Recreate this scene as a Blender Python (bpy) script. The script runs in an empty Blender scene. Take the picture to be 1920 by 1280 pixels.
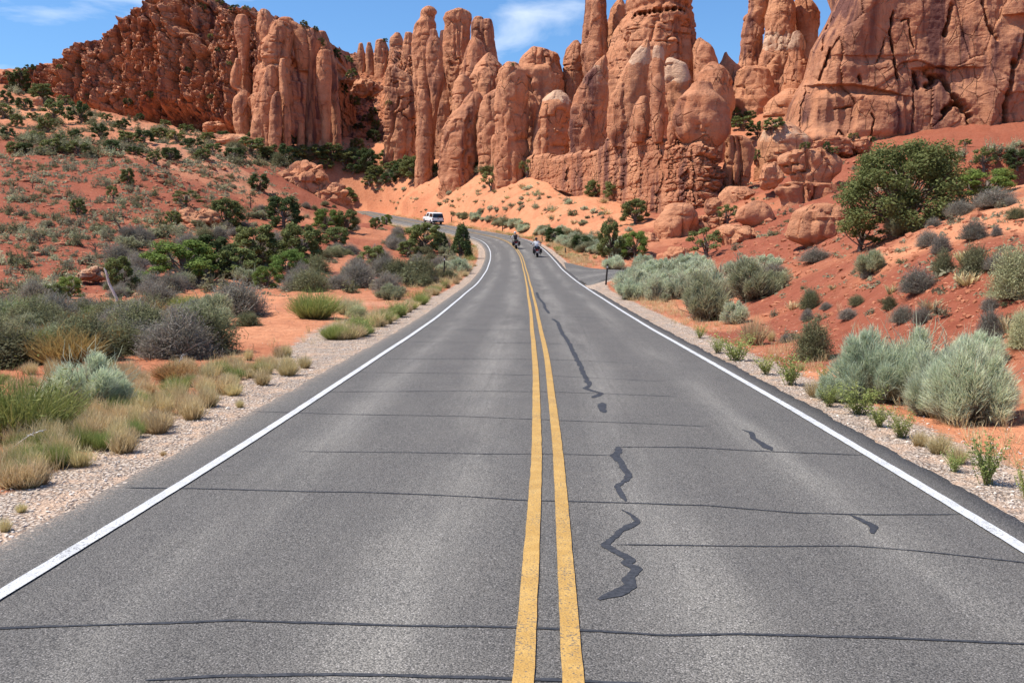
import bpy, bmesh, math, random
import numpy as np
from mathutils import Vector, Matrix
R = math.radians
SC = bpy.context.scene
COL = SC.collection
random.seed(7)

# ------------------------------------------------------------------ camera
EYE = 1.66
FPX = 1867.0                       # focal length in pixels of a 1920 px wide picture
PITCH = math.atan(152 / FPX)
YAW = math.atan(62 / FPX * math.cos(PITCH))
cam_d = bpy.data.cameras.new('camera')
cam_d.sensor_width = 36.0
cam_d.lens = 36.0 * FPX / 1920
cam_d.clip_start = 0.1
cam_d.clip_end = 20000
cam = bpy.data.objects.new('camera', cam_d)
cam.location = (0, 0, EYE)
cam.rotation_euler = (math.pi / 2 - PITCH, 0, YAW)
COL.objects.link(cam)
SC.camera = cam

# ------------------------------------------------------------------ sky and sun
SUN_EL = R(59)
SUN_H = (-0.985, -0.16)             # horizontal direction towards the sun (left, a little behind the camera)
_l = math.hypot(*SUN_H)
SUN_DIR = Vector((SUN_H[0] / _l * math.cos(SUN_EL), SUN_H[1] / _l * math.cos(SUN_EL), math.sin(SUN_EL)))
world = bpy.data.worlds.new('World')
SC.world = world
world.use_nodes = True
wn, wl = world.node_tree.nodes, world.node_tree.links
wn.clear()
w_out = wn.new('ShaderNodeOutputWorld')
w_bg = wn.new('ShaderNodeBackground')
w_bg.inputs['Strength'].default_value = 0.095
sky = wn.new('ShaderNodeTexSky')
sky.sky_type = 'NISHITA'
sky.sun_disc = False
sky.sun_elevation = SUN_EL
sky.sun_rotation = math.atan2(SUN_H[0], SUN_H[1])
sky.altitude = 1500
sky.air_density = 1.35
sky.dust_density = 0.25
sky.ozone_density = 2.2
# thin wispy clouds laid over the whole sky by direction
w_tc = wn.new('ShaderNodeTexCoord')
w_map = wn.new('ShaderNodeMapping')
w_map.inputs['Scale'].default_value = (3.0, 3.0, 13.0)
w_map.inputs['Location'].default_value = (4.1, 1.1, -1.27)
w_map.inputs['Rotation'].default_value = (0, 0, R(20))
w_n = wn.new('ShaderNodeTexNoise')
w_n.inputs['Scale'].default_value = 1.6
w_n.inputs['Detail'].default_value = 7
w_n.inputs['Roughness'].default_value = 0.55
w_n.inputs['Distortion'].default_value = 0.4
w_r = wn.new('ShaderNodeMapRange')
w_r.inputs['From Min'].default_value = 0.55
w_r.inputs['From Max'].default_value = 0.80
w_r.inputs['To Max'].default_value = 0.75
w_mix = wn.new('ShaderNodeMix')
w_mix.data_type = 'RGBA'
w_mix.inputs['B'].default_value = (9.2, 9.8, 10.6, 1)
wl.new(w_tc.outputs['Generated'], w_map.inputs['Vector'])
wl.new(w_map.outputs['Vector'], w_n.inputs['Vector'])
wl.new(w_n.outputs['Fac'], w_r.inputs['Value'])
wl.new(w_r.outputs['Result'], w_mix.inputs['Factor'])
w_tint = wn.new('ShaderNodeMix'); w_tint.data_type = 'RGBA'; w_tint.blend_type = 'MULTIPLY'
w_tint.inputs['Factor'].default_value = 1.0
w_tint.inputs['B'].default_value = (0.66, 0.95, 1.27, 1)
wl.new(sky.outputs['Color'], w_tint.inputs['A'])
wl.new(w_tint.outputs['Result'], w_mix.inputs['A'])
wl.new(w_mix.outputs['Result'], w_bg.inputs['Color'])
wl.new(w_bg.outputs['Background'], w_out.inputs['Surface'])

sun_d = bpy.data.lights.new('sun', 'SUN')
sun_d.energy = 5.0
sun_d.angle = R(0.53)
sun_d.color = (1.0, 0.94, 0.84)
sun = bpy.data.objects.new('sun', sun_d)
sun.rotation_euler = (-SUN_DIR).to_track_quat('-Z', 'Y').to_euler()
sun.location = (-60, -30, 90)
COL.objects.link(sun)

SC.view_settings.view_transform = 'Standard'
SC.view_settings.look = 'None'
SC.view_settings.exposure = 0.40
SC.view_settings.gamma = 1.0
SC.view_settings.use_curve_mapping = False
SC.render.engine = 'CYCLES'
SC.cycles.max_bounces = 4
SC.cycles.diffuse_bounces = 2
SC.cycles.transparent_max_bounces = 4

# ------------------------------------------------------------------ pixel <-> place helpers
_RM = np.array(cam.rotation_euler.to_matrix())
def ray(px, py):
    px = np.asarray(px, float); py = np.asarray(py, float)
    d = np.stack([(px - 960) / FPX, -(py - 640) / FPX, -np.ones_like(px)], -1)
    return d @ _RM.T
def at(px, py, Y):
    d = ray(px, py); k = np.asarray(Y, float) / d[..., 1]
    p = d * k[..., None]; p[..., 2] += EYE
    return p
def proj(p):
    q = (np.asarray(p, float) - np.array([0, 0, EYE])) @ _RM
    return 960 - FPX * q[..., 0] / q[..., 2], 640 + FPX * q[..., 1] / q[..., 2]

# ------------------------------------------------------------------ numpy noise
_G = np.array([[1,1,0],[-1,1,0],[1,-1,0],[-1,-1,0],[1,0,1],[-1,0,1],[1,0,-1],[-1,0,-1],
               [0,1,1],[0,-1,1],[0,1,-1],[0,-1,-1],[1,1,0],[-1,1,0],[0,-1,1],[0,-1,-1]], np.float32)
def _hash(ix, iy, iz, seed):
    h = (ix * 374761393 + iy * 668265263 + iz * 2147483647 + seed * 974634777) & 0xFFFFFFFF
    h = ((h ^ (h >> 13)) * 1274126177) & 0xFFFFFFFF
    return h ^ (h >> 16)
def pn(p, seed=0):
    """gradient noise about -1..1 for (n,3) points"""
    p = np.asarray(p, np.float64)
    i = np.floor(p).astype(np.int64); f = (p - i)
    u = f * f * f * (f * (f * 6 - 15) + 10)
    out = np.zeros(p.shape[0])
    for dx in (0, 1):
        wx = u[:, 0] if dx else 1 - u[:, 0]
        for dy in (0, 1):
            wy = u[:, 1] if dy else 1 - u[:, 1]
            for dz in (0, 1):
                wz = u[:, 2] if dz else 1 - u[:, 2]
                g = _G[_hash(i[:, 0] + dx, i[:, 1] + dy, i[:, 2] + dz, seed) & 15]
                d = g[:, 0] * (f[:, 0] - dx) + g[:, 1] * (f[:, 1] - dy) + g[:, 2] * (f[:, 2] - dz)
                out += wx * wy * wz * d
    return out
def fbm(p, seed=0, oct=4, gain=0.5, lac=2.03):
    a, s, o = 1.0, 0.0, 0.0
    p = np.array(p, float)
    for k in range(oct):
        o = o + a * pn(p, seed + k * 17); s += a
        a *= gain; p = p * lac + 3.7
    return o / s * 1.5
def ridged(p, seed=0, oct=3):
    a, s, o = 1.0, 0.0, 0.0
    p = np.array(p, float)
    for k in range(oct):
        o = o + a * (1 - 2 * np.abs(pn(p, seed + k * 13))); s += a
        a *= 0.5; p = p * 2.1 + 1.9
    return o / s
def voro(p, seed=0):
    """cell noise: returns (distance to edge about 0..1, cell random 0..1)"""
    p = np.asarray(p, float); i = np.floor(p).astype(np.int64)
    n = p.shape[0]
    d1 = np.full(n, 9.0); d2 = np.full(n, 9.0); c = np.zeros(n)
    for dx in (-1, 0, 1):
        for dy in (-1, 0, 1):
            for dz in (-1, 0, 1):
                h = _hash(i[:, 0] + dx, i[:, 1] + dy, i[:, 2] + dz, seed)
                q = np.stack([i[:, 0] + dx + (h & 255) / 255., i[:, 1] + dy + ((h >> 8) & 255) / 255.,
                              i[:, 2] + dz + ((h >> 16) & 255) / 255.], -1)
                d = np.sqrt(((q - p) ** 2).sum(-1))
                near = d < d1
                d2 = np.where(near, d1, np.minimum(d2, d))
                c = np.where(near, ((h >> 5) & 1023) / 1023., c)
                d1 = np.where(near, d, d1)
    return d2 - d1, c
def sstep(a, b, x):
    t = np.clip((x - a) / (b - a), 0, 1)
    return t * t * (3 - 2 * t)

# ------------------------------------------------------------------ mesh helpers
def mesh_np(name, V, quads=None, tris=None, mat=None, attrs=None, smooth=True, mats=None, mat_idx=None, sharp=0):
    V = np.asarray(V, np.float32)
    me = bpy.data.meshes.new(name)
    nq = 0 if quads is None else len(quads); nt = 0 if tris is None else len(tris)
    loops = np.concatenate([np.asarray(quads).reshape(-1) if nq else np.zeros(0, int),
                            np.asarray(tris).reshape(-1) if nt else np.zeros(0, int)]).astype(np.int32)
    starts = np.concatenate([np.arange(nq) * 4, nq * 4 + np.arange(nt) * 3]).astype(np.int32)
    me.vertices.add(len(V)); me.vertices.foreach_set('co', V.ravel())
    me.loops.add(len(loops)); me.loops.foreach_set('vertex_index', loops)
    me.polygons.add(nq + nt); me.polygons.foreach_set('loop_start', starts)
    if mat_idx is not None:
        me.polygons.foreach_set('material_index', np.asarray(mat_idx, np.int32))
    me.update(calc_edges=True)
    me.polygons.foreach_set('use_smooth', np.full(nq + nt, bool(smooth)))
    for k, a in (attrs or {}).items():
        a = np.asarray(a, np.float32)
        if a.ndim == 1:
            at_ = me.attributes.new(k, 'FLOAT', 'POINT'); at_.data.foreach_set('value', a)
        else:
            if a.shape[1] == 3: a = np.concatenate([a, np.ones((len(a), 1), np.float32)], 1)
            at_ = me.attributes.new(k, 'FLOAT_COLOR', 'POINT'); at_.data.foreach_set('color', a.ravel())
    for m in (mats or ([mat] if mat else [])): me.materials.append(m)
    me.validate(); me.update()
    if sharp: me.set_sharp_from_angle(angle=R(sharp))
    return me
def obj(name, me, parent=None, loc=None, label=None, cat=None, group=None, kind=None):
    o = bpy.data.objects.new(name, me); COL.objects.link(o)
    if parent is not None: o.parent = parent
    if loc is not None: o.location = loc
    return tag(o, label, cat, group, kind)
def tag(o, label=None, cat=None, group=None, kind=None):
    if label: o['label'] = label
    if cat: o['category'] = cat
    if group: o['group'] = group
    if kind: o['kind'] = kind
    return o
def grid_quads(nr, nc, wrap=False):
    r = np.arange(nr - 1)[:, None]; c = np.arange(nc if wrap else nc - 1)[None, :]
    c2 = (c + 1) % nc
    a = r * nc + c; b = r * nc + c2
    return np.stack([a, b, b + nc, a + nc], -1).reshape(-1, 4)
def nspline(t, T, X):
    """natural cubic spline through (T,X) at t"""
    T = np.asarray(T, float); X = np.asarray(X, float); n = len(T)
    h = np.diff(T); A = np.eye(n); b = np.zeros(n)
    for i in range(1, n - 1):
        A[i, i - 1], A[i, i], A[i, i + 1] = h[i - 1], 2 * (h[i - 1] + h[i]), h[i]
        b[i] = 6 * ((X[i + 1] - X[i]) / h[i] - (X[i] - X[i - 1]) / h[i - 1])
    M = np.linalg.solve(A, b)
    k = np.clip(np.searchsorted(T, t) - 1, 0, n - 2)
    d = t - T[k]; hk = h[k]
    return (X[k] + d * ((X[k + 1] - X[k]) / hk - hk * (2 * M[k] + M[k + 1]) / 6) + d * d * M[k] / 2
            + d ** 3 * (M[k + 1] - M[k]) / (6 * hk))

# ------------------------------------------------------------------ material helpers
def new_mat(name, rough=0.9, spec=0.2):
    m = bpy.data.materials.new(name); m.use_nodes = True
    nt = m.node_tree; b = nt.nodes['Principled BSDF']
    b.inputs['Roughness'].default_value = rough
    b.inputs['Specular IOR Level'].default_value = spec
    return m, nt, b
class NT:
    """small wrapper to write node graphs briefly"""
    def __init__(s, nt): s.nt = nt; s.n = nt.nodes; s.l = nt.links
    def node(s, t, **kw):
        n = s.n.new(t)
        for k, v in kw.items():
            if hasattr(n, k) and k not in n.inputs: setattr(n, k, v)
            else: s.put(n.inputs[k], v)
        return n
    def put(s, sock, v):
        if isinstance(v, bpy.types.NodeSocket): s.l.new(v, sock)
        elif hasattr(sock.default_value, '__len__') and not hasattr(v, '__len__'): sock.default_value = [v] * len(sock.default_value)
        elif hasattr(v, '__len__') and len(v) == 3 and len(sock.default_value) == 4: sock.default_value = (*v, 1)
        else: sock.default_value = v
    def noise(s, vec, scale, detail=4, rough=0.55, dist=0.0):
        n = s.n.new('ShaderNodeTexNoise'); s.put(n.inputs['Vector'], vec)
        n.inputs['Scale'].default_value = scale; n.inputs['Detail'].default_value = detail
        n.inputs['Roughness'].default_value = rough; n.inputs['Distortion'].default_value = dist
        return n.outputs['Fac']
    def voronoi(s, vec, scale, feature='F1', out='Distance'):
        n = s.n.new('ShaderNodeTexVoronoi'); n.feature = feature; s.put(n.inputs['Vector'], vec)
        n.inputs['Scale'].default_value = scale
        return n.outputs[out]
    def voro2(s, vec, scale):
        n = s.n.new('ShaderNodeTexVoronoi'); s.put(n.inputs['Vector'], vec)
        n.inputs['Scale'].default_value = scale
        return n.outputs['Distance'], n.outputs['Color']
    def ramp(s, v, a, b, lo=0.0, hi=1.0, smooth=True):
        n = s.n.new('ShaderNodeMapRange'); s.put(n.inputs['Value'], v)
        if smooth: n.interpolation_type = 'SMOOTHSTEP'
        for k, x in (('From Min', a), ('From Max', b), ('To Min', lo), ('To Max', hi)): s.put(n.inputs[k], x)
        return n.outputs['Result']
    def mix(s, f, a, b, mode='MIX'):
        n = s.n.new('ShaderNodeMix'); n.data_type = 'RGBA'; n.blend_type = mode
        s.put(n.inputs['Factor'], f); s.put(n.inputs['A'], a); s.put(n.inputs['B'], b)
        return n.outputs['Result']
    def math(s, op, a, b=0.0, clamp=False):
        n = s.n.new('ShaderNodeMath'); n.operation = op; n.use_clamp = clamp
        s.put(n.inputs[0], a); s.put(n.inputs[1], b)
        return n.outputs[0]
    def attr(s, name, out='Fac'):
        n = s.n.new('ShaderNodeAttribute'); n.attribute_name = name
        return n.outputs[out]
    def scaled(s, vec, sc):
        n = s.n.new('ShaderNodeMapping'); s.put(n.inputs['Vector'], vec); n.inputs['Scale'].default_value = sc
        return n.outputs['Vector']
    def pos(s): return s.n.new('ShaderNodeNewGeometry').outputs['Position']
    def objco(s): return s.n.new('ShaderNodeTexCoord').outputs['Object']
    def bump(s, h, strength=0.5, dist=0.05, prev=None):
        n = s.n.new('ShaderNodeBump'); s.put(n.inputs['Height'], h)
        n.inputs['Strength'].default_value = strength; n.inputs['Distance'].default_value = dist
        if prev is not None: s.l.new(prev, n.inputs['Normal'])
        return n.outputs['Normal']
def flat_mat(name, col, rough=0.6, spec=0.3, metal=0.0, var=0.12, scale=12.0):
    """one colour with a little procedural unevenness"""
    m, nt, b = new_mat(name, rough, spec); g = NT(nt)
    f = g.noise(g.objco(), scale, 3)
    c2 = tuple(max(0, c * (1 - var * 2)) for c in col)
    nt.links.new(g.mix(g.ramp(f, 0.3, 0.7), c2, col), b.inputs['Base Color'])
    b.inputs['Metallic'].default_value = metal
    return m
# ------------------------------------------------------------------ road course
def gpt(px, py, z=0.0):
    d = ray(px, py); k = (z - EYE) / d[2]
    return np.array([d[0] * k, d[1] * k, z])
_near = [gpt(1029, 1280), gpt(1030, 1000), gpt(1027, 850), gpt(1016, 700, 0.03)]
_far = [at(*a) for a in [(1003, 600, 27.0), (996, 560, 38.0), (990, 530, 55), (983.5, 505, 74), (976, 480, 93), (961, 460, 110),
        (941, 449, 122), (912, 441.5, 132), (866, 433, 145), (808, 423, 161), (733, 409, 184), (648, 393, 216), (560, 380, 255), (500, 372, 290)]]
_rd = np.array([[0.02, -80, 0], [0.02, -30, 0]] + _near + _far)
_ys = np.arange(-80, 290.01, 0.25)
_rx = nspline(_ys, _rd[:, 1], _rd[:, 0]); _rz = np.interp(_ys, _rd[:, 1], _rd[:, 2])
def _smooth(a, n):
    k = np.hanning(2 * n + 1); k /= k.sum()
    return np.convolve(np.pad(a, n, mode='reflect', reflect_type='odd'), k, 'valid')
_rx = _smooth(_rx, 14); _rz = _smooth(_rz, 40)
def road_x(y): return np.interp(y, _ys, _rx)
def road_z(y): return np.interp(y, _ys, _rz)
_hd = np.gradient(_rx, _ys)
def road_slope(y): return np.interp(y, _ys, _hd)
HALF = 2.78                        # centre to the white edge line
def road_lat(x, y):
    """signed distance to the right of the centreline"""
    s = road_slope(y)
    return (x - road_x(y)) / np.sqrt(1 + s * s)
# turn-off on the right
_sx = np.array([0.0, 4, 8, 13, 20, 34]); _sy = np.array([71, 65, 61, 57.5, 54, 48.0])
def side_y(x): return nspline(np.clip(x, 0, 34), _sx, _sy)
def side_half(x): return 3.3 + 14.0 * np.exp(-np.maximum(x - 2.4, 0) / 2.8)
def side_z(x, y):
    return np.interp(x, [1.5, 5, 12, 34], [0, 1, 1, 1]) * np.interp(x, [2, 12, 34], [1.12, 0.85, 0.9]) + (1 - np.interp(x, [1.5, 5, 12], [0, 1, 1])) * road_z(y)

# ------------------------------------------------------------------ terrain: control points (pixel, distance) and soil kind
# s bright orange sand, r red soil, o orange soil, p pale orange soil
CTRL = """
0 1000 6.1 o|0 900 7.5 o|150 760 11.3 o|0 700 14.5 o|300 700 14.5 o|450 620 23 s|560 620 23 s|200 620 23 o|0 610 25 o|640 590 29 s|740 570 36 p|
100 570 36 o|300 565 38 o|480 560 40 s|600 545 46 o|760 520 58 o|840 500 72 o|660 520 55 r|520 500 62 o|400 520 52 o|250 530 50 r|60 545 46 r|-120 570 40 r|
30 500 57 r|130 500 58 r|30 440 70 r|150 440 74 r|280 470 70 r|30 380 86 r|180 390 88 r|-150 460 62 r|-150 380 78 r|-300 420 66 r|
30 330 104 r|180 330 108 r|30 290 122 r|150 285 128 r|-150 290 112 r|-300 330 92 r|300 400 92 r|400 430 88 o|420 380 112 r|300 330 112 r|500 440 92 r|600 460 88 r|700 470 88 o|
330 290 140 p|430 320 145 p|540 345 160 r|590 352 172 r|600 398 150 r|560 408 135 o|480 400 115 r|700 425 128 r|640 425 118 o|780 440 112 o|820 455 100 o|760 470 90 r|
600 284 224 o|622 290 224 o|645 298 228 o|670 302 232 o|160 214 250 o|200 232 248 o|300 234 246 o|400 254 240 o|500 272 236 o|580 286 236 o|100 192 254 o|60 250 160 o|200 262 170 o|330 255 185 p|60 210 190 s|150 215 205 s|260 225 220 o|60 175 225 o|-100 200 190 o|-100 150 240 o|-300 200 180 o|40 145 262 o|120 150 262 o|
-60 150 300 o|400 258 215 p|480 265 222 p|560 275 226 p|640 270 258 s|700 265 262 s|640 300 246 o|720 300 246 o|780 312 215 s|560 310 190 s|480 290 186 p|
660 345 240 s|720 340 232 s|800 330 208 s|760 370 200 s|700 372 212 s|630 374 232 s|850 360 182 s|800 395 178 s|900 320 192 s|960 325 176 s|900 380 166 s|950 400 148 s|
1000 345 160 s|1000 390 140 s|1050 370 146 s|1050 410 130 s|950 425 138 s|1000 430 124 o|1100 395 132 s|1150 400 126 s|1180 420 118 s|1080 440 115 s|1140 445 108 s|1200 450 104 o|
1030 455 108 o|1060 470 100 o|1110 485 92 o|1180 475 92 o|1240 485 88 r|1300 500 74 r|1170 530 56 o|1250 525 56 o|1330 520 54 o|1150 555 42 o|1250 575 34 s|1350 560 36 o|1420 520 46 r|
1200 590 28 s|1300 605 25 s|1350 625 22 r|1400 570 28 r|1440 600 22.5 r|1500 560 24 r|1560 510 27 r|1500 525 29.5 r|1440 540 32 r|
1520 660 16.5 r|1600 600 18 r|1600 550 20.5 r|1640 470 28 r|1700 560 17 r|1700 500 21 r|1700 440 26 o|1800 560 15.5 r|1800 480 19.5 r|1800 420 24 s|1900 560 14.5 r|1900 480 17.5 r|1900 400 23 s|
1620 700 13.6 s|1750 700 12.5 s|1850 690 12 s|1950 640 12 r|2100 620 11 r|2100 500 15 r|2100 400 21 s|1700 770 10.6 s|1850 810 9.3 s|1960 900 7.3 s|2200 800 8.5 s|
1640 430 38 r|1740 400 40 r|1850 365 38 s|1920 350 36 s|2100 330 36 s|1580 470 44 r|1500 490 52 r|1660 400 52 r|1780 360 56 r|1900 320 56 r|2100 290 60 r|
1420 490 66 r|1350 470 80 r|1480 470 68 r|1560 450 66 r|1400 430 90 r|1480 400 92 r|1560 385 88 r|1620 350 92 r|1700 320 88 r|1800 300 90 r|1900 290 88 r|2100 270 90 r|
1360 400 112 o|1430 350 118 r|1520 330 116 r|1600 295 122 r|1700 280 122 r|1800 278 116 r|1920 280 110 r|2150 260 110 r|1400 330 138 o|1480 280 142 o|1380 250 160 o|1440 230 158 o|1360 300 146 o|
1230 430 112 o|1280 440 108 r|1280 400 122 r|1200 395 130 s|1120 365 148 s|1080 350 158 s
"""
_cp, _cc = [], []
for tk in CTRL.replace('\n', '').split('|'):
    a = tk.split(); p = at(float(a[0]), float(a[1]), float(a[2])); _cp.append(p); _cc.append(a[3])
for y in np.concatenate([np.arange(-70, 0, 14), np.arange(4, 60, 7), np.arange(60, 214, 10)]):
    for s in (-4.2, 4.2):
        _cp.append(np.array([road_x(y) + s, y, road_z(y) - 0.03])); _cc.append('o')
for x in (8, 14, 22, 34):
    _cp.append(np.array([x, float(side_y(np.array(x))), float(side_z(x, side_y(np.array(x)))) - 0.05])); _cc.append('o')
for p in [(-25, -40, 0), (25, -40, 0), (-14, -10, -.1), (14, -10, .3), (-80, -60, 1), (80, -60, 3), (-20, 2, -.1), (-60, 5, 0), (30, 0, 1.5), (60, 10, 6),
          (-170, 60, 10), (-200, 180, 35), (-220, 300, 45), (120, 60, 18), (140, 150, 35), (150, 260, 45), (-40, 330, 40), (60, 300, 40), (0, 290, 34), (-120, 330, 45),
          (-60, -160, 0), (60, -160, 3), (0, -200, 0)]:
    _cp.append(np.array(p, float)); _cc.append('o')
_cp = np.array(_cp); _cc = np.array(_cc)
def _tps(r2): return np.where(r2 > 1e-9, 0.5 * r2 * np.log(np.maximum(r2, 1e-9)), 0)
_n = len(_cp); _XY = _cp[:, :2] / 50.0
_K = _tps(((_XY[:, None] - _XY[None]) ** 2).sum(-1)) + np.eye(_n) * 2e-4
_P = np.concatenate([np.ones((_n, 1)), _XY], 1)
_A = np.zeros((_n + 3, _n + 3)); _A[:_n, :_n] = _K; _A[:_n, _n:] = _P; _A[_n:, :_n] = _P.T
_W = np.linalg.solve(_A, np.concatenate([_cp[:, 2], np.zeros(3)]))
def terr_raw(x, y):
    q = np.stack([x, y], -1) / 50.0
    out = np.empty(len(q)); cc = (_XY ** 2).sum(1)
    for s in range(0, len(q), 8000):
        b = q[s:s + 8000]
        r2 = np.maximum((b ** 2).sum(1)[:, None] + cc[None] - 2 * (b @ _XY.T), 1e-9)
        out[s:s + 8000] = 0.5 * (r2 * np.log(r2.astype(np.float32))) @ _W[:_n] + _W[_n] + b @ _W[_n + 1:]
    return out
def terr(x, y, fine=True):
    """height of the ground, and how much of it is road shoulder"""
    x = np.atleast_1d(np.asarray(x, float)); y = np.atleast_1d(np.asarray(y, float))
    r = np.hypot(x, y)
    rr = np.minimum(r, 330.0); k = rr / np.maximum(r, 1e-6)
    h = terr_raw(x * k, y * k)
    h = h * (1 - sstep(330, 900, r)) + 30 * sstep(330, 900, r)
    lat = road_lat(x, y)
    ad = np.abs(lat)
    if fine:
        p = np.stack([x, y, np.zeros_like(x)], -1)
        w = sstep(3.4, 9, ad)
        h = h + w * (0.9 * np.clip(r / 160, 0.12, 1) * fbm(p / 9.0, 3, 4) + 0.10 * np.clip(r / 30, .5, 2.2) * fbm(p / 1.1, 9, 3))
        h = h + sstep(2.9, 4.2, ad) * 0.025 * fbm(p / 0.35, 21, 2)
    margin = 0.05 + np.maximum(y, 0) * 0.012
    w = sstep(3.25, 8.0, ad - margin)
    inb = (y > -80) & (y < 218)
    w = np.maximum(w, sstep(206, 217, y)); w = np.maximum(w, sstep(3.0, 4.6, ad - margin) * sstep(150, 190, y))
    under = road_z(y) - 0.035 - np.clip(y, 0, 300) * 0.0016
    h = np.where(inb, under * (1 - w) + h * w, h)
    sy = side_y(x); sh = side_half(x)
    ws = (1 - sstep(0, 4.0, np.abs(y - sy) - sh - 0.8)) * (x > road_x(y) + 1.0) * (x < 36) * (ad > 2)
    h = h * (1 - ws) + (side_z(x, y) - 0.16) * ws
    return h
def cast(px, py, y0=4.0, y1=330.0):
    """where the sight line through a pixel meets the ground"""
    d = ray(px, py)
    Y = np.geomspace(y0, y1, 500)
    k = Y / d[1]; X = d[0] * k; Z = EYE + d[2] * k
    h = terr(X, Y)
    b = np.nonzero(Z < h)[0]
    if len(b) == 0: return None
    j = b[0]
    if j == 0: return np.array([X[0], Y[0], h[0]])
    f = (Z[j - 1] - h[j - 1]) / max(1e-9, (Z[j - 1] - h[j - 1]) - (Z[j] - h[j]))
    y = Y[j - 1] + f * (Y[j] - Y[j - 1]); x = d[0] / d[1] * y
    return np.array([x, y, terr(x, y)[0]])
def cast_many(px, py, y0=4.0, y1=330.0):
    d = ray(px, py)
    Y = np.geomspace(y0, y1, 150)
    k = Y[None] / d[:, 1:2]
    X = d[:, 0:1] * k; Z = EYE + d[:, 2:3] * k
    h = terr(X.ravel(), np.broadcast_to(Y, X.shape).ravel(), False).reshape(X.shape)
    hit = Z < h; j = hit.argmax(1); ok = hit.any(1) & (j > 0); j = np.maximum(j, 1)
    i = np.arange(len(d))
    a = Z[i, j - 1] - h[i, j - 1]; b = Z[i, j] - h[i, j]
    f = a / np.maximum(1e-9, a - b)
    y = Y[j - 1] + f * (Y[j] - Y[j - 1]); x = d[:, 0] / d[:, 1] * y
    return np.stack([x, y, terr(x, y)], -1), ok

# ------------------------------------------------------------------ ground material and sheet
SOIL = {'s': (0.60, 0.265, 0.140), 'r': (0.295, 0.094, 0.054), 'o': (0.46, 0.185, 0.098), 'p': (0.54, 0.255, 0.150)}
def ground_material():
    m, nt, b = new_mat('desert_soil', 0.95, 0.1); g = NT(nt); p = g.pos()
    base = g.attr('soil', 'Color')
    big = g.noise(p, 0.35, 5, 0.6); mid = g.noise(p, 2.3, 5, 0.65); fine = g.noise(p, 22, 4, 0.7)
    c = g.mix(g.ramp(big, 0.35, 0.7, 0, 0.45), base, g.mix(1.0, base, (0.86, 0.72, 0.66, 1), 'MULTIPLY'))
    c = g.mix(g.ramp(mid, 0.42, 0.72, 0, 0.6), c, g.mix(1.0, c, (0.68, 0.58, 0.54, 1), 'MULTIPLY'))
    c = g.mix(g.ramp(g.noise(p, 0.9, 7, 0.75), 0.52, 0.66, 0, 0.4), c, g.mix(1.0, c, (1.15, 1.25, 1.3, 1), 'MULTIPLY'))
    peb, pc = g.voro2(p, 9.0)
    sep = nt.nodes.new('ShaderNodeSeparateColor'); nt.links.new(pc, sep.inputs[0])
    pebble = g.math('MULTIPLY', g.ramp(peb, 0.34, 0.22), g.ramp(sep.outputs[0], 0.72, 0.8))
    c = g.mix(g.math('MULTIPLY', pebble, 0.6), c, g.mix(sep.outputs[1], (0.30, 0.12, 0.07, 1), (0.68, 0.40, 0.26, 1)))
    # gravel at the road side
    gr = g.attr('gravel')
    v, vc = g.voro2(p, 34.0)
    s2 = nt.nodes.new('ShaderNodeSeparateColor'); nt.links.new(vc, s2.inputs[0])
    stone = g.mix(s2.outputs[0], (0.50, 0.40, 0.32, 1), (0.78, 0.67, 0.56, 1))
    stone = g.mix(g.ramp(v, 0.32, 0.6), stone, (0.33, 0.24, 0.18, 1))
    stone = g.mix(g.ramp(s2.outputs[2], 0.88, 0.95), stone, (0.15, 0.13, 0.12, 1))
    stone = g.mix(g.ramp(g.noise(p, 3.0, 4), 0.45, 0.68, 0, 0.75), stone, (0.62, 0.42, 0.29, 1))
    gm = g.ramp(g.math('ADD', gr, g.math('MULTIPLY', g.math('SUBTRACT', g.noise(p, 4.0, 5, 0.7), 0.5), 0.9)), 0.38, 0.60)
    c = g.mix(gm, c, stone)
    nt.links.new(c, b.inputs['Base Color'])
    rill = g.noise(g.scaled(p, (1.6, 0.5, 1.0)), 2.2, 6, 0.7, 0.6)
    n0 = g.bump(rill, 0.7, 0.16); n1 = g.bump(mid, 0.8, 0.12, n0); n2 = g.bump(fine, 0.7, 0.03, n1)
    n3 = g.bump(g.math('MULTIPLY', g.math('SUBTRACT', 0.6, v), gm), 0.8, 0.03, n2)
    nt.links.new(n3, b.inputs['Normal'])
    return m
MAT_GROUND = ground_material()
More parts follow.
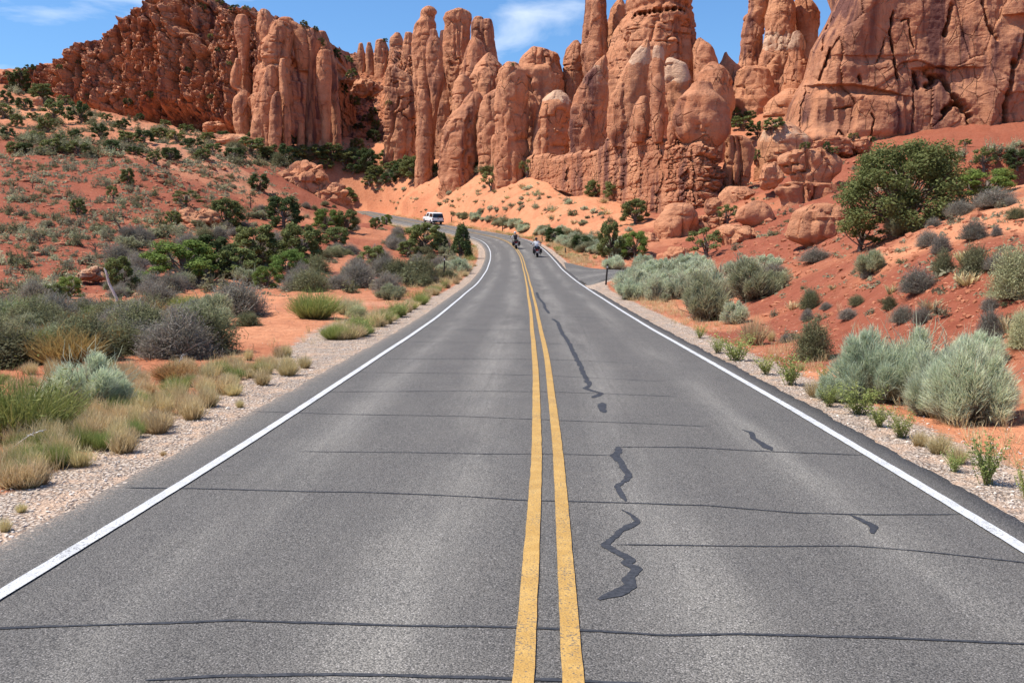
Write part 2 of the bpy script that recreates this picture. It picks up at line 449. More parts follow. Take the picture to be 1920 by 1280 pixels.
def build_ground():
    th = np.concatenate([np.linspace(-37, 33, 530), np.linspace(33, 323, 50)[1:-1]])
    th = R(1) * th
    rr = np.concatenate([np.geomspace(0.4, 3.0, 18)[:-1], np.geomspace(3.0, 360, 370), np.geomspace(360, 9000, 14)[1:]])
    T, RR = np.meshgrid(th, rr)
    x = (np.sin(T) * RR).ravel(); y = (np.cos(T) * RR).ravel()
    z = terr(x, y)
    nr, nc = RR.shape
    V = np.concatenate([np.stack([x, y, z], -1), [[0, 0, -0.06]]])
    q = grid_quads(nr, nc, True)[:, ::-1]
    tri = np.stack([np.full(nc, nr * nc), (np.arange(nc) + 1) % nc, np.arange(nc)], -1)
    # soil colour by nearest control points
    col = np.empty((len(V), 3)); soil = np.array([SOIL[c] for c in _cc])
    P = V[:, :2] + 0
    jit = np.stack([V[:, 0], V[:, 1], V[:, 2] * 0], -1)
    rr_ = np.clip(np.hypot(P[:, 0], P[:, 1]) / 40, .15, 3)[:, None]
    P = P + rr_ * 3.0 * np.stack([fbm(jit / 6, 31, 3), fbm(jit / 6, 37, 3)], -1)
    for s in range(0, len(V), 20000):
        d2 = ((P[s:s + 20000, None] - _cp[None, :, :2]) ** 2).sum(-1)
        w = 1 / (d2 + 0.3) ** 2.2
        col[s:s + 20000] = (w @ soil) / w.sum(1)[:, None]
    lat = road_lat(V[:, 0], V[:, 1]); ad = np.abs(lat) - HALF
    reach = np.where(lat < 0, 1.25, 1.15) + 0.9 * np.exp(-((V[:, 1] - 26) / 10) ** 2) * (lat < 0) * 1.6
    gravel = (1 - sstep(reach * 0.55, reach * 1.35, ad)) * (V[:, 1] > -85) * (1 - sstep(196, 206, V[:, 1]))
    sy = side_y(V[:, 0]); sd = np.abs(V[:, 1] - sy) - side_half(V[:, 0])
    gravel = np.maximum(gravel, (1 - sstep(0.2, 2.0, sd)) * (V[:, 0] > 2) * (V[:, 0] < 36) * (ad > 0))
    me = mesh_np('ground', V, q, tri, MAT_GROUND, {'soil': col, 'gravel': gravel})
    return obj('ground', me, kind='structure', label='red and orange desert soil and sand around the road')
ground = build_ground()

# ------------------------------------------------------------------ road surface
def asphalt_material(name, dark=1.0):
    m, nt, b = new_mat(name, 0.88, 0.25); g = NT(nt); p = g.pos()
    u = g.attr('lat')
    v, vc = g.voro2(p, 120.0)
    sc = nt.nodes.new('ShaderNodeSeparateColor'); nt.links.new(vc, sc.inputs[0])
    c = g.mix(sc.outputs[0], (0.155 * dark, 0.145 * dark, 0.131 * dark, 1), (0.295 * dark, 0.277 * dark, 0.250 * dark, 1))
    c = g.mix(g.ramp(sc.outputs[1], 0.9, 0.97), c, (0.42, 0.39, 0.36, 1))
    c = g.mix(g.ramp(v, 0.45, 0.75, 0, 0.8), c, (0.06, 0.058, 0.056, 1))
    # worn wheel paths are paler, lane middle and edges darker
    au = g.math('ABSOLUTE', u)
    w1 = g.math('SUBTRACT', 1.0, g.math('ABSOLUTE', g.math('DIVIDE', g.math('SUBTRACT', au, 0.72), 0.55)), True)
    w2 = g.math('SUBTRACT', 1.0, g.math('ABSOLUTE', g.math('DIVIDE', g.math('SUBTRACT', au, 2.05), 0.45)), True)
    wear = g.math('ADD', w1, g.math('MULTIPLY', w2, 0.8), True)
    big = g.noise(g.scaled(p, (1.2, 0.16, 1)), 1.0, 5, 0.6)
    streak = g.noise(g.scaled(p, (7.0, 0.25, 1)), 1.0, 4, 0.7)
    wear = g.math('MULTIPLY', g.ramp(wear, 0, 1), g.math('MULTIPLY', g.ramp(big, 0.3, 0.65), g.ramp(streak, 0.2, 0.7, 0.55, 1.0)))
    c = g.mix(wear, g.mix(1.0, c, (0.70, 0.69, 0.69, 1), 'MULTIPLY'), g.mix(1.0, c, (1.26, 1.24, 1.20, 1), 'MULTIPLY'))
    st2 = g.noise(g.scaled(p, (14.0, 0.06, 1)), 1.0, 4, 0.75)
    c = g.mix(g.ramp(st2, 0.5, 0.78, 0, 0.55), c, g.mix(1.0, c, (0.72, 0.72, 0.74, 1), 'MULTIPLY'))
    blot = g.noise(p, 0.8, 6, 0.65)
    c = g.mix(g.ramp(blot, 0.35, 0.7, 0, 0.5), c, g.mix(1.0, c, (0.78, 0.79, 0.82, 1), 'MULTIPLY'))
    # dust blown over the outer edge
    du = g.ramp(g.math('ADD', au, g.math('MULTIPLY', g.noise(p, 30.0, 6, 0.9), 1.5)), 3.95, 4.10, 0, 0.5)
    c = g.mix(du, c, (0.50, 0.37, 0.28, 1))
    nt.links.new(c, b.inputs['Base Color'])
    n = g.bump(g.math('SUBTRACT', 1.0, v), 0.8, 0.006)
    nt.links.new(n, b.inputs['Normal'])
    return m
MAT_ASPH = asphalt_material('asphalt')
MAT_ASPH2 = asphalt_material('asphalt_turn_off', 0.92)
def road_frame(y):
    s = road_slope(y); n = 1 / np.sqrt(1 + s * s)
    return n, -s * n                                      # right-hand normal
def on_road(y, lat, lift=0.0):
    nx, ny = road_frame(y)
    bank = 0.05 * sstep(85, 150, y)
    return np.stack([road_x(y) + nx * lat, y + ny * lat, road_z(y) + lift + bank * lat * 0.6 - 0.012 * np.abs(lat)], -1)
def build_road():
    y = np.concatenate([np.arange(-60, 0, 2.0), np.arange(0, 30, 0.12), np.arange(30, 110, 0.4), np.arange(110, 223, 0.8)])
    lats = np.array([-3.3, -3.28, -2.9, -1.4, -0.02, 0.02, 1.4, 2.85, 3.08, 3.10])
    rows = []
    for i, l in enumerate(lats):
        ll = np.full_like(y, l)
        if i in (0, 1, 8, 9):
            j = np.stack([y, np.zeros_like(y), np.full_like(y, float(l > 0))], -1)
            ll = ll + 0.05 * fbm(j / 0.9, 5, 3) + 0.045 * fbm(j / 0.15, 6, 3)
        q = on_road(y, ll)
        if i in (0, 9): q[:, 2] -= 0.35 + 0.001 * np.maximum(y, 0)
        rows.append(q)
    V = np.stack(rows, 1).reshape(-1, 3)
    lat = np.tile(lats, len(y))
    q = grid_quads(len(y), len(lats))
    me = mesh_np('road', V, q, None, MAT_ASPH, {'lat': lat})
    return obj('road', me, kind='structure', label='worn grey two lane asphalt road curving left')
road = build_road()
def build_side_road():
    xs = np.linspace(1.6, 34, 90); ts = np.linspace(-1, 1, 31)
    X, Tt = np.meshgrid(xs, ts, indexing='ij')
    edge = np.abs(Tt) > 0.99
    Y = side_y(X) + Tt * side_half(X) + edge * 0.25 * fbm(np.stack([X * 1.3, Tt * 5, X * 0], -1).reshape(-1, 3), 4).reshape(X.shape)
    X2 = np.maximum(X, road_x(Y) + 2.95 + 0.05 * np.abs(Tt))
    Z = side_z(X2, Y) - 0.05 - edge * 0.35 - 0.06 * (1 - sstep(3.0, 4.5, X2 - road_x(Y)))
    q = grid_quads(*X.shape)[:, ::-1]
    me = mesh_np('side_road', np.stack([X2, Y, Z], -1).reshape(-1, 3), q, None, MAT_ASPH2, {'lat': (np.abs(Tt) * 2.2).ravel()})
    return obj('side_road', me, kind='structure', label='short asphalt turn-off leaving the road on the right')
side_road = build_side_road()

# ------------------------------------------------------------------ painted lines and tar-sealed cracks (parts of the road)
def paint_material(name, c1, c2, thresh=0.60):
    m, nt, b = new_mat(name, 0.7, 0.3); g = NT(nt); p = g.pos()
    n = g.noise(p, 70, 3, 0.7); n2 = g.noise(p, 6, 4, 0.6); n3 = g.noise(p, 1.5, 3)
    c = g.mix(g.ramp(n2, 0.35, 0.7), c1, c2)
    worn = g.math('ADD', n, g.math('MULTIPLY', g.math('SUBTRACT', n3, 0.5), 0.25))
    c = g.mix(g.ramp(worn, thresh, thresh + 0.08, 0, 0.8), c, (0.10, 0.095, 0.09, 1))
    nt.links.new(c, b.inputs['Base Color'])
    nt.links.new(g.bump(g.voronoi(p, 85.0), 0.5, 0.006), b.inputs['Normal'])
    return m
MAT_WHITE = paint_material('white_road_paint', (0.50, 0.50, 0.50, 1), (0.64, 0.64, 0.64, 1), 0.56)
MAT_YELLOW = paint_material('yellow_road_paint', (0.44, 0.255, 0.070, 1), (0.53, 0.325, 0.10, 1), 0.55)
def strip_along(name, lat, wid, mat, lift, y0=-50, y1=222, label=None, seed=0):
    y = np.concatenate([np.arange(y0, 0, 2.0), np.arange(0, 30, 0.05), np.arange(30, 110, 0.4), np.arange(110, y1, 0.8)])
    j = np.stack([y, np.full_like(y, seed * 3.3), np.zeros_like(y)], -1)
    ea = 0.0035 * fbm(j / 0.25, 11 + seed, 3) + 0.02 * fbm(j / 9, 12, 2); eb = 0.0035 * fbm(j / 0.25, 51 + seed, 3) + 0.02 * fbm(j / 9, 12, 2)
    w = wid * (1 + 0.05 * sstep(60, 140, y))
    A = on_road(y, lat - w / 2 + ea, lift + 0.0001 * np.maximum(y, 0)); B = on_road(y, lat + w / 2 + eb, lift + 0.0001 * np.maximum(y, 0))
    V = np.stack([A, B], 1).reshape(-1, 3)
    return obj(name, mesh_np(name, V, grid_quads(len(y), 2), None, mat), road, label=label)
strip_along('edge_line', -HALF, 0.092, MAT_WHITE, 0.009, label='white edge line on the left', seed=1)
strip_along('edge_line', HALF, 0.092, MAT_WHITE, 0.009, label='white edge line on the right', seed=2)
strip_along('centre_line', -0.098, 0.088, MAT_YELLOW, 0.009, label='left stripe of the double yellow line', seed=3)
strip_along('centre_line', 0.098, 0.088, MAT_YELLOW, 0.009, label='right stripe of the double yellow line', seed=4)
def tar_material():
    m, nt, b = new_mat('crack_tar', 0.8, 0.25); g = NT(nt); p = g.pos()
    c = g.mix(g.ramp(g.noise(p, 30, 4, 0.7), 0.35, 0.7), (0.030, 0.032, 0.038, 1), (0.062, 0.064, 0.072, 1))
    nt.links.new(c, b.inputs['Base Color'])
    nt.links.new(g.bump(g.noise(p, 60, 3), 0.4, 0.006), b.inputs['Normal'])
    return m
MAT_TAR = tar_material()
def tar(pts, w0, w1=None, seed=0, jag=0.02, lift=0.004, step=0.03):
    """a sealed crack: pixel polyline on the road surface"""
    P = []
    for px, py in pts:
        q = gpt(px, py)
        for _ in range(6):                       # settle on the road surface
            z = on_road(np.array([q[1]]), np.array([road_lat(q[0], q[1])]))[0, 2]
            q = gpt(px, py, z)
        P.append([q[1], road_lat(q[0], q[1])])
    P = np.array(P)
    seg = np.hypot(np.diff(P[:, 0]), np.diff(P[:, 1])); S = np.concatenate([[0], seg.cumsum()])
    n = max(12, int(S[-1] / step)); s = np.linspace(0, S[-1], n)
    y = np.interp(s, S, P[:, 0]); l = np.interp(s, S, P[:, 1])
    h = int(min(max(1, 0.07 / (S[-1] / n)), n // 8))
    if h > 1: y = _smooth(y, h); l = _smooth(l, h)
    j = np.stack([s, np.full(n, seed * 7.7), np.zeros(n)], -1)
    ty, tl = np.gradient(y), np.gradient(l); ln = np.hypot(ty, tl) + 1e-9; ny, nl = -tl / ln, ty / ln
    o = jag * (fbm(j / 0.4, 61, 3) + 0.5 * fbm(j / 0.1, 62, 2)); y = y + ny * o; l = l + nl * o
    w = np.interp(s, [0, S[-1]], [w0, w1 if w1 else w0]) * (1 + 0.55 * fbm(j / 0.35, 63, 3) + 0.35 * fbm(j / 0.07, 64, 2)) * np.minimum(1, 0.25 + np.minimum(s, S[-1] - s) / 0.15)
    w = np.maximum(w, 0.004)
    A = on_road(y + ny * w / 2, l + nl * w / 2, lift); B = on_road(y - ny * w / 2, l - nl * w / 2, lift)
    V = np.stack([B, A], 1).reshape(-1, 3)
    q4 = grid_quads(n, 2)
    v = V[q4[0]]; 
    if np.cross(v[1] - v[0], v[2] - v[0])[2] < 0: q4 = q4[:, ::-1]
    obj('crack_seal', mesh_np('crack_seal', V, q4, None, MAT_TAR), road)
# across the road, nearest first
tar([(-330, 1192), (0, 1180), (250, 1171), (440, 1164), (700, 1172), (960, 1176), (1100, 1182), (1250, 1190), (1390, 1188), (1650, 1194), (1920, 1206), (2150, 1215)], 0.022, seed=1, jag=.008)
tar([(270, 1277), (420, 1268), (640, 1265), (960, 1272), (1100, 1277), (1240, 1284)], 0.026, seed=2, jag=.008)
tar([(1150, 1021), (1440, 1024), (1600, 1023), (1720, 1032), (1920, 1054), (2060, 1068)], 0.014, seed=3, jag=.006)
tar([(230, 914), (380, 916), (560, 921), (720, 924), (860, 930), (1000, 939), (1180, 943), (1330, 948), (1500, 962), (1640, 965), (1800, 964)], 0.019, seed=4, jag=.008)
tar([(560, 846), (760, 848), (920, 851), (1152, 854)], 0.016, seed=5, jag=.006)
tar([(1152, 838), (1300, 839), (1420, 846), (1620, 854)], 0.022, seed=6, jag=.006)
tar([(470, 770), (640, 776), (860, 780), (1040, 788), (1200, 794), (1330, 800)], 0.017, seed=7, jag=.008)
tar([(600, 734), (860, 733), (1130, 738), (1270, 744)], 0.020, seed=8, jag=.008)
tar([(650, 697), (860, 700), (1100, 708), (1250, 716)], 0.018, seed=9, jag=.008)
tar([(720, 672), (900, 673), (1090, 676), (1200, 682)], 0.020, seed=10, jag=.01)
tar([(740, 640), (980, 643), (1110, 648)], 0.022, seed=11, jag=.01)
tar([(770, 618), (990, 619), (1100, 624)], 0.024, seed=12, jag=.01)
tar([(1000, 596), (1090, 594), (1140, 599)], 0.03, seed=13, jag=.02)
# lengthwise zig-zag in the right lane
tar([(1122, 1124), (1160, 1112), (1186, 1098), (1176, 1084), (1194, 1066), (1170, 1056), (1186, 1050), (1160, 1036), (1132, 1022), (1152, 1008), (1160, 996), (1198, 978), (1186, 966), (1166, 956)], 0.075, 0.035, seed=20, jag=.012)
tar([(1172, 940), (1162, 925), (1156, 912), (1176, 900), (1180, 890), (1168, 878), (1164, 866), (1152, 854), (1160, 848), (1158, 838)], 0.04, 0.075, seed=21, jag=.012)
tar([(1132, 774), (1128, 766), (1130, 755)], 0.09, 0.08, seed=22, jag=.02)
tar([(1110, 746), (1130, 738), (1112, 733), (1096, 728), (1106, 722), (1096, 706), (1092, 696), (1090, 688), (1084, 678), (1080, 668), (1074, 660), (1070, 648), (1064, 638), (1056, 628), (1050, 616), (1046, 604), (1036, 598)], 0.07, 0.09, seed=23, jag=.03)
tar([(1030, 588), (1022, 578), (1020, 570), (1010, 558), (1006, 548)], 0.08, 0.10, seed=24, jag=.04)
tar([(1392, 806), (1410, 812), (1412, 822), (1432, 834), (1450, 845)], 0.05, 0.07, seed=25, jag=.012)
tar([(1590, 964), (1612, 974), (1638, 986), (1634, 1000)], 0.035, 0.06, seed=26, jag=.01)
# ------------------------------------------------------------------ red sandstone
def rock_material():
    m, nt, b = new_mat('red_sandstone', 0.93, 0.12); g = NT(nt); p = g.pos()
    big = g.noise(p, 0.11, 4, 0.55); mid = g.noise(p, 0.55, 5, 0.62); fine = g.noise(p, 2.6, 5, 0.68)
    bed = g.noise(g.scaled(p, (0.035, 0.035, 0.75)), 1.0, 6, 0.65, 0.25)
    c = g.mix(g.ramp(big, 0.35, 0.68), (0.50, 0.210, 0.108, 1), (0.61, 0.292, 0.154, 1))
    c = g.mix(g.ramp(bed, 0.42, 0.64, 0, 0.7), c, (0.62, 0.295, 0.165, 1))
    c = g.mix(g.ramp(mid, 0.50, 0.78, 0, 0.6), c, (0.33, 0.118, 0.066, 1))
    c = g.mix(g.ramp(fine, 0.46, 0.74, 0, 0.42), c, (0.27, 0.094, 0.055, 1))
    c = g.mix(g.ramp(g.noise(p, 1.3, 6, 0.7), 0.52, 0.70, 0, 0.45), c, (0.66, 0.335, 0.19, 1))
    pale = g.attr('pale')
    pf = g.ramp(g.math('ADD', pale, g.math('MULTIPLY', g.math('SUBTRACT', g.noise(p, 0.9, 5, 0.65), 0.5), 0.8)), 0.42, 0.62, 0, 0.85)
    c = g.mix(g.math('MULTIPLY', pf, g.ramp(pale, 0.02, 0.2)), c, (0.64, 0.43, 0.29, 1))
    # desert varnish running down steep faces; the attribute also paints shade on cleft rock
    st = g.noise(g.scaled(p, (0.42, 0.42, 0.045)), 1.0, 5, 0.6, 0.2)
    vz = g.math('MULTIPLY', g.ramp(st, 0.50, 0.66), g.ramp(g.noise(p, 0.09, 3), 0.38, 0.56))
    vz = g.math('ADD', g.math('MULTIPLY', vz, 0.75), g.math('MULTIPLY', g.attr('varnish'), g.ramp(st, 0.36, 0.62)), True)
    c = g.mix(g.ramp(g.math('ADD', g.attr('sandy'), g.math('MULTIPLY', g.math('SUBTRACT', fine, 0.5), 0.7)), 0.35, 0.6), c, g.mix(mid, (0.42, 0.165, 0.085, 1), (0.60, 0.26, 0.135, 1)))
    c = g.mix(vz, c, (0.165, 0.072, 0.056, 1))
    nt.links.new(c, b.inputs['Base Color'])
    fine2 = g.noise(p, 7.5, 5, 0.75)
    jn = g.voronoi(g.scaled(p, (0.55, 0.55, 0.30)), 1.0, 'DISTANCE_TO_EDGE')
    joint = g.math('MULTIPLY', g.ramp(jn, 0.0, 0.045, 1.0, 0.0), g.ramp(g.noise(p, 0.25, 3), 0.45, 0.62))
    n1 = g.bump(mid, 0.5, 0.5); n2 = g.bump(fine, 0.8, 0.26, n1)
    n2 = g.bump(fine2, 0.8, 0.12, n2); n2 = g.bump(g.math('SUBTRACT', 1.0, joint), 0.9, 0.30, n2)
    n3 = g.bump(bed, 0.5, 0.45, n2)
    nt.links.new(n3, b.inputs['Normal'])
    return m
MAT_ROCK = rock_material()

def rock_relief(P, out, a, seed, amp=1.0, layer=1.0, flute=1.0, rough=1.0):
    """displacement of rock surface points P along out; a = size of the piece in metres (per point)"""
    am = float(np.clip(a.mean(), .7, 4.0)); k = np.clip(a / 2.5, 0.25, 1.6)
    q = P + seed * 13.7
    # tall joint-bounded slabs with sharp upright edges
    e, cr = voro(q / (np.array([2.1, 2.1, 6.5]) * am) + 0.20 * fbm(q / 3.0, seed + 12, 2)[:, None], seed + 2)
    d = flute * a * 0.30 * (cr - 0.5) - flute * 0.12 * a * (1 - sstep(0, .07, e))
    # broad upright bulges
    d = d + 0.24 * a * amp * fbm(q / (1.7 * am) * np.array([1, 1, .42]), seed, 3)
    fl = ridged(q / np.array([2.4, 2.4, 22.0]), seed + 3, 2)
    crk = sstep(0.66, 0.97, fl) * sstep(-0.1, 0.5, fbm(q / 9.0, seed + 4, 2) + 0.15)
    d = d - flute * k * (0.10 * sstep(0.2, 0.9, fl) + 0.60 * crk)
    # a few bedding grooves that run level round the tower
    warp = q[:, 2] + 0.7 * fbm(q / 7.0, seed + 5, 2)
    L = pn(np.stack([np.zeros(len(q)) + seed, q[:, 0] / 40, warp / 1.6], -1), seed + 7)
    lm = sstep(-0.05, 0.45, fbm(q / 4.0, seed + 11, 2) + 0.05)
    d = d - layer * k * lm * 0.30 * np.exp(-(L / 0.045) ** 2) + layer * 0.06 * k * np.tanh(3 * L)
    d = d + rough * k * (0.20 * fbm(q / 2.4, seed + 9, 3) + 0.10 * fbm(q / 0.8, seed + 10, 2))
    return P + out * d[:, None]

def pillar(prof, Y, label, thick=1.1, seed=1, amp=0.8, layer=1.0, flute=0.62, rough=0.9, pale=None, varnish=0.0, cap=0.45, sq=2.25, foot=True,
           name='rock_pillar', cat='rock pillar', group=None, res=0.26, tilt=0.0, notch=None):
    prof = sorted(prof); py = np.array([p[0] for p in prof], float)
    xl = np.array([p[1] for p in prof], float); xr = np.array([p[2] for p in prof], float)
    C = at((xl + xr) / 2, py, np.full(len(py), float(Y)))
    dist = np.linalg.norm(C - np.array([0, 0, EYE]), axis=1)
    half = (xr - xl) / 2 / FPX * Y
    z, cx = C[:, 2], C[:, 0]
    if foot:
        zb = min(z[-1] - 0.5, float(terr(cx[-1], Y)[0]) - 2.5)
        z = np.append(z, zb); cx = np.append(cx, cx[-1]); half = np.append(half, half[-1] * 1.03)
    else:
        z = np.append(z, z[-1] - 0.5 * half[-1]); cx = np.append(cx, cx[-1]); half = np.append(half, half[-1] * 0.82)
    H = z[0] - z[-1]
    n = int(np.clip(H / res, 14, 190))
    zz = np.linspace(z[0], z[-1], n)
    ci = np.interp(-zz, -z, cx); ai = np.interp(-zz, -z, half)
    if n > 12:
        w = np.array([.25, .5, .25])
        for _ in range(2):
            ci[1:-1] = np.convolve(ci, w, 'valid'); ai[1:-1] = np.convolve(ai, w, 'valid')
    ch = cap * half[0]; tt = np.linspace(1, 0, 7)[:-1]
    zz = np.concatenate([zz[0] + ch * np.sin(tt * math.pi / 2), zz]); ci = np.concatenate([np.full(6, ci[0]), ci])
    ai = np.concatenate([ai[0] * np.maximum(np.cos(tt * math.pi / 2), 0.04), ai])
    am = half.mean()
    bi = thick * np.where(zz > z[0], ai, 0.55 * ai + 0.45 * am)
    bi[:6] = thick * (0.55 * ai[6] + 0.45 * am) * np.maximum(np.cos(tt * math.pi / 2), 0.04)
    ns = int(np.clip(2 * math.pi * half.max() / (res * 1.05), 26, 190))
    rng = np.random.default_rng(seed)
    phi = np.linspace(0, 2 * math.pi, ns, endpoint=False); rot = rng.uniform(0, 1.5)
    c, s = np.cos(phi), np.sin(phi); r = (np.abs(c) ** sq + np.abs(s) ** sq) ** (-1 / sq)
    ux, uy = r * c * math.cos(rot) - r * s * math.sin(rot), r * c * math.sin(rot) + r * s * math.cos(rot)
    ux = ux / np.abs(ux).max(); uy = uy / np.abs(uy).max()
    X = ci[:, None] + ai[:, None] * ux[None]; Yy = Y + bi[:, None] * uy[None] + tilt * (zz[:, None] - z[-1]); Z = np.repeat(zz[:, None], ns, 1)
    P = np.stack([X, Yy, Z], -1).reshape(-1, 3)
    out = np.stack([np.broadcast_to(ux / np.hypot(ux, uy), X.shape), np.broadcast_to(uy / np.hypot(ux, uy), X.shape), np.zeros_like(X)], -1)
    out[:6, :, 2] = np.sin(tt * math.pi / 2)[:, None] * 1.2; out = out / np.linalg.norm(out, axis=-1, keepdims=True)
    A = np.repeat(np.maximum(ai, 0.3 * am)[:, None], ns, 1).ravel()
    V = rock_relief(P, out.reshape(-1, 3), A, seed, amp, layer, flute, rough)
    if notch:
        nx_, ny_ = proj(P); front = (P[:, 1] < Y)
        for hx, hy, hr, hd in notch:
            V[:, 1] += front * hd * np.exp(-(((nx_ - hx) / hr) ** 2 + ((ny_ - hy) / (hr * .9)) ** 2) ** 2)
    pa = np.zeros(len(V)); vz = np.zeros(len(V)) + varnish
    if pale:
        ppy = proj(P)[1] + 9 * fbm(P / 2.2, seed, 3) + 5 * fbm(P / np.array([1.0, 1.0, 4.0]), seed + 1, 2)
        for y0, y1, st in pale:
            pa = np.maximum(pa, st * sstep(y0 - 4, y0 + 2, ppy) * (1 - sstep(y1 - 3, y1 + 4, ppy)))
    nr = len(zz)
    V = np.concatenate([V, [[ci[0], Y, V[:ns, 2].max()]], [[ci[-1], Y, zz[-1]]]])
    pa = np.append(pa, [pa[0], 0]); vz = np.append(vz, [0, 0])
    i = np.arange(ns); j = (i + 1) % ns
    tris = np.concatenate([np.stack([np.full(ns, nr * ns), i, j], -1), np.stack([np.full(ns, nr * ns + 1), (nr - 1) * ns + j, (nr - 1) * ns + i], -1)])
    q = grid_quads(nr, ns, True)[:, ::-1]
    # place the origin at the foot
    org = np.array([ci[-1], Y, max(zz[-1], float(terr(ci[-1], Y)[0]) if foot else zz[-1])])
    me = mesh_np(name, V - org, q, tris[:, ::-1] * 1, MAT_ROCK, {'pale': pa, 'varnish': vz}, sharp=38)
    o = obj(name, me, loc=org, label=label, cat=cat, group=group, kind='thing')
    return o

def blocks(P, cell, seed, amp, gap=0.5):
    e, c = voro(P / np.asarray(cell, float) + seed * 3.1 + 0.35 * np.stack([fbm(P / 3, seed, 2), fbm(P / 3, seed + 1, 2), fbm(P / 3, seed + 2, 2)], -1), seed)
    return amp * (c - 0.5) - gap * (1 - sstep(0.0, 0.20, e))

def seg_dist(px, py, pts):
    d = np.full(px.shape, 1e9)
    for (x0, y0), (x1, y1) in zip(pts[:-1], pts[1:]):
        t = np.clip(((px - x0) * (x1 - x0) + (py - y0) * (y1 - y0)) / max(1e-6, (x1 - x0) ** 2 + (y1 - y0) ** 2), 0, 1)
        d = np.minimum(d, np.hypot(px - x0 - t * (x1 - x0), py - y0 - t * (y1 - y0)))
    return d

# ------------------------------------------------------------------ left ridge: a ribbed, rubbly sandstone hill
def build_left_ridge():
    top = [(20, 152), (60, 140), (100, 140), (140, 124), (170, 100), (200, 76), (225, 52), (250, 38), (280, 20), (300, 6), (320, -8), (345, -22), (380, -16), (405, -4), (425, 10), (460, 18), (500, 28),
           (525, 42), (560, 50), (600, 62), (622, 84), (650, 98), (690, 102), (740, 96), (800, 110)]
    bot = [(20, 178), (100, 186), (160, 205), (210, 222), (300, 222), (380, 235), (450, 258), (540, 270), (640, 285), (700, 272), (740, 285), (800, 305)]
    dep = [(20, 262), (100, 256), (200, 248), (300, 246), (450, 240), (560, 242), (640, 264), (700, 270), (800, 248)]
    nu, nv = 500, 210
    px = np.linspace(24, 800, nu)
    t = np.interp(px, *zip(*top)); b = np.interp(px, *zip(*bot)); Y0 = np.interp(px, *zip(*dep))
    j = np.stack([px / 9.0, px * 0, px * 0], -1)
    t = t + 5 * fbm(j, 77, 4) + 3.5 * np.tanh(3 * pn(np.stack([px / 13, px * 0 + 3, px * 0], -1), 78))
    v = np.linspace(0, 1, nv)[None]; PX = np.repeat(px[:, None], nv, 1)
    PY = b[:, None] + (t - b)[:, None] * v + (1 - v) ** 6 * 14
    lean = 0.40 * (b - t)[:, None] / FPX * 250 * v ** 1.25                        # slopes back as it rises
    gully = sstep(628, 655, PX) * (1 - sstep(716, 770, PX))                        # the debris chute on its right side
    lean = lean * (1 + 1.6 * gully) + 26 * gully * sstep(.1, .9, v)
    P = at(PX, PY, Y0[:, None] + lean).reshape(-1, 3)
    n = np.array([-0.12, -0.97, 0.18]); n /= np.linalg.norm(n)
    q = P.copy()
    gl = (1 - 0.85 * gully).ravel()
    big = ridged(np.stack([P[:, 0] / 17.0, P[:, 1] / 40, P[:, 2] / 65.0], -1), 5, 2)
    rib = ridged(np.stack([P[:, 0] / 5.2, P[:, 1] / 15, P[:, 2] / 26.0], -1), 6, 3)
    edge = sstep(0, .12, (v * np.ones_like(PX)).ravel()) * (1 - 0.7 * sstep(.9, 1, (v * np.ones_like(PX)).ravel()))
    d = gl * edge * (6.5 * big + 5.5 * rib)
    d += (0.35 + 0.65 * gl) * blocks(P, (1.9, 6.0, 3.6), 11, 2.0, 0.9) + (0.3 + 0.7 * gl) * blocks(P, (0.95, 3.0, 1.2), 13, 1.2, 0.5)
    d += 0.5 * fbm(P / 2.0, 15, 3)
    V = P + n[None] * d[:, None]
    crack = seg_dist(PX, PY, [(322, 0), (326, 25), (320, 35)]); crack2 = seg_dist(PX, PY, [(350, 0), (356, 30), (360, 70), (372, 80)])
    deep = 9 * np.exp(-(crack / 5) ** 2) + 11 * np.exp(-(crack2 / 9) ** 2) + 7 * np.exp(-(seg_dist(PX, PY, [(232, 65), (236, 100), (240, 125)]) / 4) ** 2) \
        + 7 * np.exp(-(seg_dist(PX, PY, [(350, 165), (358, 190)]) / 6) ** 2)
    deep = deep + 16 * sstep(538, 552, PX) * (1 - sstep(632, 650, PX)) * sstep(112, 150, PY)
    V = V + np.array([0.25, 1, 0])[None] * deep.ravel()[:, None]
    sandy = (0.95 * gully * sstep(0, .08, v) * np.ones_like(PX)); sandy = np.concatenate([sandy, np.zeros((nu, 3))], 1).ravel()
    V = V.reshape(nu, nv, 3)
    back = np.stack([V[:, -1] + np.array([0, 14, -2.]), V[:, -1] + np.array([0, 40, -25.]), V[:, -1] + np.array([0, 70, -60.])], 1)
    V = np.concatenate([V, back], 1)
    nv2 = nv + 3
    V = V.reshape(-1, 3)
    org = np.array([V[:, 0].mean(), 250, 30.0])
    qd = grid_quads(nu, nv2)
    f = V[qd[nv2 * 200 + 60]]
    me = mesh_np('rock_ridge', V - org, qd[:, ::-1] if np.cross(f[1] - f[0], f[2] - f[0])[1] > 0 else qd, None, MAT_ROCK,
                 {'pale': np.zeros(len(V)), 'varnish': 0.35 * np.ones(len(V)), 'sandy': sandy}, sharp=34)
    return obj('rock_ridge', me, loc=org, label='rubbly red sandstone ridge rising to a peak at the left', cat='rock ridge', kind='thing')
build_left_ridge()

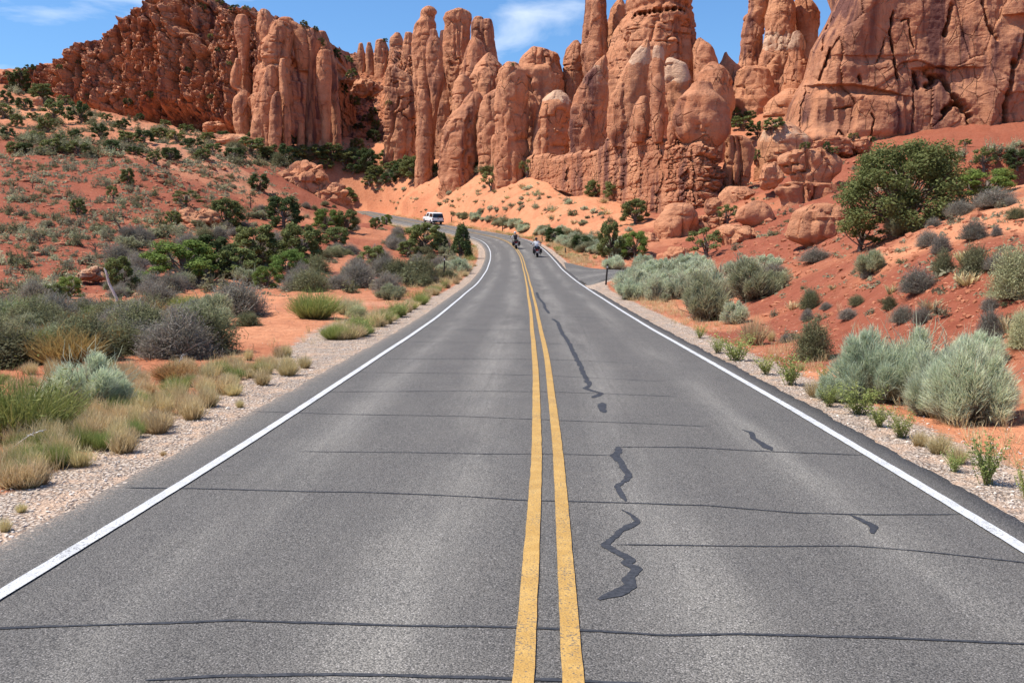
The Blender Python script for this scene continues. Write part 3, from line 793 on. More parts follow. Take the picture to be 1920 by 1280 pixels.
# ------------------------------------------------------------------ right cliff
def build_right_cliff():
    nu, nv = 390, 270
    yy = np.linspace(292, -95, nv)
    left = np.interp(-yy, [-300, -262, -200, -172, -150, -97, -72, -45, 0, 95], [1452, 1462, 1478, 1492, 1506, 1519, 1533, 1548, 1569, 1606])
    u = np.linspace(0, 1, nu) ** 0.9
    PX = left[None] + (2240 - left)[None] * u[:, None]; PY = np.repeat(yy[None], nu, 0)
    Y0 = np.interp(PX, [1450, 1505, 1920, 2240], [136, 134, 131, 128])
    lean = (292 - PY) / FPX * 125 * 0.03
    du = (PX - left[None]) / FPX * 130
    curl = 9.0 * (1 - np.sqrt(1 - np.clip(1 - du / 5.0, 0, 1) ** 2))
    P = at(PX, PY, Y0 + lean + curl).reshape(-1, 3)
    px, py = PX.ravel(), PY.ravel()
    n = np.array([-0.15, -0.99, 0.0])
    e, cr = voro(P / np.array([5.2, 5.2, 9.0]) + 0.25 * fbm(P / 5, 40, 3)[:, None], 39)
    d = 0.9 * fbm(P / np.array([14, 14, 22]), 41, 3) + 0.22 * fbm(P / 2.6, 43, 4) + 0.09 * fbm(P / 0.8, 44, 3) + 0.75 * (cr - .5) - 0.14 * (1 - sstep(0, .06, e))
    ribw = sstep(1770, 1860, px)
    d += ribw * 2.4 * ridged(P / np.array([6.0, 9, 60]), 45, 2)
    rb = sstep(1500, 1530, px) * (1 - sstep(1560, 1620, px - (py < 150) * (150 - py) * 0.42))
    d += rb * 1.1 * ridged(P / np.array([3.2, 9, 40]), 46, 2)
    # ledge lines: the wall steps back below them
    for pts, dep, w in [([(1508, 162), (1540, 158), (1600, 158), (1640, 165), (1700, 180)], 0.9, 26), ([(1712, 128), (1760, 124), (1800, 127), (1830, 129)], 0.8, 60),
                        ([(1880, 33), (1945, 30)], 0.8, 40), ([(1545, 102), (1600, 106), (1700, 104)], 0.25, 20)]:
        ly = np.interp(px, [p[0] for p in pts], [p[1] for p in pts]); inx = sstep(pts[0][0] - 16, pts[0][0] + 18, px) * (1 - sstep(pts[-1][0] - 26, pts[-1][0] + 22, px))
        jj = 2.0 * fbm(np.stack([px / 16, px * 0, px * 0], -1), 47, 3)
        below = py - ly - jj
        d -= inx * dep * sstep(-1.2, 0.6, below) * (1 - sstep(w * 0.3, w, below))
    # cracks and the deep shaded flakes
    wig = 1.6 * fbm(np.stack([px / 14, py / 14, px * 0], -1), 49, 3)
    thin0 = fbm(np.stack([px / 14, py / 14, px * 0], -1), 50, 2)
    for pts, dep, w in [([(1674, 22), (1668, 60), (1676, 108), (1682, 145)], 1.8, 2.6), ([(1660, 72), (1652, 98), (1644, 118)], 1.0, 1.6), ([(1631, 214), (1637, 225), (1630, 258)], 1.2, 1.6),
                        ([(1786, 8), (1778, 40), (1772, 66)], 2.0, 5), ([(1838, 0), (1848, 50), (1866, 80)], 1.6, 5), ([(1690, 40), (1702, 36), (1708, 76), (1714, 90)], 0.9, 2.4),
                        ([(1738, 132), (1752, 150), (1742, 158)], 3.4, 8), ([(1748, 138), (1772, 148), (1785, 175), (1800, 200), (1812, 215), (1818, 248)], 4.0, 6.5),
                        ([(1770, 208), (1785, 196), (1800, 196), (1812, 206)], 4.0, 7.5), ([(1716, 135), (1722, 165)], 2.0, 4), ([(1736, 170), (1750, 164)], 0.7, 1.6),
                        ([(1748, 238), (1760, 228), (1772, 214)], 0.9, 2.0), ([(1894, 120), (1886, 160), (1878, 200), (1878, 235)], 2.2, 6.5), ([(1918, 60), (1905, 110), (1896, 130)], 1.4, 4),
                        ([(1868, 245), (1866, 285)], 0.8, 2), ([(1712, 130), (1714, 200), (1710, 250)], 0.7, 2.6), ([(1610, 142), (1613, 152)], 1.4, 3.6), ([(1542, 96), (1548, 60), (1566, 20)], 1.6, 5),
                        ([(1536, 150), (1548, 120), (1556, 92)], 1.4, 4.0), ([(1562, 262), (1572, 245), (1590, 268), (1602, 262)], 0.8, 2.2), ([(1566, 205), (1596, 200)], 0.7, 3)]:
        thin = 0.55 + 0.5 * thin0
        d -= 0.9 * dep * np.clip(thin * 1.4, .35, 1.2) * np.exp(-((seg_dist(px + wig, py + wig, pts)) / (w * 0.8 * np.clip(thin + .2, .35, .9))) ** 2)
    # slabs proud of the wall
    d += 0.7 * sstep(0, 6, py - 175) * (1 - sstep(245, 262, py)) * sstep(1632, 1640, px + 0.15 * py) * (1 - sstep(1692, 1700, px))
    lump = (1 - sstep(1500, 1700, px)) * sstep(225, 268, py)
    d += lump * (1.6 * np.abs(fbm(P / np.array([4, 4, 3]), 53, 3)) + 1.4)
    V = (P + n[None] * d[:, None]).reshape(nu, nv, 3)
    ret = np.stack([V[0] + np.array([3.0, 10.0, 0]), V[0] + np.array([10, 45.0, 0])])[::-1]
    V = np.concatenate([ret, V], 0); nu2 = nu + 2
    topb = V[:, -1:] + np.array([[[3, 25, 16.0]]])
    V = np.concatenate([V, topb], 1); nv2 = nv + 1
    PXc = np.concatenate([np.repeat(PX[:1], 2, 0), PX], 0); PXc = np.concatenate([PXc, PXc[:, -1:]], 1)
    PYc = np.concatenate([np.repeat(PY[:1], 2, 0), PY], 0); PYc = np.concatenate([PYc, PYc[:, -1:]], 1)
    V = V.reshape(-1, 3); org = np.array([50, 125, 14.0])
    var = (0.35 + 0.5 * (1 - sstep(1690, 1760, PXc)) * (1 - sstep(60, 170, PYc)) + 0.75 * np.exp(-((PXc - 1717 - (PYc - 200) * -0.05) / 9) ** 2) * (PYc > 130) + 0.3 * (np.abs(PXc - 1750) < 40) * (PYc > 150)).ravel()
    pal = (0.75 * np.exp(-(((PXc - 1905) / 18) ** 2 + ((PYc - 80) / 9) ** 2)) + 0.6 * np.exp(-(((PXc - 1905) / 14) ** 2 + ((PYc - 160) / 16) ** 2))).ravel()
    q = grid_quads(nu2, nv2); f = V[q[nv2 * 60 + 20]]
    if np.cross(f[1] - f[0], f[2] - f[0])[1] > 0: q = q[:, ::-1]
    me = mesh_np('rock_cliff', V - org, q, None, MAT_ROCK, {'pale': pal, 'varnish': var}, sharp=34)
    return obj('rock_cliff', me, loc=org, label='sheer red sandstone cliff with dark cracks filling the upper right', cat='cliff', kind='thing')
build_right_cliff()

# ------------------------------------------------------------------ the blocky plinth under the middle towers
PL_Y = ([930, 960, 1000, 1060, 1140, 1250, 1348], [180, 174, 164, 152, 138, 124, 117])
def plinth_y(px): return np.interp(px, *PL_Y)
def build_plinth():
    nu, nv = 420, 190
    px = np.linspace(962, 1349, nu)
    top = np.interp(px, [962, 985, 1030, 1068, 1100, 1134, 1142, 1200, 1250, 1270, 1349], [304, 296, 292, 292, 288, 282, 258, 256, 260, 262, 272])
    top = top + 5 * fbm(np.stack([px / 22, px * 0, px * 0], -1), 33, 3) + 3 * np.tanh(4 * pn(np.stack([px / 15, px * 0 + 5, px * 0], -1), 34))
    bot = np.interp(px, [962, 1010, 1060, 1120, 1180, 1230, 1290, 1349], [318, 338, 352, 372, 388, 402, 408, 398])
    v = np.linspace(0, 1, nv)[None]
    PX = np.repeat(px[:, None], nv, 1); PY = (bot + 8)[:, None] + (top - bot - 8)[:, None] * v
    Y0 = plinth_y(PX)
    du = (1349 - PX) / FPX * 117
    Y0 = Y0 + 8 * (1 - np.sqrt(1 - np.clip(1 - du / 3.2, 0, 1) ** 2))
    Y0 = Y0 + 4.5 * (1 - sstep(0.04, 0.16, v)) * sstep(1240, 1300, PX)                     # undercut at the right foot
    P = at(PX, PY, Y0).reshape(-1, 3); pxx, pyy = PX.ravel(), PY.ravel()
    n = np.array([0.3, -0.95, 0.0])
    n = np.stack([0.25 + 0.7 * sstep(1310, 1349, pxx), -0.95 + 0.5 * sstep(1310, 1349, pxx), pxx * 0], -1)
    d = blocks(P, (1.7, 1.7, 1.25), 21, 1.1, 0.5) + blocks(P, (0.7, 0.7, 0.55), 23, 0.42, 0.22) + 0.5 * fbm(P / 3.2, 25, 3) + 0.1 * fbm(P / .5, 26, 2)
    warp = P[:, 2] + 0.5 * fbm(P / 5, 27, 2)
    L = pn(np.stack([P[:, 0] * 0, P[:, 0] / 25, warp / 1.7], -1), 28)
    d += 0.35 * np.tanh(5 * L) - 0.5 * np.exp(-(L / .06) ** 2)
    wig = 2.5 * fbm(np.stack([pxx / 11, pyy / 11, pxx * 0], -1), 29, 2)
    for pts, dep, w in [([(1243, 255), (1246, 330), (1238, 400)], 2.6, 3.5), ([(1172, 255), (1174, 320), (1172, 375)], 1.2, 2.4), ([(1062, 292), (1070, 310), (1068, 350)], 1.6, 4),
                        ([(1000, 296), (1050, 296), (1072, 302)], 0.9, 3), ([(1300, 275), (1302, 330), (1306, 380)], 1.0, 2.6), ([(1115, 280), (1112, 330), (1118, 370)], 0.9, 2.2),
                        ([(1210, 260), (1206, 330), (1212, 390)], 0.8, 2)]:
        d -= dep * np.exp(-(seg_dist(pxx + wig, pyy, pts) / w) ** 2)
    d -= 0.9 * sstep(0.93, 1.0, (v * np.ones_like(PX)).ravel())
    V = (P + n * d[:, None]).reshape(nu, nv, 3)
    t1 = V[:, -1:] + np.array([[[0.3, 2.5, 0.7]]]); t2 = V[:, -1:] + np.array([[[2.0, 16, 2.0]]])
    V = np.concatenate([V, t1, t2], 1)
    r1 = V[-1:] + np.array([[[-1.0, 12, 0]]])
    V = np.concatenate([V, r1], 0)
    nu2, nv2 = nu + 1, nv + 2; V = V.reshape(-1, 3); org = np.array([6, 140, 12.0])
    q = grid_quads(nu2, nv2); f = V[q[nv2 * 60 + 20]]
    if np.cross(f[1] - f[0], f[2] - f[0])[1] > 0: q = q[:, ::-1]
    me = mesh_np('rock_ledge', V - org, q, None, MAT_ROCK, {'pale': np.zeros(len(V)), 'varnish': 0.2 * np.ones(len(V))}, sharp=34)
    return obj('rock_ledge', me, loc=org, label='blocky layered red rock base carrying the middle towers', cat='rock ledge', kind='thing')
build_plinth()
def on_plinth(cx, xl, xr, thick=1.05):
    return float(plinth_y(cx)) + thick * (xr - xl) / 2 / FPX * float(plinth_y(cx)) * 0.95

# ------------------------------------------------------------------ standing towers, traced level by level (pixel height, left, right) at their own distance
TOW = [
 # left group in front of the ridge
 (226, 'dark overhanging block high on the left ridge', [(32, 442, 464), (45, 437, 468), (62, 440, 470), (82, 446, 468), (110, 448, 466), (170, 446, 470)], dict(varnish=.6)),
 (228, 'pale topped square block on the crest of the left ridge', [(22, 488, 506), (30, 484, 511), (45, 483, 514), (60, 481, 516), (110, 478, 518), (170, 480, 515)], dict(pale=[(18, 28, .5)])),
 (222, 'small capped tower left of the thick left-ridge pillar', [(112, 441, 451), (137, 433, 455), (158, 430, 451), (166, 434, 449), (172, 452, 470), (182, 440, 474), (205, 432, 474), (226, 434, 472), (252, 444, 471)], dict()),
 (221, 'thick tower with a bulging head in front of the left ridge', [(48, 512, 540), (54, 508, 546), (66, 506, 547), (78, 494, 546), (88, 489, 543), (120, 486, 545), (150, 480, 546), (190, 474, 548), (226, 471, 550), (258, 471, 550)], dict(flute=1.3)),
 (217, 'smooth leaning slab at the front of the thick left tower', [(126, 500, 518), (150, 491, 522), (190, 480, 524), (232, 474, 524), (264, 472, 526)], dict(thick=.6, layer=.6)),
 (214, 'low rounded lobe at the foot of the thick left tower', [(174, 516, 525), (182, 510, 526), (212, 506, 528), (266, 503, 527)], dict()),
 (216, 'thin column on the right side of the thick left tower', [(112, 525, 535), (125, 522, 536), (150, 524, 538), (178, 526, 540), (212, 530, 544), (258, 531, 546)], dict()),
 (225, 'ledgy block overhanging the dark alcove of the left ridge', [(40, 522, 552), (52, 545, 572), (66, 548, 578), (90, 550, 582), (112, 552, 584), (128, 558, 582)], dict(thick=1.0, foot=False)),
 (225, 'shadowed column in the dark alcove of the left ridge', [(58, 575, 598), (72, 572, 604), (100, 573, 598), (140, 577, 592), (190, 574, 590), (275, 570, 592)], dict(varnish=.7)),  # varnish amount darkens the rock colour for the alcove's shade
 (222, 'thin spire at the right end of the left ridge', [(98, 597, 617), (112, 594, 620), (135, 592, 621), (160, 594, 622), (200, 598, 620), (240, 603, 619), (280, 606, 618)], dict()),
 (229, 'broken shoulder right of the thin spire on the ridge', [(62, 594, 612), (80, 596, 620), (110, 600, 628), (150, 606, 632), (200, 620, 638), (275, 622, 640)], dict(varnish=.4)),
 (221, 'short round stump below the left ridge alcove', [(233, 560, 568), (242, 558, 570), (270, 556, 572)], dict()),
 (222, 'second tiny stump below the left ridge alcove', [(252, 578, 584), (262, 577, 586), (274, 576, 586)], dict()),
 (222, 'low domed stump right of the tiny ones', [(264, 598, 606), (270, 595, 608), (280, 594, 609)], dict()),
 # fins between the ridge and the middle group
 (312, 'leftmost thin fin between the ridge and the capped tower', [(84, 673, 681), (100, 670, 685), (150, 668, 687), (200, 668, 690)], dict(cap=.9)),
 (310, 'second thin fin between the ridge and the capped tower', [(83, 688, 696), (96, 685, 700), (150, 685, 703), (215, 684, 705)], dict(cap=.9)),
 (306, 'third, broader fin between the ridge and the capped tower', [(78, 704, 724), (95, 702, 728), (140, 703, 731), (230, 702, 734)], dict()),
 (296, 'knobby fin left of the capped tower with a rounded top', [(64, 739, 751), (72, 731, 755), (95, 729, 757), (150, 730, 757), (265, 731, 759)], dict(layer=1.5)),
 (262, 'stepped fin standing against the capped tower', [(64, 760, 773), (76, 758, 776), (100, 755, 780), (170, 752, 784), (292, 748, 786)], dict(layer=1.4)),
 (226, 'wide pale orange apron wall below the fins', [(126, 726, 744), (140, 722, 764), (165, 718, 780), (220, 716, 786), (290, 714, 788)], dict(thick=.35, pale=[(120, 150, .4)], flute=1.5)),
 # tall group left of the gap
 (216, 'tall tower with a mushroom cap left of the gap', [(16, 795, 815), (20, 789, 820), (29, 789, 819), (34, 790, 814), (46, 778, 818), (62, 775, 818), (95, 775, 815), (150, 777, 813), (220, 780, 812), (305, 779, 814)], dict(cap=.25)),
 (207, 'slender leaning column with a tiny cap right of the mushroom tower', [(58, 807, 820), (62, 806, 822), (67, 808, 821), (78, 802, 828), (102, 799, 830), (150, 803, 832), (180, 807, 827), (210, 806, 820), (245, 804, 816), (308, 802, 814)], dict(layer=.8)),
 (204, 'short blocky column at the foot of the mushroom tower', [(172, 787, 802), (180, 784, 806), (205, 782, 811), (212, 785, 810), (250, 783, 812), (312, 778, 812)], dict(varnish=.3)),
 (213, 'broad tower with a flat overhanging caprock', [(21, 850, 878), (25, 836, 886), (36, 831, 889), (43, 832, 887), (48, 836, 885), (65, 833, 884), (90, 831, 880), (120, 832, 884), (160, 838, 888), (200, 844, 890), (310, 846, 890)], dict(cap=.2, layer=.8)),
 (215, 'narrow slab wedged behind the flat-capped tower', [(60, 826, 836), (80, 824, 840), (130, 820, 846), (200, 816, 850), (305, 814, 852)], dict(varnish=.8, flute=.4)),  # varnish amount paints the slab dark, standing in for shade in the cleft
 (222, 'dark tower behind the flat-capped one', [(36, 888, 906), (44, 884, 911), (100, 884, 913), (305, 880, 916)], dict(varnish=.6)),
 (214, 'rightmost leaning tower of the group left of the gap', [(41, 902, 923), (48, 899, 926), (66, 900, 927), (90, 904, 930), (122, 908, 934), (200, 905, 938), (300, 900, 940)], dict(varnish=.35)),
 (207, 'sloping hump below the flat-capped tower', [(70, 884, 893), (82, 878, 907), (100, 869, 912), (126, 860, 918), (145, 857, 922), (220, 850, 930), (310, 846, 932)], dict(layer=1.4)),
 (203, 'cone shaped mound right of the flat-capped tower', [(104, 910, 924), (112, 900, 931), (126, 891, 942), (150, 884, 952), (200, 878, 962), (310, 868, 972)], dict(layer=1.3)),
 (196, 'domed pillar behind the front left bulbous pillar', [(146, 859, 879), (155, 852, 885), (176, 849, 887), (210, 848, 888), (312, 846, 890)], dict()),
 (190, 'bulbous front pillar just right of the black cleft', [(178, 880, 902), (186, 872, 907), (200, 864, 906), (213, 850, 905), (226, 841, 900), (242, 834, 896), (276, 829, 893), (312, 823, 893)], dict(layer=.9, varnish=.25)),
 (187, 'knob-headed front pillar beside the bulbous one', [(152, 941, 956), (158, 936, 959), (166, 932, 960), (180, 912, 958), (196, 904, 952), (214, 899, 950), (240, 895, 949), (276, 896, 946), (314, 897, 944)], dict(varnish=.3)),
 (183, 'small rounded buttress on the knob-headed front pillar', [(256, 924, 942), (264, 921, 944), (314, 920, 943)], dict()),
 # middle group
 (186, 'layered hoodoo with a stepped head in the centre', [(92, 993, 1011), (97, 986, 1038), (107, 978, 1047), (120, 973, 1050), (128, 970, 1052), (146, 967, 1058), (164, 968, 1062), (176, 974, 1063), (196, 970, 1062), (230, 962, 1062), (300, 955, 1062)], dict(layer=2.0, cap=.2, pale=[(165, 185, .35)])),
 (178, 'ribbed buttress below the stepped hoodoo', [(168, 966, 990), (180, 956, 1010), (200, 951, 1030), (240, 949, 1050), (280, 944, 1060), (318, 938, 1062)], dict(flute=1.6)),
 (170, 'white topped dome pillar in the centre', [(174, 1034, 1056), (181, 1022, 1065), (196, 1012, 1071), (214, 1006, 1070), (240, 1000, 1065), (296, 988, 1065)], dict(cap=.35, pale=[(165, 190, 1.0)])),
 (188, 'smooth rounded slab behind the stepped hoodoo', [(79, 1073, 1086), (88, 1065, 1094), (112, 1057, 1096), (142, 1056, 1097), (200, 1056, 1098), (260, 1056, 1098)], dict(varnish=.3)),
 (156, 'dark varnished slab with a pale left shoulder', [(106, 1130, 1137), (116, 1118, 1140), (131, 1107, 1141), (147, 1094, 1142), (172, 1080, 1142), (188, 1075, 1143), (204, 1069, 1143), (228, 1066, 1142), (262, 1065, 1141), (286, 1066, 1140)], dict(thick=.7, varnish=.75, pale=[(120, 158, .55)])),
 (182, 'tall dark fin left of the great central tower', [(-70, 1102, 1130), (0, 1098, 1134), (26, 1097, 1135), (100, 1092, 1144), (142, 1096, 1146), (250, 1098, 1150)], dict(varnish=.7, layer=.6)),
 (186, 'small rounded spire between the dark fin and great tower', [(3, 1156, 1169), (15, 1146, 1175), (50, 1140, 1178), (150, 1138, 1180), (250, 1138, 1180)], dict(layer=1.2)),
 (176, 'great central tower with a row of dark hollows near its top', [(-70, 1182, 1290), (0, 1177, 1296), (17, 1175, 1297), (20, 1179, 1292), (25, 1178, 1293), (28, 1172, 1299), (60, 1152, 1301), (100, 1145, 1305), (130, 1142, 1310), (170, 1141, 1312), (262, 1140, 1312)], dict(layer=.9, flute=.6, pale=[(40, 66, .35)], res=.2, notch=[(1186, 26, 4, 2.2), (1196, 23, 4, 2.2), (1206, 22, 4.5, 2.4), (1217, 20, 4, 2.2), (1228, 18, 5, 2.6), (1240, 18, 5, 2.4), (1252, 17, 4, 2), (1263, 17, 4.5, 2.2), (1275, 17, 4, 2), (1285, 19, 4, 2)])),
 (167, 'rounded shoulder on the right of the great tower', [(74, 1306, 1314), (82, 1300, 1326), (90, 1299, 1337), (110, 1299, 1345), (126, 1299, 1350), (200, 1299, 1356), (270, 1298, 1356)], dict()),
 (148, 'egg shaped rock behind the balanced boulder', [(120, 1327, 1345), (128, 1318, 1363), (146, 1312, 1372), (176, 1310, 1377), (200, 1311, 1379), (214, 1318, 1376), (260, 1322, 1370), (320, 1326, 1362)], dict(layer=.7)),
 (None, 'tall pillar with a pale banded head and a tiny knob', [(77, 1207, 1217), (85, 1204, 1219), (91, 1196, 1219), (101, 1189, 1219), (116, 1177, 1219), (131, 1167, 1216), (151, 1157, 1215), (176, 1150, 1215), (212, 1143, 1215), (246, 1140, 1214), (258, 1143, 1212)], dict(foot=False, pale=[(88, 120, .9)], layer=.8, thick=.7)),
 (-2.0, 'rounded lobe on the right of the pale-headed pillar', [(184, 1199, 1214), (198, 1189, 1218), (225, 1181, 1219), (250, 1178, 1218), (258, 1180, 1215)], dict(foot=False, layer=.6)),
 (None, 'flat-topped pillar with pale crown right of the cleft', [(84, 1228, 1241), (94, 1223, 1246), (126, 1223, 1246), (200, 1224, 1246), (262, 1224, 1245)], dict(foot=False, pale=[(90, 112, .8)])),
 (-1.6, 'dark stained lobe in front of the flat-topped pillar', [(140, 1230, 1242), (150, 1223, 1247), (176, 1221, 1247), (226, 1222, 1247), (262, 1224, 1244)], dict(foot=False, varnish=.7, layer=.6)),
 (131, 'cream coloured banded knob behind the balanced boulder', [(112, 1250, 1264), (119, 1247, 1286), (132, 1247, 1290), (150, 1250, 1295), (172, 1252, 1296), (265, 1254, 1296)], dict(pale=[(108, 152, 1.0)], layer=2.0)),
 (None, 'small round stone tucked beside the balanced boulder', [(229, 1253, 1263), (238, 1250, 1268), (256, 1250, 1270), (268, 1252, 1268)], dict(foot=False)),
 (None, 'huge balanced boulder shaped like a jug', [(157, 1297, 1330), (163, 1292, 1333), (169, 1288, 1332), (174, 1280, 1338), (182, 1271, 1348), (192, 1268, 1356), (206, 1264, 1361), (226, 1263, 1363), (242, 1266, 1364), (256, 1271, 1361), (269, 1282, 1353), (276, 1296, 1346)], dict(foot=False, cap=.15, layer=.8, flute=.3, thick=.9)),
 # right of the second gap
 (178, 'small pointed spire in the gap right of the great tower', [(100, 1357, 1363), (106, 1355, 1366), (116, 1351, 1375), (130, 1345, 1392), (200, 1340, 1410)], dict(cap=.5)),
 (196, 'left tower of the trio beside the right cliff', [(-40, 1410, 1440), (0, 1402, 1443), (24, 1402, 1440), (31, 1394, 1437), (52, 1391, 1434), (82, 1388, 1430), (114, 1384, 1430), (130, 1372, 1430), (160, 1366, 1430), (230, 1362, 1440)], dict(varnish=.35)),
 (190, 'middle tower of the trio with a pale patch', [(-40, 1450, 1482), (0, 1445, 1486), (16, 1442, 1491), (30, 1438, 1493), (56, 1435, 1494), (76, 1430, 1494), (114, 1422, 1500), (160, 1418, 1500), (240, 1415, 1500)], dict(pale=[(58, 92, .6)], layer=.8)),
 (194, 'round headed right tower of the trio', [(-8, 1497, 1512), (2, 1490, 1521), (12, 1487, 1530), (25, 1485, 1534), (46, 1489, 1533), (60, 1492, 1531), (78, 1490, 1530), (100, 1480, 1532), (160, 1470, 1535), (240, 1455, 1540)], dict(pale=[(62, 90, .45)])),
 (182, 'knobby column at the foot of the tower trio', [(62, 1487, 1500), (72, 1483, 1508), (90, 1478, 1512), (98, 1482, 1508), (120, 1476, 1520), (150, 1470, 1520), (230, 1460, 1525)], dict(pale=[(58, 92, .7)], layer=1.6)),
 (150, 'smooth slickrock dome left of the right cliff', [(173, 1466, 1500), (180, 1456, 1512), (192, 1441, 1520), (215, 1432, 1530), (245, 1424, 1530), (290, 1418, 1530)], dict(layer=.8, flute=.2, thick=.9, cap=.3, pale=[(225, 262, .35)])),
 (172, 'orange slickrock apron below the tower trio', [(140, 1380, 1440), (165, 1376, 1452), (190, 1372, 1462), (215, 1372, 1470), (260, 1372, 1470)], dict(flute=.5)),
 (132, 'pale slickrock hump above the overhanging ledge', [(234, 1440, 1484), (244, 1430, 1500), (262, 1424, 1520), (290, 1420, 1530), (330, 1420, 1530)], dict(layer=.9, flute=.1, cap=.25, pale=[(228, 268, .5)])),
 (128, 'fluted low outcrop right of the balanced boulder', [(255, 1352, 1400), (266, 1348, 1426), (280, 1348, 1432), (310, 1349, 1430), (340, 1350, 1420)], dict(flute=2.2, thick=.5, cap=.15)),
 (170, 'bare rock rise closing the gap behind the towers', [(124, 940, 972), (132, 930, 985), (150, 925, 990), (240, 925, 990)], dict(thick=1.0)),
]
LEDGES = [
 (100, 'overhanging layered ledge left of the big juniper', [(284, 1470, 1556), (291, 1454, 1570), (304, 1449, 1577), (318, 1455, 1580), (326, 1466, 1572), (333, 1484, 1558), (350, 1488, 1552)], dict(thick=.55, layer=2.2, cap=.12)),
 (98, 'long low row of blocks under the overhanging ledge', [(346, 1456, 1584), (353, 1447, 1592), (366, 1449, 1592), (373, 1462, 1580), (380, 1466, 1576)], dict(thick=.35, flute=1.5, cap=.1)),
 (66, 'big tilted slab of orange rock left of the juniper', [(387, 1502, 1580), (394, 1484, 1594), (420, 1478, 1602), (446, 1476, 1604), (455, 1488, 1598), (461, 1510, 1584), (470, 1515, 1580)], dict(thick=.7, layer=.7, flute=.6, cap=.2)),
 (92, 'rounded boulder leaning above the sagebrush', [(380, 1404, 1434), (388, 1387, 1446), (402, 1378, 1452), (414, 1380, 1451), (423, 1398, 1446), (431, 1408, 1434), (440, 1410, 1432)], dict(thick=.9, layer=.6, flute=.4, cap=.3)),
 (107, 'broken red rock mass under the balanced boulder tower', [(392, 1248, 1300), (403, 1240, 1308), (422, 1228, 1308), (440, 1222, 1303), (451, 1234, 1296), (462, 1244, 1288), (472, 1246, 1286)], dict(thick=.8, flute=1.4, rough=1.6)),
 (118, 'stepped outcrop between the tower foot and the overhang', [(352, 1362, 1400), (362, 1352, 1420), (384, 1350, 1424), (396, 1352, 1426), (410, 1350, 1430)], dict(thick=.6, layer=1.6, cap=.15)),
 (112, 'sandy rock step behind the rounded boulder', [(388, 1440, 1480), (396, 1432, 1492), (420, 1430, 1500), (440, 1430, 1500)], dict(thick=.8, layer=1.0, cap=.15)),
]
for i, (Y, label, prof, kw) in enumerate(LEDGES):
    pillar(prof, Y, label, seed=601 + i, name='rock_outcrop', cat='rock outcrop', group='broken outcrops right of the towers', res=.18, **kw)
for i, (Y, label, prof, kw) in enumerate(TOW):
    if Y is None or Y < 0:
        xl = min(p[1] for p in prof); xr = max(p[2] for p in prof)
        Y = on_plinth((xl + xr) / 2, xl, xr) + (Y or 0)
    pillar(prof, Y, label, seed=101 + i, group='sandstone towers', **kw)

# ------------------------------------------------------------------ boulders and low outcrops
def boulder(px, py, w, h, Y, label, seed, dz=None, thick=1.0, flat=0.35, name='boulder', cat='boulder', group='boulders below the towers', top_flat=0.0, layer=0.6, lift=0.0, res=30, pale=0.0):
    """px,py: pixel of the lowest middle point; w,h in pixels"""
    c = at(px, py, Y); W, H = w / FPX * Y / 2, h / FPX * Y
    nth, nph = res, res * 2
    th = np.linspace(0.02, math.pi - 0.02, nth); ph = np.linspace(0, 2 * math.pi, nph, endpoint=False)
    T, F = np.meshgrid(th, ph, indexing='ij')
    D = np.stack([np.sin(T) * np.cos(F), np.sin(T) * np.sin(F), np.cos(T)], -1).reshape(-1, 3)
    S = np.abs(D) ** 0.78 * np.sign(D)
    P = S * np.array([W, W * thick, H * 0.62])
    q = P + seed * 9.1
    s = min(W, H)
    # facets
    rng = np.random.default_rng(seed)
    for _ in range(9):
        n = rng.normal(size=3); n /= np.linalg.norm(n); lim = rng.uniform(.62, .9)
        e = (P / np.array([W, W * thick, H * .62])) @ n - lim
        P = P - np.maximum(e, 0)[:, None] * n[None] * np.array([W, W * thick, H * .62]) * 0.85
    P = P + D * (s * 0.30 * fbm(q / (1.1 * s), seed, 4))[:, None]
    L = pn(np.stack([q[:, 0] * 0 + seed, q[:, 0] / (9 * s), q[:, 2] / (.32 * s)], -1), seed)
    P = P + D * np.array([1, 1, .2]) * (min(layer, .9) * 0.07 * s * np.tanh(4 * L))[:, None]
    P = P + D * blocks(q / s, (.55, .55, .42), seed, .20 * s * max(.5, layer), .10 * s)[:, None]
    P[:, 2] += H * 0.45
    q4 = grid_quads(nth, nph, True)
    V = np.concatenate([P, [P[:nph].mean(0)], [P[-nph:].mean(0)]])
    i = np.arange(nph); j = (i + 1) % nph
    tri = np.concatenate([np.stack([np.full(nph, nth * nph), i, j], -1), np.stack([np.full(nph, nth * nph + 1), (nth - 1) * nph + j, (nth - 1) * nph + i], -1)])
    me = mesh_np(name, V, q4[:, ::-1], tri[:, ::-1][:, [0, 2, 1]] if False else tri, MAT_ROCK, {'pale': np.full(len(V), pale), 'varnish': np.zeros(len(V))}, sharp=36)
    o = obj(name, me, loc=(c[0], c[1], c[2] + lift), label=label, cat=cat, group=group)
    return o
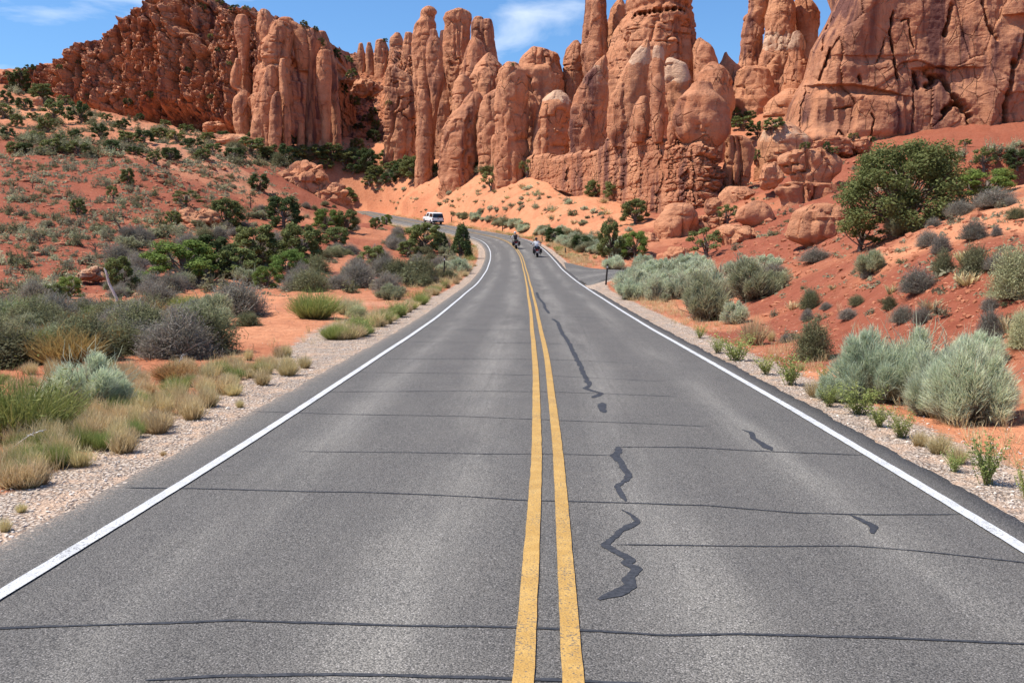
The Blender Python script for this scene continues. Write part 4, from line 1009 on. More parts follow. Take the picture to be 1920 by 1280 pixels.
BOU = [
 (1584, 372, 50, 30, 100, 'right block of the low rock row under the overhang', dict()),
 (1444, 350, 50, 42, 112, 'smooth round rock left of the overhanging ledge', dict()),
 (1560, 292, 70, 32, 124, 'pale rounded rock at the foot of the right cliff', dict()),
 (1610, 290, 62, 30, 124, 'low sandy rock at the cliff foot near the juniper', dict()),
 (1252, 462, 48, 50, 106, 'block with a shadowed notch below the tower', dict()),
 (1218, 468, 44, 30, 100, 'pale wedge of rock beside the roadside junipers', dict()),
 (1275, 497, 62, 32, 88, 'flat topped boulder behind the sagebrush field', dict(layer=.4)),
 (1358, 486, 22, 22, 86, 'small upright red block right of the flat boulder', dict()),
 (1374, 488, 22, 14, 86, 'small low red block right of the flat boulder', dict()),
 (1335, 400, 36, 26, 108, 'dark red rock in the shade of the tower foot', dict()),
 (1398, 372, 34, 14, 106, 'flat pale stone on the talus right of the tower', dict()),
 (1322, 432, 70, 34, 108, 'low rock shelf in the shade behind the notch block', dict()),
 (1388, 468, 90, 44, 84, 'sloping sandy rock shelf below the rounded boulder', dict(thick=1.2, layer=.4)),
 (1885, 306, 32, 30, 92, 'rounded red stone right of the big juniper', dict()),
 (1872, 318, 30, 20, 90, 'low red stone beside the rounded one', dict()),
 (1905, 322, 34, 22, 88, 'red stone at the right edge below the cliff', dict()),
 (1772, 296, 44, 20, 98, 'long red stone behind the big juniper', dict()),
 (1740, 312, 60, 26, 94, 'red rock showing behind the juniper crown', dict()),
 (1792, 330, 40, 40, 88, 'shaded red rock at the right of the juniper', dict()),
 (372, 432, 72, 38, 90, 'cluster rock of crumbled blocks on the left slope', dict(layer=1.6)),
 (190, 468, 40, 22, 72, 'pale crumbly outcrop low on the left slope', dict(layer=1.6, pale=.4)),
 (172, 525, 60, 22, 51, 'buff flat rock near the white snag', dict(pale=.5)),
 (572, 368, 108, 62, 168, 'dark red broken outcrop above the bend', dict(layer=1.4, thick=1.0)),
 (622, 390, 70, 46, 166, 'lower end of the dark red broken outcrop', dict(layer=1.4)),
 (452, 338, 40, 14, 150, 'low red ledge left of the dark outcrop', dict(layer=1.5)),
 (424, 275, 96, 22, 200, 'bare orange rock shelf below the left ridge', dict(thick=.8, layer=.4)),
 (450, 266, 18, 9, 196, 'small white boulder on the orange rock shelf', dict(pale=1.0)),
 (97, 142, 52, 22, 262, 'shaded capstone on the skyline at the far left', dict()),
 (60, 150, 40, 18, 258, 'low skyline rock left of the capstone', dict()),
 (27, 190, 22, 16, 226, 'rounded rock among the junipers at the far left', dict()),
 (120, 196, 16, 14, 224, 'small round rock below the ridge foot', dict()),
 (72, 210, 26, 24, 205, 'pale rock bump among the far left junipers', dict(pale=.4)),
 (405, 250, 46, 18, 222, 'jumbled red stones at the foot of the ridge', dict(layer=1.6)),
 (690, 178, 60, 26, 262, 'fallen block pile in the debris chute', dict(layer=1.5)),
 (660, 160, 40, 18, 268, 'upper block pile in the debris chute', dict(layer=1.5)),
]
for i, (px, py, w, h, Y, label, kw) in enumerate(BOU):
    big = w / FPX * Y > 3
    boulder(px, py, w, h, Y, label, 300 + i, res=44 if big else 22, **kw)
# ------------------------------------------------------------------ plants: materials
def leaf_material(name, tip1, tip2, base, stem_mix=0.45, trans=0.34, vary=0.18):
    m, nt, b = new_mat(name, 0.75, 0.18); g = NT(nt)
    rnd = g.attr('rnd'); t = g.attr('t')
    oi = nt.nodes.new('ShaderNodeObjectInfo').outputs['Random']
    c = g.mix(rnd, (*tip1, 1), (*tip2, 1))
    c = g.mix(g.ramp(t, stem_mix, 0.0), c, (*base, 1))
    hs = nt.nodes.new('ShaderNodeHueSaturation'); nt.links.new(c, hs.inputs['Color'])
    nt.links.new(g.ramp(oi, 0, 1, 1 - vary, 1 + vary, False), hs.inputs['Value'])
    nt.links.new(g.ramp(g.math('FRACT', g.math('MULTIPLY', oi, 7.31)), 0, 1, 0.485, 0.515, False), hs.inputs['Hue'])
    nt.links.new(hs.outputs['Color'], b.inputs['Base Color'])
    tr = nt.nodes.new('ShaderNodeBsdfTranslucent'); nt.links.new(hs.outputs['Color'], tr.inputs['Color'])
    mx = nt.nodes.new('ShaderNodeMixShader'); mx.inputs[0].default_value = trans
    out = nt.nodes['Material Output']
    nt.links.new(b.outputs[0], mx.inputs[1]); nt.links.new(tr.outputs[0], mx.inputs[2]); nt.links.new(mx.outputs[0], out.inputs['Surface'])
    return m
def bark_material(name, c1, c2):
    m, nt, b = new_mat(name, 0.9, 0.1); g = NT(nt); p = g.objco()
    n = g.noise(g.scaled(p, (9, 9, 2)), 2.0, 5, 0.65)
    nt.links.new(g.mix(g.ramp(n, 0.35, 0.7), (*c1, 1), (*c2, 1)), b.inputs['Base Color'])
    nt.links.new(g.bump(n, 0.8, 0.03), b.inputs['Normal'])
    return m
M_JUN = leaf_material('juniper_foliage', (0.125, 0.150, 0.046), (0.225, 0.245, 0.088), (0.08, 0.08, 0.035))
M_JUNB = leaf_material('bright_juniper_foliage', (0.115, 0.175, 0.036), (0.205, 0.270, 0.066), (0.06, 0.07, 0.025))
M_JUND = leaf_material('dark_juniper_foliage', (0.055, 0.085, 0.028), (0.105, 0.140, 0.050), (0.04, 0.045, 0.02))
M_BARK = bark_material('juniper_bark', (0.10, 0.075, 0.058), (0.26, 0.21, 0.175))
M_DEAD = bark_material('bleached_wood', (0.42, 0.38, 0.34), (0.72, 0.69, 0.64))
M_CHAR = bark_material('dark_dead_wood', (0.045, 0.035, 0.03), (0.12, 0.095, 0.08))
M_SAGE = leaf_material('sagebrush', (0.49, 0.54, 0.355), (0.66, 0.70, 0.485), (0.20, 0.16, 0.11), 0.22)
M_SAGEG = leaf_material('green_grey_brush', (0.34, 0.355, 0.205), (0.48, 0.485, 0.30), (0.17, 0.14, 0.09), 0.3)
M_BLACK = leaf_material('blackbrush', (0.20, 0.180, 0.140), (0.33, 0.300, 0.245), (0.13, 0.105, 0.08), 0.3)
M_OLIVE = leaf_material('olive_brush', (0.150, 0.155, 0.075), (0.245, 0.240, 0.125), (0.11, 0.085, 0.06), 0.35)
M_GREY = leaf_material('small_grey_shrub', (0.195, 0.185, 0.110), (0.330, 0.310, 0.200), (0.13, 0.10, 0.07), 0.3)
M_GOLD = leaf_material('dry_grass', (0.55, 0.41, 0.20), (0.70, 0.58, 0.33), (0.40, 0.26, 0.11), 0.45, 0.3)
M_RUST = leaf_material('rusty_dry_brush', (0.30, 0.17, 0.065), (0.36, 0.25, 0.10), (0.16, 0.10, 0.05), 0.5)
M_GREEN = leaf_material('green_bunch_grass', (0.19, 0.25, 0.065), (0.34, 0.36, 0.12), (0.21, 0.16, 0.06), 0.5, 0.3)
M_WEED = leaf_material('green_weed', (0.21, 0.26, 0.065), (0.42, 0.44, 0.16), (0.23, 0.20, 0.07), 0.4, 0.3)
M_PALE = leaf_material('pale_green_brush', (0.42, 0.42, 0.22), (0.58, 0.56, 0.32), (0.22, 0.18, 0.12), 0.45)
M_STRAW = leaf_material('pale_straw_brush', (0.42, 0.36, 0.24), (0.54, 0.48, 0.33), (0.22, 0.17, 0.12), 0.4)

# ------------------------------------------------------------------ plants: shapes (about one unit wide and high)
def blades(B, T, w, rng, bend=0.12, up=None):
    """thin curved strips from base points B to tips T"""
    n = len(B); d = T - B; L = np.linalg.norm(d, axis=1, keepdims=True) + 1e-9
    side = np.cross(d / L, rng.normal(size=(n, 3))); side /= np.linalg.norm(side, axis=1, keepdims=True) + 1e-9
    M = B + 0.55 * d + rng.normal(size=(n, 3)) * L * bend + np.array([0, 0, 1.0]) * L * bend * 0.6
    w = np.broadcast_to(np.asarray(w, float).reshape(-1, 1), (n, 1)) if np.ndim(w) else np.full((n, 1), w)
    V = np.stack([B - side * w * .5, B + side * w * .5, M + side * w * .45, M - side * w * .45, T], 1).reshape(-1, 3)
    k = np.arange(n)[:, None] * 5
    q = k + np.array([[0, 1, 2, 3]]); tr = k + np.array([[3, 2, 4]])
    t = np.tile([0, 0, .55, .55, 1.0], n); r = np.repeat(rng.uniform(size=n), 5)
    return V, q, tr, t, r
def leaves(C, N, s, rng, asp=1.7):
    n = len(C); N = N / (np.linalg.norm(N, axis=1, keepdims=True) + 1e-9)
    a = np.cross(N, rng.normal(size=(n, 3))); a /= np.linalg.norm(a, axis=1, keepdims=True) + 1e-9
    b = np.cross(N, a); s = (s * rng.uniform(.6, 1.3, n))[:, None]
    V = np.stack([C - a * s * asp, C + b * s * .8, C + a * s * asp, C - b * s * .8], 1).reshape(-1, 3)
    q = np.arange(n)[:, None] * 4 + np.array([[0, 1, 2, 3]])
    return V, q, None, None, np.repeat(rng.uniform(size=n), 4)
def join(parts):
    Vs, Q, T, t, r = [], [], [], [], []; o = 0
    for V, q, tr, tt, rr in parts:
        Vs.append(V)
        if q is not None and len(q): Q.append(q + o)
        if tr is not None and len(tr): T.append(tr + o)
        t.append(np.ones(len(V)) if tt is None else tt); r.append(rr); o += len(V)
    return np.concatenate(Vs), (np.concatenate(Q) if Q else None), (np.concatenate(T) if T else None), np.concatenate(t), np.concatenate(r)
def plant_mesh(name, parts, mat):
    V, q, tr, t, r = join(parts)
    return mesh_np(name, V, q, tr, mat, {'t': t, 'rnd': r}, smooth=False)
def tube(pts, rads, sides=6):
    pts = np.asarray(pts, float); n = len(pts); V = []
    tg = np.gradient(pts, axis=0); tg /= np.linalg.norm(tg, axis=1, keepdims=True) + 1e-9
    for i in range(n):
        a = np.cross(tg[i], [0.3, 0.9, 0.2]); a /= np.linalg.norm(a) + 1e-9; b = np.cross(tg[i], a)
        ph = np.arange(sides) * 2 * math.pi / sides
        V.append(pts[i] + rads[i] * (np.cos(ph)[:, None] * a + np.sin(ph)[:, None] * b))
    return np.concatenate(V), grid_quads(n, sides, True)
def tubes_mesh(name, lst, mat, sides=6):
    Vs, Q = [], []; o = 0
    for p, r in lst:
        V, q = tube(p, r, sides); Vs.append(V); Q.append(q + o); o += len(V)
    return mesh_np(name, np.concatenate(Vs), np.concatenate(Q), None, mat)
def limb(a, b, r0, r1, rng, n=6, wig=0.06):
    a, b = np.asarray(a, float), np.asarray(b, float); t = np.linspace(0, 1, n)[:, None]
    L = np.linalg.norm(b - a)
    p = a + (b - a) * t + np.sin(t * math.pi) * rng.normal(size=3) * L * wig + rng.normal(size=(n, 3)) * L * wig * .35 * np.sin(t * math.pi)
    return p, np.linspace(r0, r1, n)
def juniper(seed, nl=20, per=260, leaf=0.020, spread=1.0, cone=False, gap=0.0, trunk_h=0.3, low=0.12, lobe=1.0, limb_r=1.0):
    """returns (trunk mesh data, crown parts); unit height and width"""
    rng = np.random.default_rng(seed)
    lob, tl = [], []
    for i in range(nl):
        if cone:
            z = rng.uniform(.12, .9); rr = (1 - z) * .42 + .06; a = rng.uniform(0, 6.28)
            c = np.array([math.cos(a) * rr * .75, math.sin(a) * rr * .75, z]); R_ = np.array([.10, .10, .20])
        else:
            a = i * 2.4 + rng.uniform(-.4, .4); u = (i + .5) / nl
            z = low + (0.86 - low) * u ** 0.8; rad = .40 * math.sqrt(max(0.03, 1 - ((z - .38) / .56) ** 2)) * rng.uniform(.62, 1.05)
            c = np.array([math.cos(a) * rad, math.sin(a) * rad, z]); R_ = np.array([.145, .145, .115]) * rng.uniform(.75, 1.25) * lobe
        lob.append((c, R_))
    parts = []
    for c, R_ in lob:
        n = int(per * rng.uniform(.7, 1.2))
        d = rng.normal(size=(n, 3)); d /= np.linalg.norm(d, axis=1, keepdims=True)
        rr = rng.uniform(.35, 1.0, n) ** .5 * (1 + .25 * pn(d * 2.2 + c * 9, seed))
        P = c + d * R_ * rr[:, None]
        # small sub-tufts
        k = max(1, n // 9); ctr = P[:k]; w = rng.integers(0, k, n)
        P = .55 * P + .45 * (ctr[w] + rng.normal(size=(n, 3)) * .022)
        N = d + rng.normal(size=(n, 3)) * .55 + np.array([0, 0, .35])
        parts.append(leaves(P, N, leaf, rng))
        base = np.array([0, 0, trunk_h * rng.uniform(.3, 1.0)])
        tl.append(limb(base, c, .022 * limb_r * (1 - .4 * c[2]), .006 * limb_r, rng))
    tl.append(limb((0, 0, -.08), (rng.normal() * .04, rng.normal() * .04, trunk_h + .25), .05, .024, rng, 7))
    return tl, parts
def dome_dirs(n, rng, low=-.05):
    z = rng.uniform(low, 1, n); a = rng.uniform(0, 2 * math.pi, n); s = np.sqrt(np.maximum(0, 1 - z * z))
    return np.stack([np.cos(a) * s, np.sin(a) * s, z], -1)
def sage(seed, nb=2600, wid=0.016, lobes=7, tuft=.20):
    """billowy brush: rounded tufts of fine upright sprigs on a woody base"""
    rng = np.random.default_rng(seed); parts = []
    lobes = lobes * 2
    for i in range(lobes):
        a = i * 2.4 + rng.uniform(-.3, .3); rr = .36 * math.sqrt((i + .4) / lobes) * rng.uniform(.85, 1.1)
        hz = (.62 - 2.6 * rr * rr) * rng.uniform(.5, 1.15)
        if i > 2 and rng.uniform() < .14: continue
        c = np.array([math.cos(a) * rr, math.sin(a) * rr, max(.06, hz)])
        R_ = np.array([.15, .15, .27]) * rng.uniform(.6, 1.3)
        n = nb // lobes
        d = dome_dirs(n, rng, -.35)
        T = c + d * R_ * (rng.uniform(.7, 1.06, n) * (1 + .2 * pn(d * 3 + i * 5, seed)))[:, None]
        L = rng.uniform(.07, tuft, n)[:, None]
        dirn = d * np.array([.9, .9, .5]) + np.array([math.cos(a) * rr, math.sin(a) * rr, .85]) + rng.normal(size=(n, 3)) * .2; dirn /= np.linalg.norm(dirn, axis=1, keepdims=True)
        T[:, 2] = np.maximum(T[:, 2], .03); B = T - dirn * L; B[:, 2] = np.maximum(B[:, 2], 0.0)
        V, q, tr, t, r = blades(B, T, wid * rng.uniform(.7, 1.3, n), rng, .07)
        t = t * np.repeat(np.clip(.45 + .75 * (T[:, 2] - c[2] + .15) / R_[2], .12, 1), 5)  # paints shade into each tuft: lighter top, darker interior
        parts.append((V, q, tr, t, r))
    n = nb // 8; a = rng.uniform(0, 6.28, n); T = np.stack([np.cos(a) * .40, np.sin(a) * .40, rng.uniform(.08, .6, n)], -1) * rng.uniform(.4, 1, n)[:, None]
    V, q, tr, t, r = blades(rng.normal(size=(n, 3)) * [.07, .07, 0], T, wid * 1.3, rng, .1); parts.append((V, q, tr, t * .1, r))
    n = max(20, nb // 60); dd = dome_dirs(n, rng, .1); T = dd * np.array([.52, .52, 1.0]) * rng.uniform(.7, 1.08, n)[:, None]
    V, q, tr, t, r = blades(T * .35, T, wid * 1.6, rng, .12); parts.append((V, q, tr, t * .22, r))     # bare twigs sticking out
    return parts
def twiggy(seed, nb=1500, wid=0.010, leafn=900, leaf=.011, flat=.95):
    """dense little shrub of short twigs"""
    rng = np.random.default_rng(seed); parts = []
    d = dome_dirs(nb, rng, .02); sh = 1 + .28 * pn(d * 2.6, seed) + .16 * pn(d * 6, seed + 1)
    T = d * np.array([.48, .48, flat]) * (sh * rng.uniform(.62, 1.03, nb))[:, None]
    L = rng.uniform(.16, .42, nb)[:, None]; dirn = d * [1, 1, .9] + rng.normal(size=(nb, 3)) * .35 + [0, 0, .35]
    dirn /= np.linalg.norm(dirn, axis=1, keepdims=True)
    B = T - dirn * L; B[:, 2] = np.maximum(B[:, 2], 0)
    V, q, tr, t, r = blades(B, T, wid, rng, .10); parts.append((V, q, tr, t, r))
    if leafn:
        d = dome_dirs(leafn, rng, .0); sh = 1 + .28 * pn(d * 2.6, seed) + .16 * pn(d * 6, seed + 1)
        P = d * np.array([.47, .47, flat]) * (sh * rng.uniform(.7, 1.02, leafn))[:, None]
        parts.append(leaves(P, d + rng.normal(size=(leafn, 3)) * .7, leaf, rng, 1.5))
    return parts
def tuft(seed, nb=420, wid=0.012, spread=.42, lean=.7, seeds=0):
    """bunch grass fan"""
    rng = np.random.default_rng(seed); parts = []
    a = rng.uniform(0, 6.28, nb); rr = np.sqrt(rng.uniform(0, 1, nb))
    B = np.stack([np.cos(a) * rr * .16, np.sin(a) * rr * .16, np.zeros(nb)], -1)
    h = rng.uniform(.45, 1.0, nb) * (1 - .35 * rr)
    T = np.stack([np.cos(a) * rr * spread, np.sin(a) * rr * spread, h], -1) + rng.normal(size=(nb, 3)) * [.05, .05, .04]
    T[:, 2] = np.maximum(T[:, 2], .04)
    parts.append(blades(B, T, wid * rng.uniform(.6, 1.3, nb), rng, .09))
    if seeds:
        k = rng.integers(0, nb, seeds); parts.append(leaves(T[k] + rng.normal(size=(seeds, 3)) * .03, rng.normal(size=(seeds, 3)), .012, rng, 2))
    return parts
def weed(seed, stems=44, per=20, leaf=.016):
    rng = np.random.default_rng(seed); parts = []
    a = rng.uniform(0, 6.28, stems); rr = rng.uniform(.1, .46, stems)
    B = rng.normal(size=(stems, 3)) * [.05, .05, 0]; T = np.stack([np.cos(a) * rr, np.sin(a) * rr, rng.uniform(.5, 1, stems)], -1)
    V, q, tr, t, r = blades(B, T, .012, rng, .05); parts.append((V, q, tr, t * .3 + .1, r))
    f = rng.uniform(.18, 1.0, (stems, per))
    C = (B[:, None] + (T - B)[:, None] * f[..., None]).reshape(-1, 3); C[:, 2] += .03
    C += rng.normal(size=C.shape) * .022
    parts.append(leaves(C, rng.normal(size=C.shape) + [0, 0, .8], leaf, rng, 2.2))
    return parts
def small_shrub(seed, n=170, leaf=.042, nb=130):
    """ragged little desert shrub made of a few uneven clumps with bare twigs sticking out"""
    rng = np.random.default_rng(seed); out = []
    k = int(rng.integers(3, 6))
    for i in range(k):
        c = np.array([rng.normal() * .2, rng.normal() * .2, 0]); s = rng.uniform(.16, .32); hh = rng.uniform(.4, .95)
        m = n // k; d = dome_dirs(m, rng, -.05)
        P = c + d * np.array([s, s, hh]) * (rng.uniform(.45, 1.0, m) * (1 + .35 * pn(d * 2.2, seed + i)))[:, None]
        out.append(leaves(P, d + rng.normal(size=(m, 3)) * .6, leaf, rng, 1.4))
        m = nb // k; d = dome_dirs(m, rng, .1); T = c + d * np.array([s, s, hh]) * rng.uniform(.7, 1.3, m)[:, None]
        V, q, tr, t, r = blades(c + (T - c) * .2, T, .018, rng, .1); out.append((V, q, tr, t * .8, r))
    return out

JUN_SPEC = {}
def jun_variant(key, mat, trunk_mat=None, **kw):
    tl, parts = juniper(**kw)
    JUN_SPEC[key] = (tubes_mesh('trunk', tl, trunk_mat or M_BARK, 5), plant_mesh('crown', parts, mat))
for i in range(4): jun_variant('j%d' % i, M_JUN, seed=40 + i, nl=22, per=330, leaf=.017)
for i in range(2): jun_variant('d%d' % i, M_JUND, seed=50 + i, nl=24, per=330, leaf=.017, low=.06)
for i in range(3): jun_variant('b%d' % i, M_JUNB, seed=60 + i, nl=26, per=560, leaf=.0105, low=.06, lobe=.95)
jun_variant('cone', M_JUND, seed=70, nl=46, per=120, leaf=.018, cone=True)
jun_variant('open0', M_JUN, seed=71, nl=13, per=130, leaf=.020, trunk_h=.4, low=.3)
jun_variant('open1', M_JUN, seed=72, nl=12, per=120, leaf=.020, trunk_h=.35, low=.25)
jun_variant('big', M_JUN, seed=74, nl=64, per=520, leaf=.0078, low=.10, trunk_h=.35, lobe=.92, limb_r=.55)
jun_variant('far0', M_JUN, seed=80, nl=16, per=110, leaf=.030)
jun_variant('far1', M_JUND, seed=81, nl=16, per=110, leaf=.030)
jun_variant('far2', M_JUN, seed=82, nl=16, per=100, leaf=.030, low=.2)
PL = {
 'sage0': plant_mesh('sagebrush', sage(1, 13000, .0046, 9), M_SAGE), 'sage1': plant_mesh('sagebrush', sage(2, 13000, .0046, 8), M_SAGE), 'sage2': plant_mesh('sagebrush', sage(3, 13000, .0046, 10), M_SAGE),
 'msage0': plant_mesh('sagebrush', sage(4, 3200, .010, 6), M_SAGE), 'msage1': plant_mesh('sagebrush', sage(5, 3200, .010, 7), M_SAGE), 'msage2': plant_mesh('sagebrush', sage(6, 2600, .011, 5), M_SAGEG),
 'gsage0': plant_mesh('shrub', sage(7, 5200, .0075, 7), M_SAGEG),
 'black0': plant_mesh('blackbrush', twiggy(11, 2600, .0075, 1300, .009), M_BLACK), 'black1': plant_mesh('blackbrush', twiggy(12, 2600, .0075, 1300, .009), M_BLACK), 'black2': plant_mesh('blackbrush', twiggy(13, 2600, .0075, 1500, .009), M_BLACK),
 'olive0': plant_mesh('shrub', twiggy(14, 2200, .009, 2000, .012), M_OLIVE), 'olive1': plant_mesh('shrub', twiggy(15, 2200, .009, 2000, .012), M_OLIVE),
 'pale0': plant_mesh('shrub', twiggy(16, 3000, .007, 3000, .010), M_PALE), 'straw0': plant_mesh('shrub', sage(17, 1500, .016, 5), M_STRAW),
 'gold0': plant_mesh('grass_tuft', tuft(21, 420, .012), M_GOLD), 'gold1': plant_mesh('grass_tuft', tuft(22, 460, .011, .5), M_GOLD), 'gold2': plant_mesh('grass_tuft', tuft(23, 380, .013, .36), M_GOLD),
 'bunch0': plant_mesh('bunch_grass', tuft(24, 1500, .0065, .52, seeds=120), M_GREEN), 'bunch1': plant_mesh('bunch_grass', tuft(25, 1500, .007, .5), M_GREEN),
 'rust0': plant_mesh('dry_brush', tuft(26, 900, .010, .5), M_RUST),
 'weed0': plant_mesh('weed', weed(31), M_WEED), 'weed1': plant_mesh('weed', weed(32, 52, 18, .015), M_WEED), 'weed2': plant_mesh('weed', weed(33, 40, 22, .017), M_WEED),
 'paleg0': plant_mesh('bunch_grass', tuft(27, 1500, .007, .5, seeds=0), M_PALE),
}
for i in range(5): PL['sm%d' % i] = plant_mesh('small_shrub', small_shrub(190 + i), M_GREY)
for i in range(3): PL['sg%d' % i] = plant_mesh('small_shrub', small_shrub(204 + i), M_SAGEG)
for i in range(4): PL['so%d' % i] = plant_mesh('small_shrub', small_shrub(217 + i), M_OLIVE)
for i in range(2): PL['ss%d' % i] = plant_mesh('small_shrub', sage(99 + i, 260, .05, 4), M_SAGE)
for i in range(2): PL['st%d' % i] = plant_mesh('grass_tuft', tuft(103 + i, 70, .045, .5), M_GOLD)

_rng = random.Random(5)
def put_plant(key, P, w, h, name, label, cat='shrub', group=None, sink=0.03):
    o = bpy.data.objects.new(name, PL[key]); COL.objects.link(o)
    o.location = (P[0], P[1], P[2] - sink * h); o.scale = (w, w * _rng.uniform(.85, 1.1), h); o.rotation_euler = (0, 0, _rng.uniform(0, 6.28))
    return tag(o, label, cat, group)
def put_tree(key, P, w, h, label, name='juniper_tree', group=None, cat='tree', rot=None):
    tm, cm = JUN_SPEC[key]
    e = bpy.data.objects.new(name, None); COL.objects.link(e)
    e.empty_display_size = 0.3
    e.location = (P[0], P[1], P[2] - 0.03 * h); e.scale = (w, w * _rng.uniform(.85, 1.1), h)
    e.rotation_euler = (0, 0, _rng.uniform(0, 6.28) if rot is None else rot)
    for nm, me in (('trunk', tm), ('crown', cm)):
        c = bpy.data.objects.new(nm, me); COL.objects.link(c); c.parent = e
    return tag(e, label, cat, group)
def px_size(P, px):
    return px / FPX * float(np.linalg.norm(np.asarray(P) - np.array([0, 0, EYE]))) 
def plant_px(key, px, py, w, h, label, name='shrub', cat='shrub', group=None):
    P = cast(px, py)
    if P is None: return
    put_plant(key, P, px_size(P, w), px_size(P, h), name, label, cat, group)
def tree_px(key, px, py, w, h, label, group='junipers near the road', **kw):
    P = cast(px, py)
    if P is None: return
    put_tree(key, P, px_size(P, w) * 1.05, px_size(P, h), label, group=group, **kw)

# ------------------------------------------------------------------ junipers one can pick out
for a in [
 ('b0', 345, 530, 160, 86, 'bright green low spreading juniper left of the road'),
 ('d0', 398, 516, 100, 80, 'dark juniper behind the bright spreading one'),
 ('j0', 480, 497, 100, 78, 'middle juniper of the clump left of the road'),
 ('j1', 562, 502, 100, 90, 'right-hand juniper of the clump left of the road'),
 ('b1', 546, 524, 74, 62, 'bright juniper at the front right of the clump'),
 ('b2', 500, 540, 58, 46, 'small bright juniper at the very front of the clump'),
 ('j2', 445, 520, 90, 60, 'grey-green juniper between the clump and grey brush'),
 ('d1', 532, 426, 74, 62, 'round dark juniper above the clump'),
 ('d0', 486, 357, 48, 34, 'round dark juniper alone on the red slope'),
 ('b0', 612, 432, 62, 44, 'bright juniper left of the far road stretch'),
 ('j3', 650, 434, 48, 44, 'dull green juniper beside the far road stretch'),
 ('j0', 630, 460, 54, 38, 'low juniper between the clump and far road'),
 ('j1', 795, 470, 78, 58, 'juniper below the pickup truck'),
 ('d1', 826, 474, 36, 44, 'small dark juniper between the truck and conical juniper'),
 ('j2', 764, 480, 48, 32, 'low juniper left of the one below the truck'),
 ('cone', 866, 484, 54, 68, 'dense dark conical juniper at the inside of the bend'),
 ('j3', 704, 430, 28, 24, 'tiny juniper left of the truck'),
 ('b1', 726, 421, 24, 20, 'tiny bright juniper left of the truck'),
 ('j0', 776, 341, 66, 54, 'juniper standing alone on the orange sand slope'),
 ('open0', 922, 357, 44, 38, 'small rounded juniper on top of the sand slope'),
 ('j2', 1115, 369, 42, 36, 'left juniper at the foot of the blocky base'),
 ('j3', 1150, 375, 44, 40, 'right juniper at the foot of the blocky base'),
 ('j1', 1190, 420, 58, 52, 'grey-green juniper at the edge of the sand under the towers'),
 ('d1', 1040, 456, 44, 34, 'dark round juniper right of the motorcycles'),
 ('d0', 1090, 470, 52, 32, 'low dark juniper beyond the turn-off'),
 ('j2', 1142, 484, 54, 76, 'tall juniper beyond the turn-off'),
 ('b2', 1190, 483, 62, 54, 'green juniper right of the tall one beyond the turn-off'),
 ('open1', 1322, 484, 78, 64, 'scrubby open juniper among the boulders'),
 ('open0', 1366, 419, 50, 38, 'little twisted juniper behind the rounded boulder'),
 ('big', 1690, 440, 225, 178, 'big spreading juniper below the right cliff'),
 ('open1', 1616, 470, 100, 74, 'small open juniper at the lower left of the big juniper'),
 ('b1', 1842, 374, 130, 58, 'low green juniper right of the big one'),
 ('d0', 1908, 318, 52, 38, 'dark juniper at the right edge below the cliff'),
 ('open0', 1846, 322, 48, 44, 'thin juniper right of the big juniper'),
 ('open1', 990, 333, 42, 38, 'sparse grey juniper against the blocky base'),
 ('open0', 212, 381, 30, 32, 'crooked juniper with a dark trunk on the red slope'),
 ('j1', 147, 403, 28, 30, 'small juniper left of the crooked one on the slope'),
 ('j3', 325, 427, 36, 34, 'juniper beside the crumbled blocks on the left slope'),
 ('open1', 348, 389, 64, 34, 'wide open juniper above the crumbled blocks'),
 ('j2', 426, 432, 82, 64, 'large grey-green juniper right of the crumbled blocks'),
 ('j0', 240, 346, 28, 32, 'lone juniper on the upper red slope'),
 ('j3', 225, 545, 64, 66, 'olive juniper right of the white snag'),
 ('b2', 130, 562, 56, 46, 'green juniper left of the white snag'),
 ('j1', 100, 566, 46, 34, 'low juniper at the far left below the slope'),
 ('j2', 700, 500, 60, 44, 'dull juniper left of the bend'),
]: tree_px(*a)
BELT = [(103, 229, 42, 35), (150, 232, 40, 36), (88, 248, 34, 25), (78, 191, 42, 30), (36, 174, 42, 34), (97, 289, 40, 26), (188, 263, 32, 27), (147, 291, 42, 24), (30, 289, 40, 20), (50, 290, 34, 20),
 (289, 307, 27, 23), (253, 291, 27, 15), (6, 223, 30, 26), (32, 238, 22, 20), (263, 226, 18, 12), (284, 213, 18, 16), (140, 262, 30, 18), (112, 268, 22, 16), (70, 262, 30, 16), (15, 260, 26, 16),
 (472, 291, 62, 32), (530, 306, 52, 34), (575, 301, 60, 26), (625, 301, 48, 30), (687, 319, 48, 40), (732, 314, 62, 32), (480, 267, 38, 20), (550, 273, 42, 20), (670, 283, 28, 22), (700, 266, 26, 22),
 (850, 317, 60, 15), (905, 316, 50, 13), (645, 310, 40, 26), (500, 300, 40, 24), (440, 300, 40, 22), (400, 290, 34, 20), (360, 282, 40, 24), (330, 268, 36, 22), (300, 262, 34, 20), (270, 268, 36, 22),
 (240, 276, 40, 26), (210, 286, 34, 22), (350, 252, 30, 18), (390, 268, 30, 18), (420, 262, 26, 16), (310, 240, 26, 14), (230, 242, 26, 16), (200, 228, 22, 14), (380, 300, 30, 20), (320, 300, 36, 22),
 (760, 322, 44, 26), (800, 318, 34, 18), (600, 292, 36, 20), (660, 300, 34, 22), (45, 205, 30, 18), (120, 196, 24, 16), (12, 196, 26, 22), (62, 226, 24, 14)]
for i, (x, y, w, h) in enumerate(BELT):
    tree_px(['far0', 'far1', 'far2', 'j0', 'd1'][i % 5], x, y, w * 1.08, h * 1.1, 'juniper in the belt of trees below the left ridge', group='juniper belt below the left ridge')
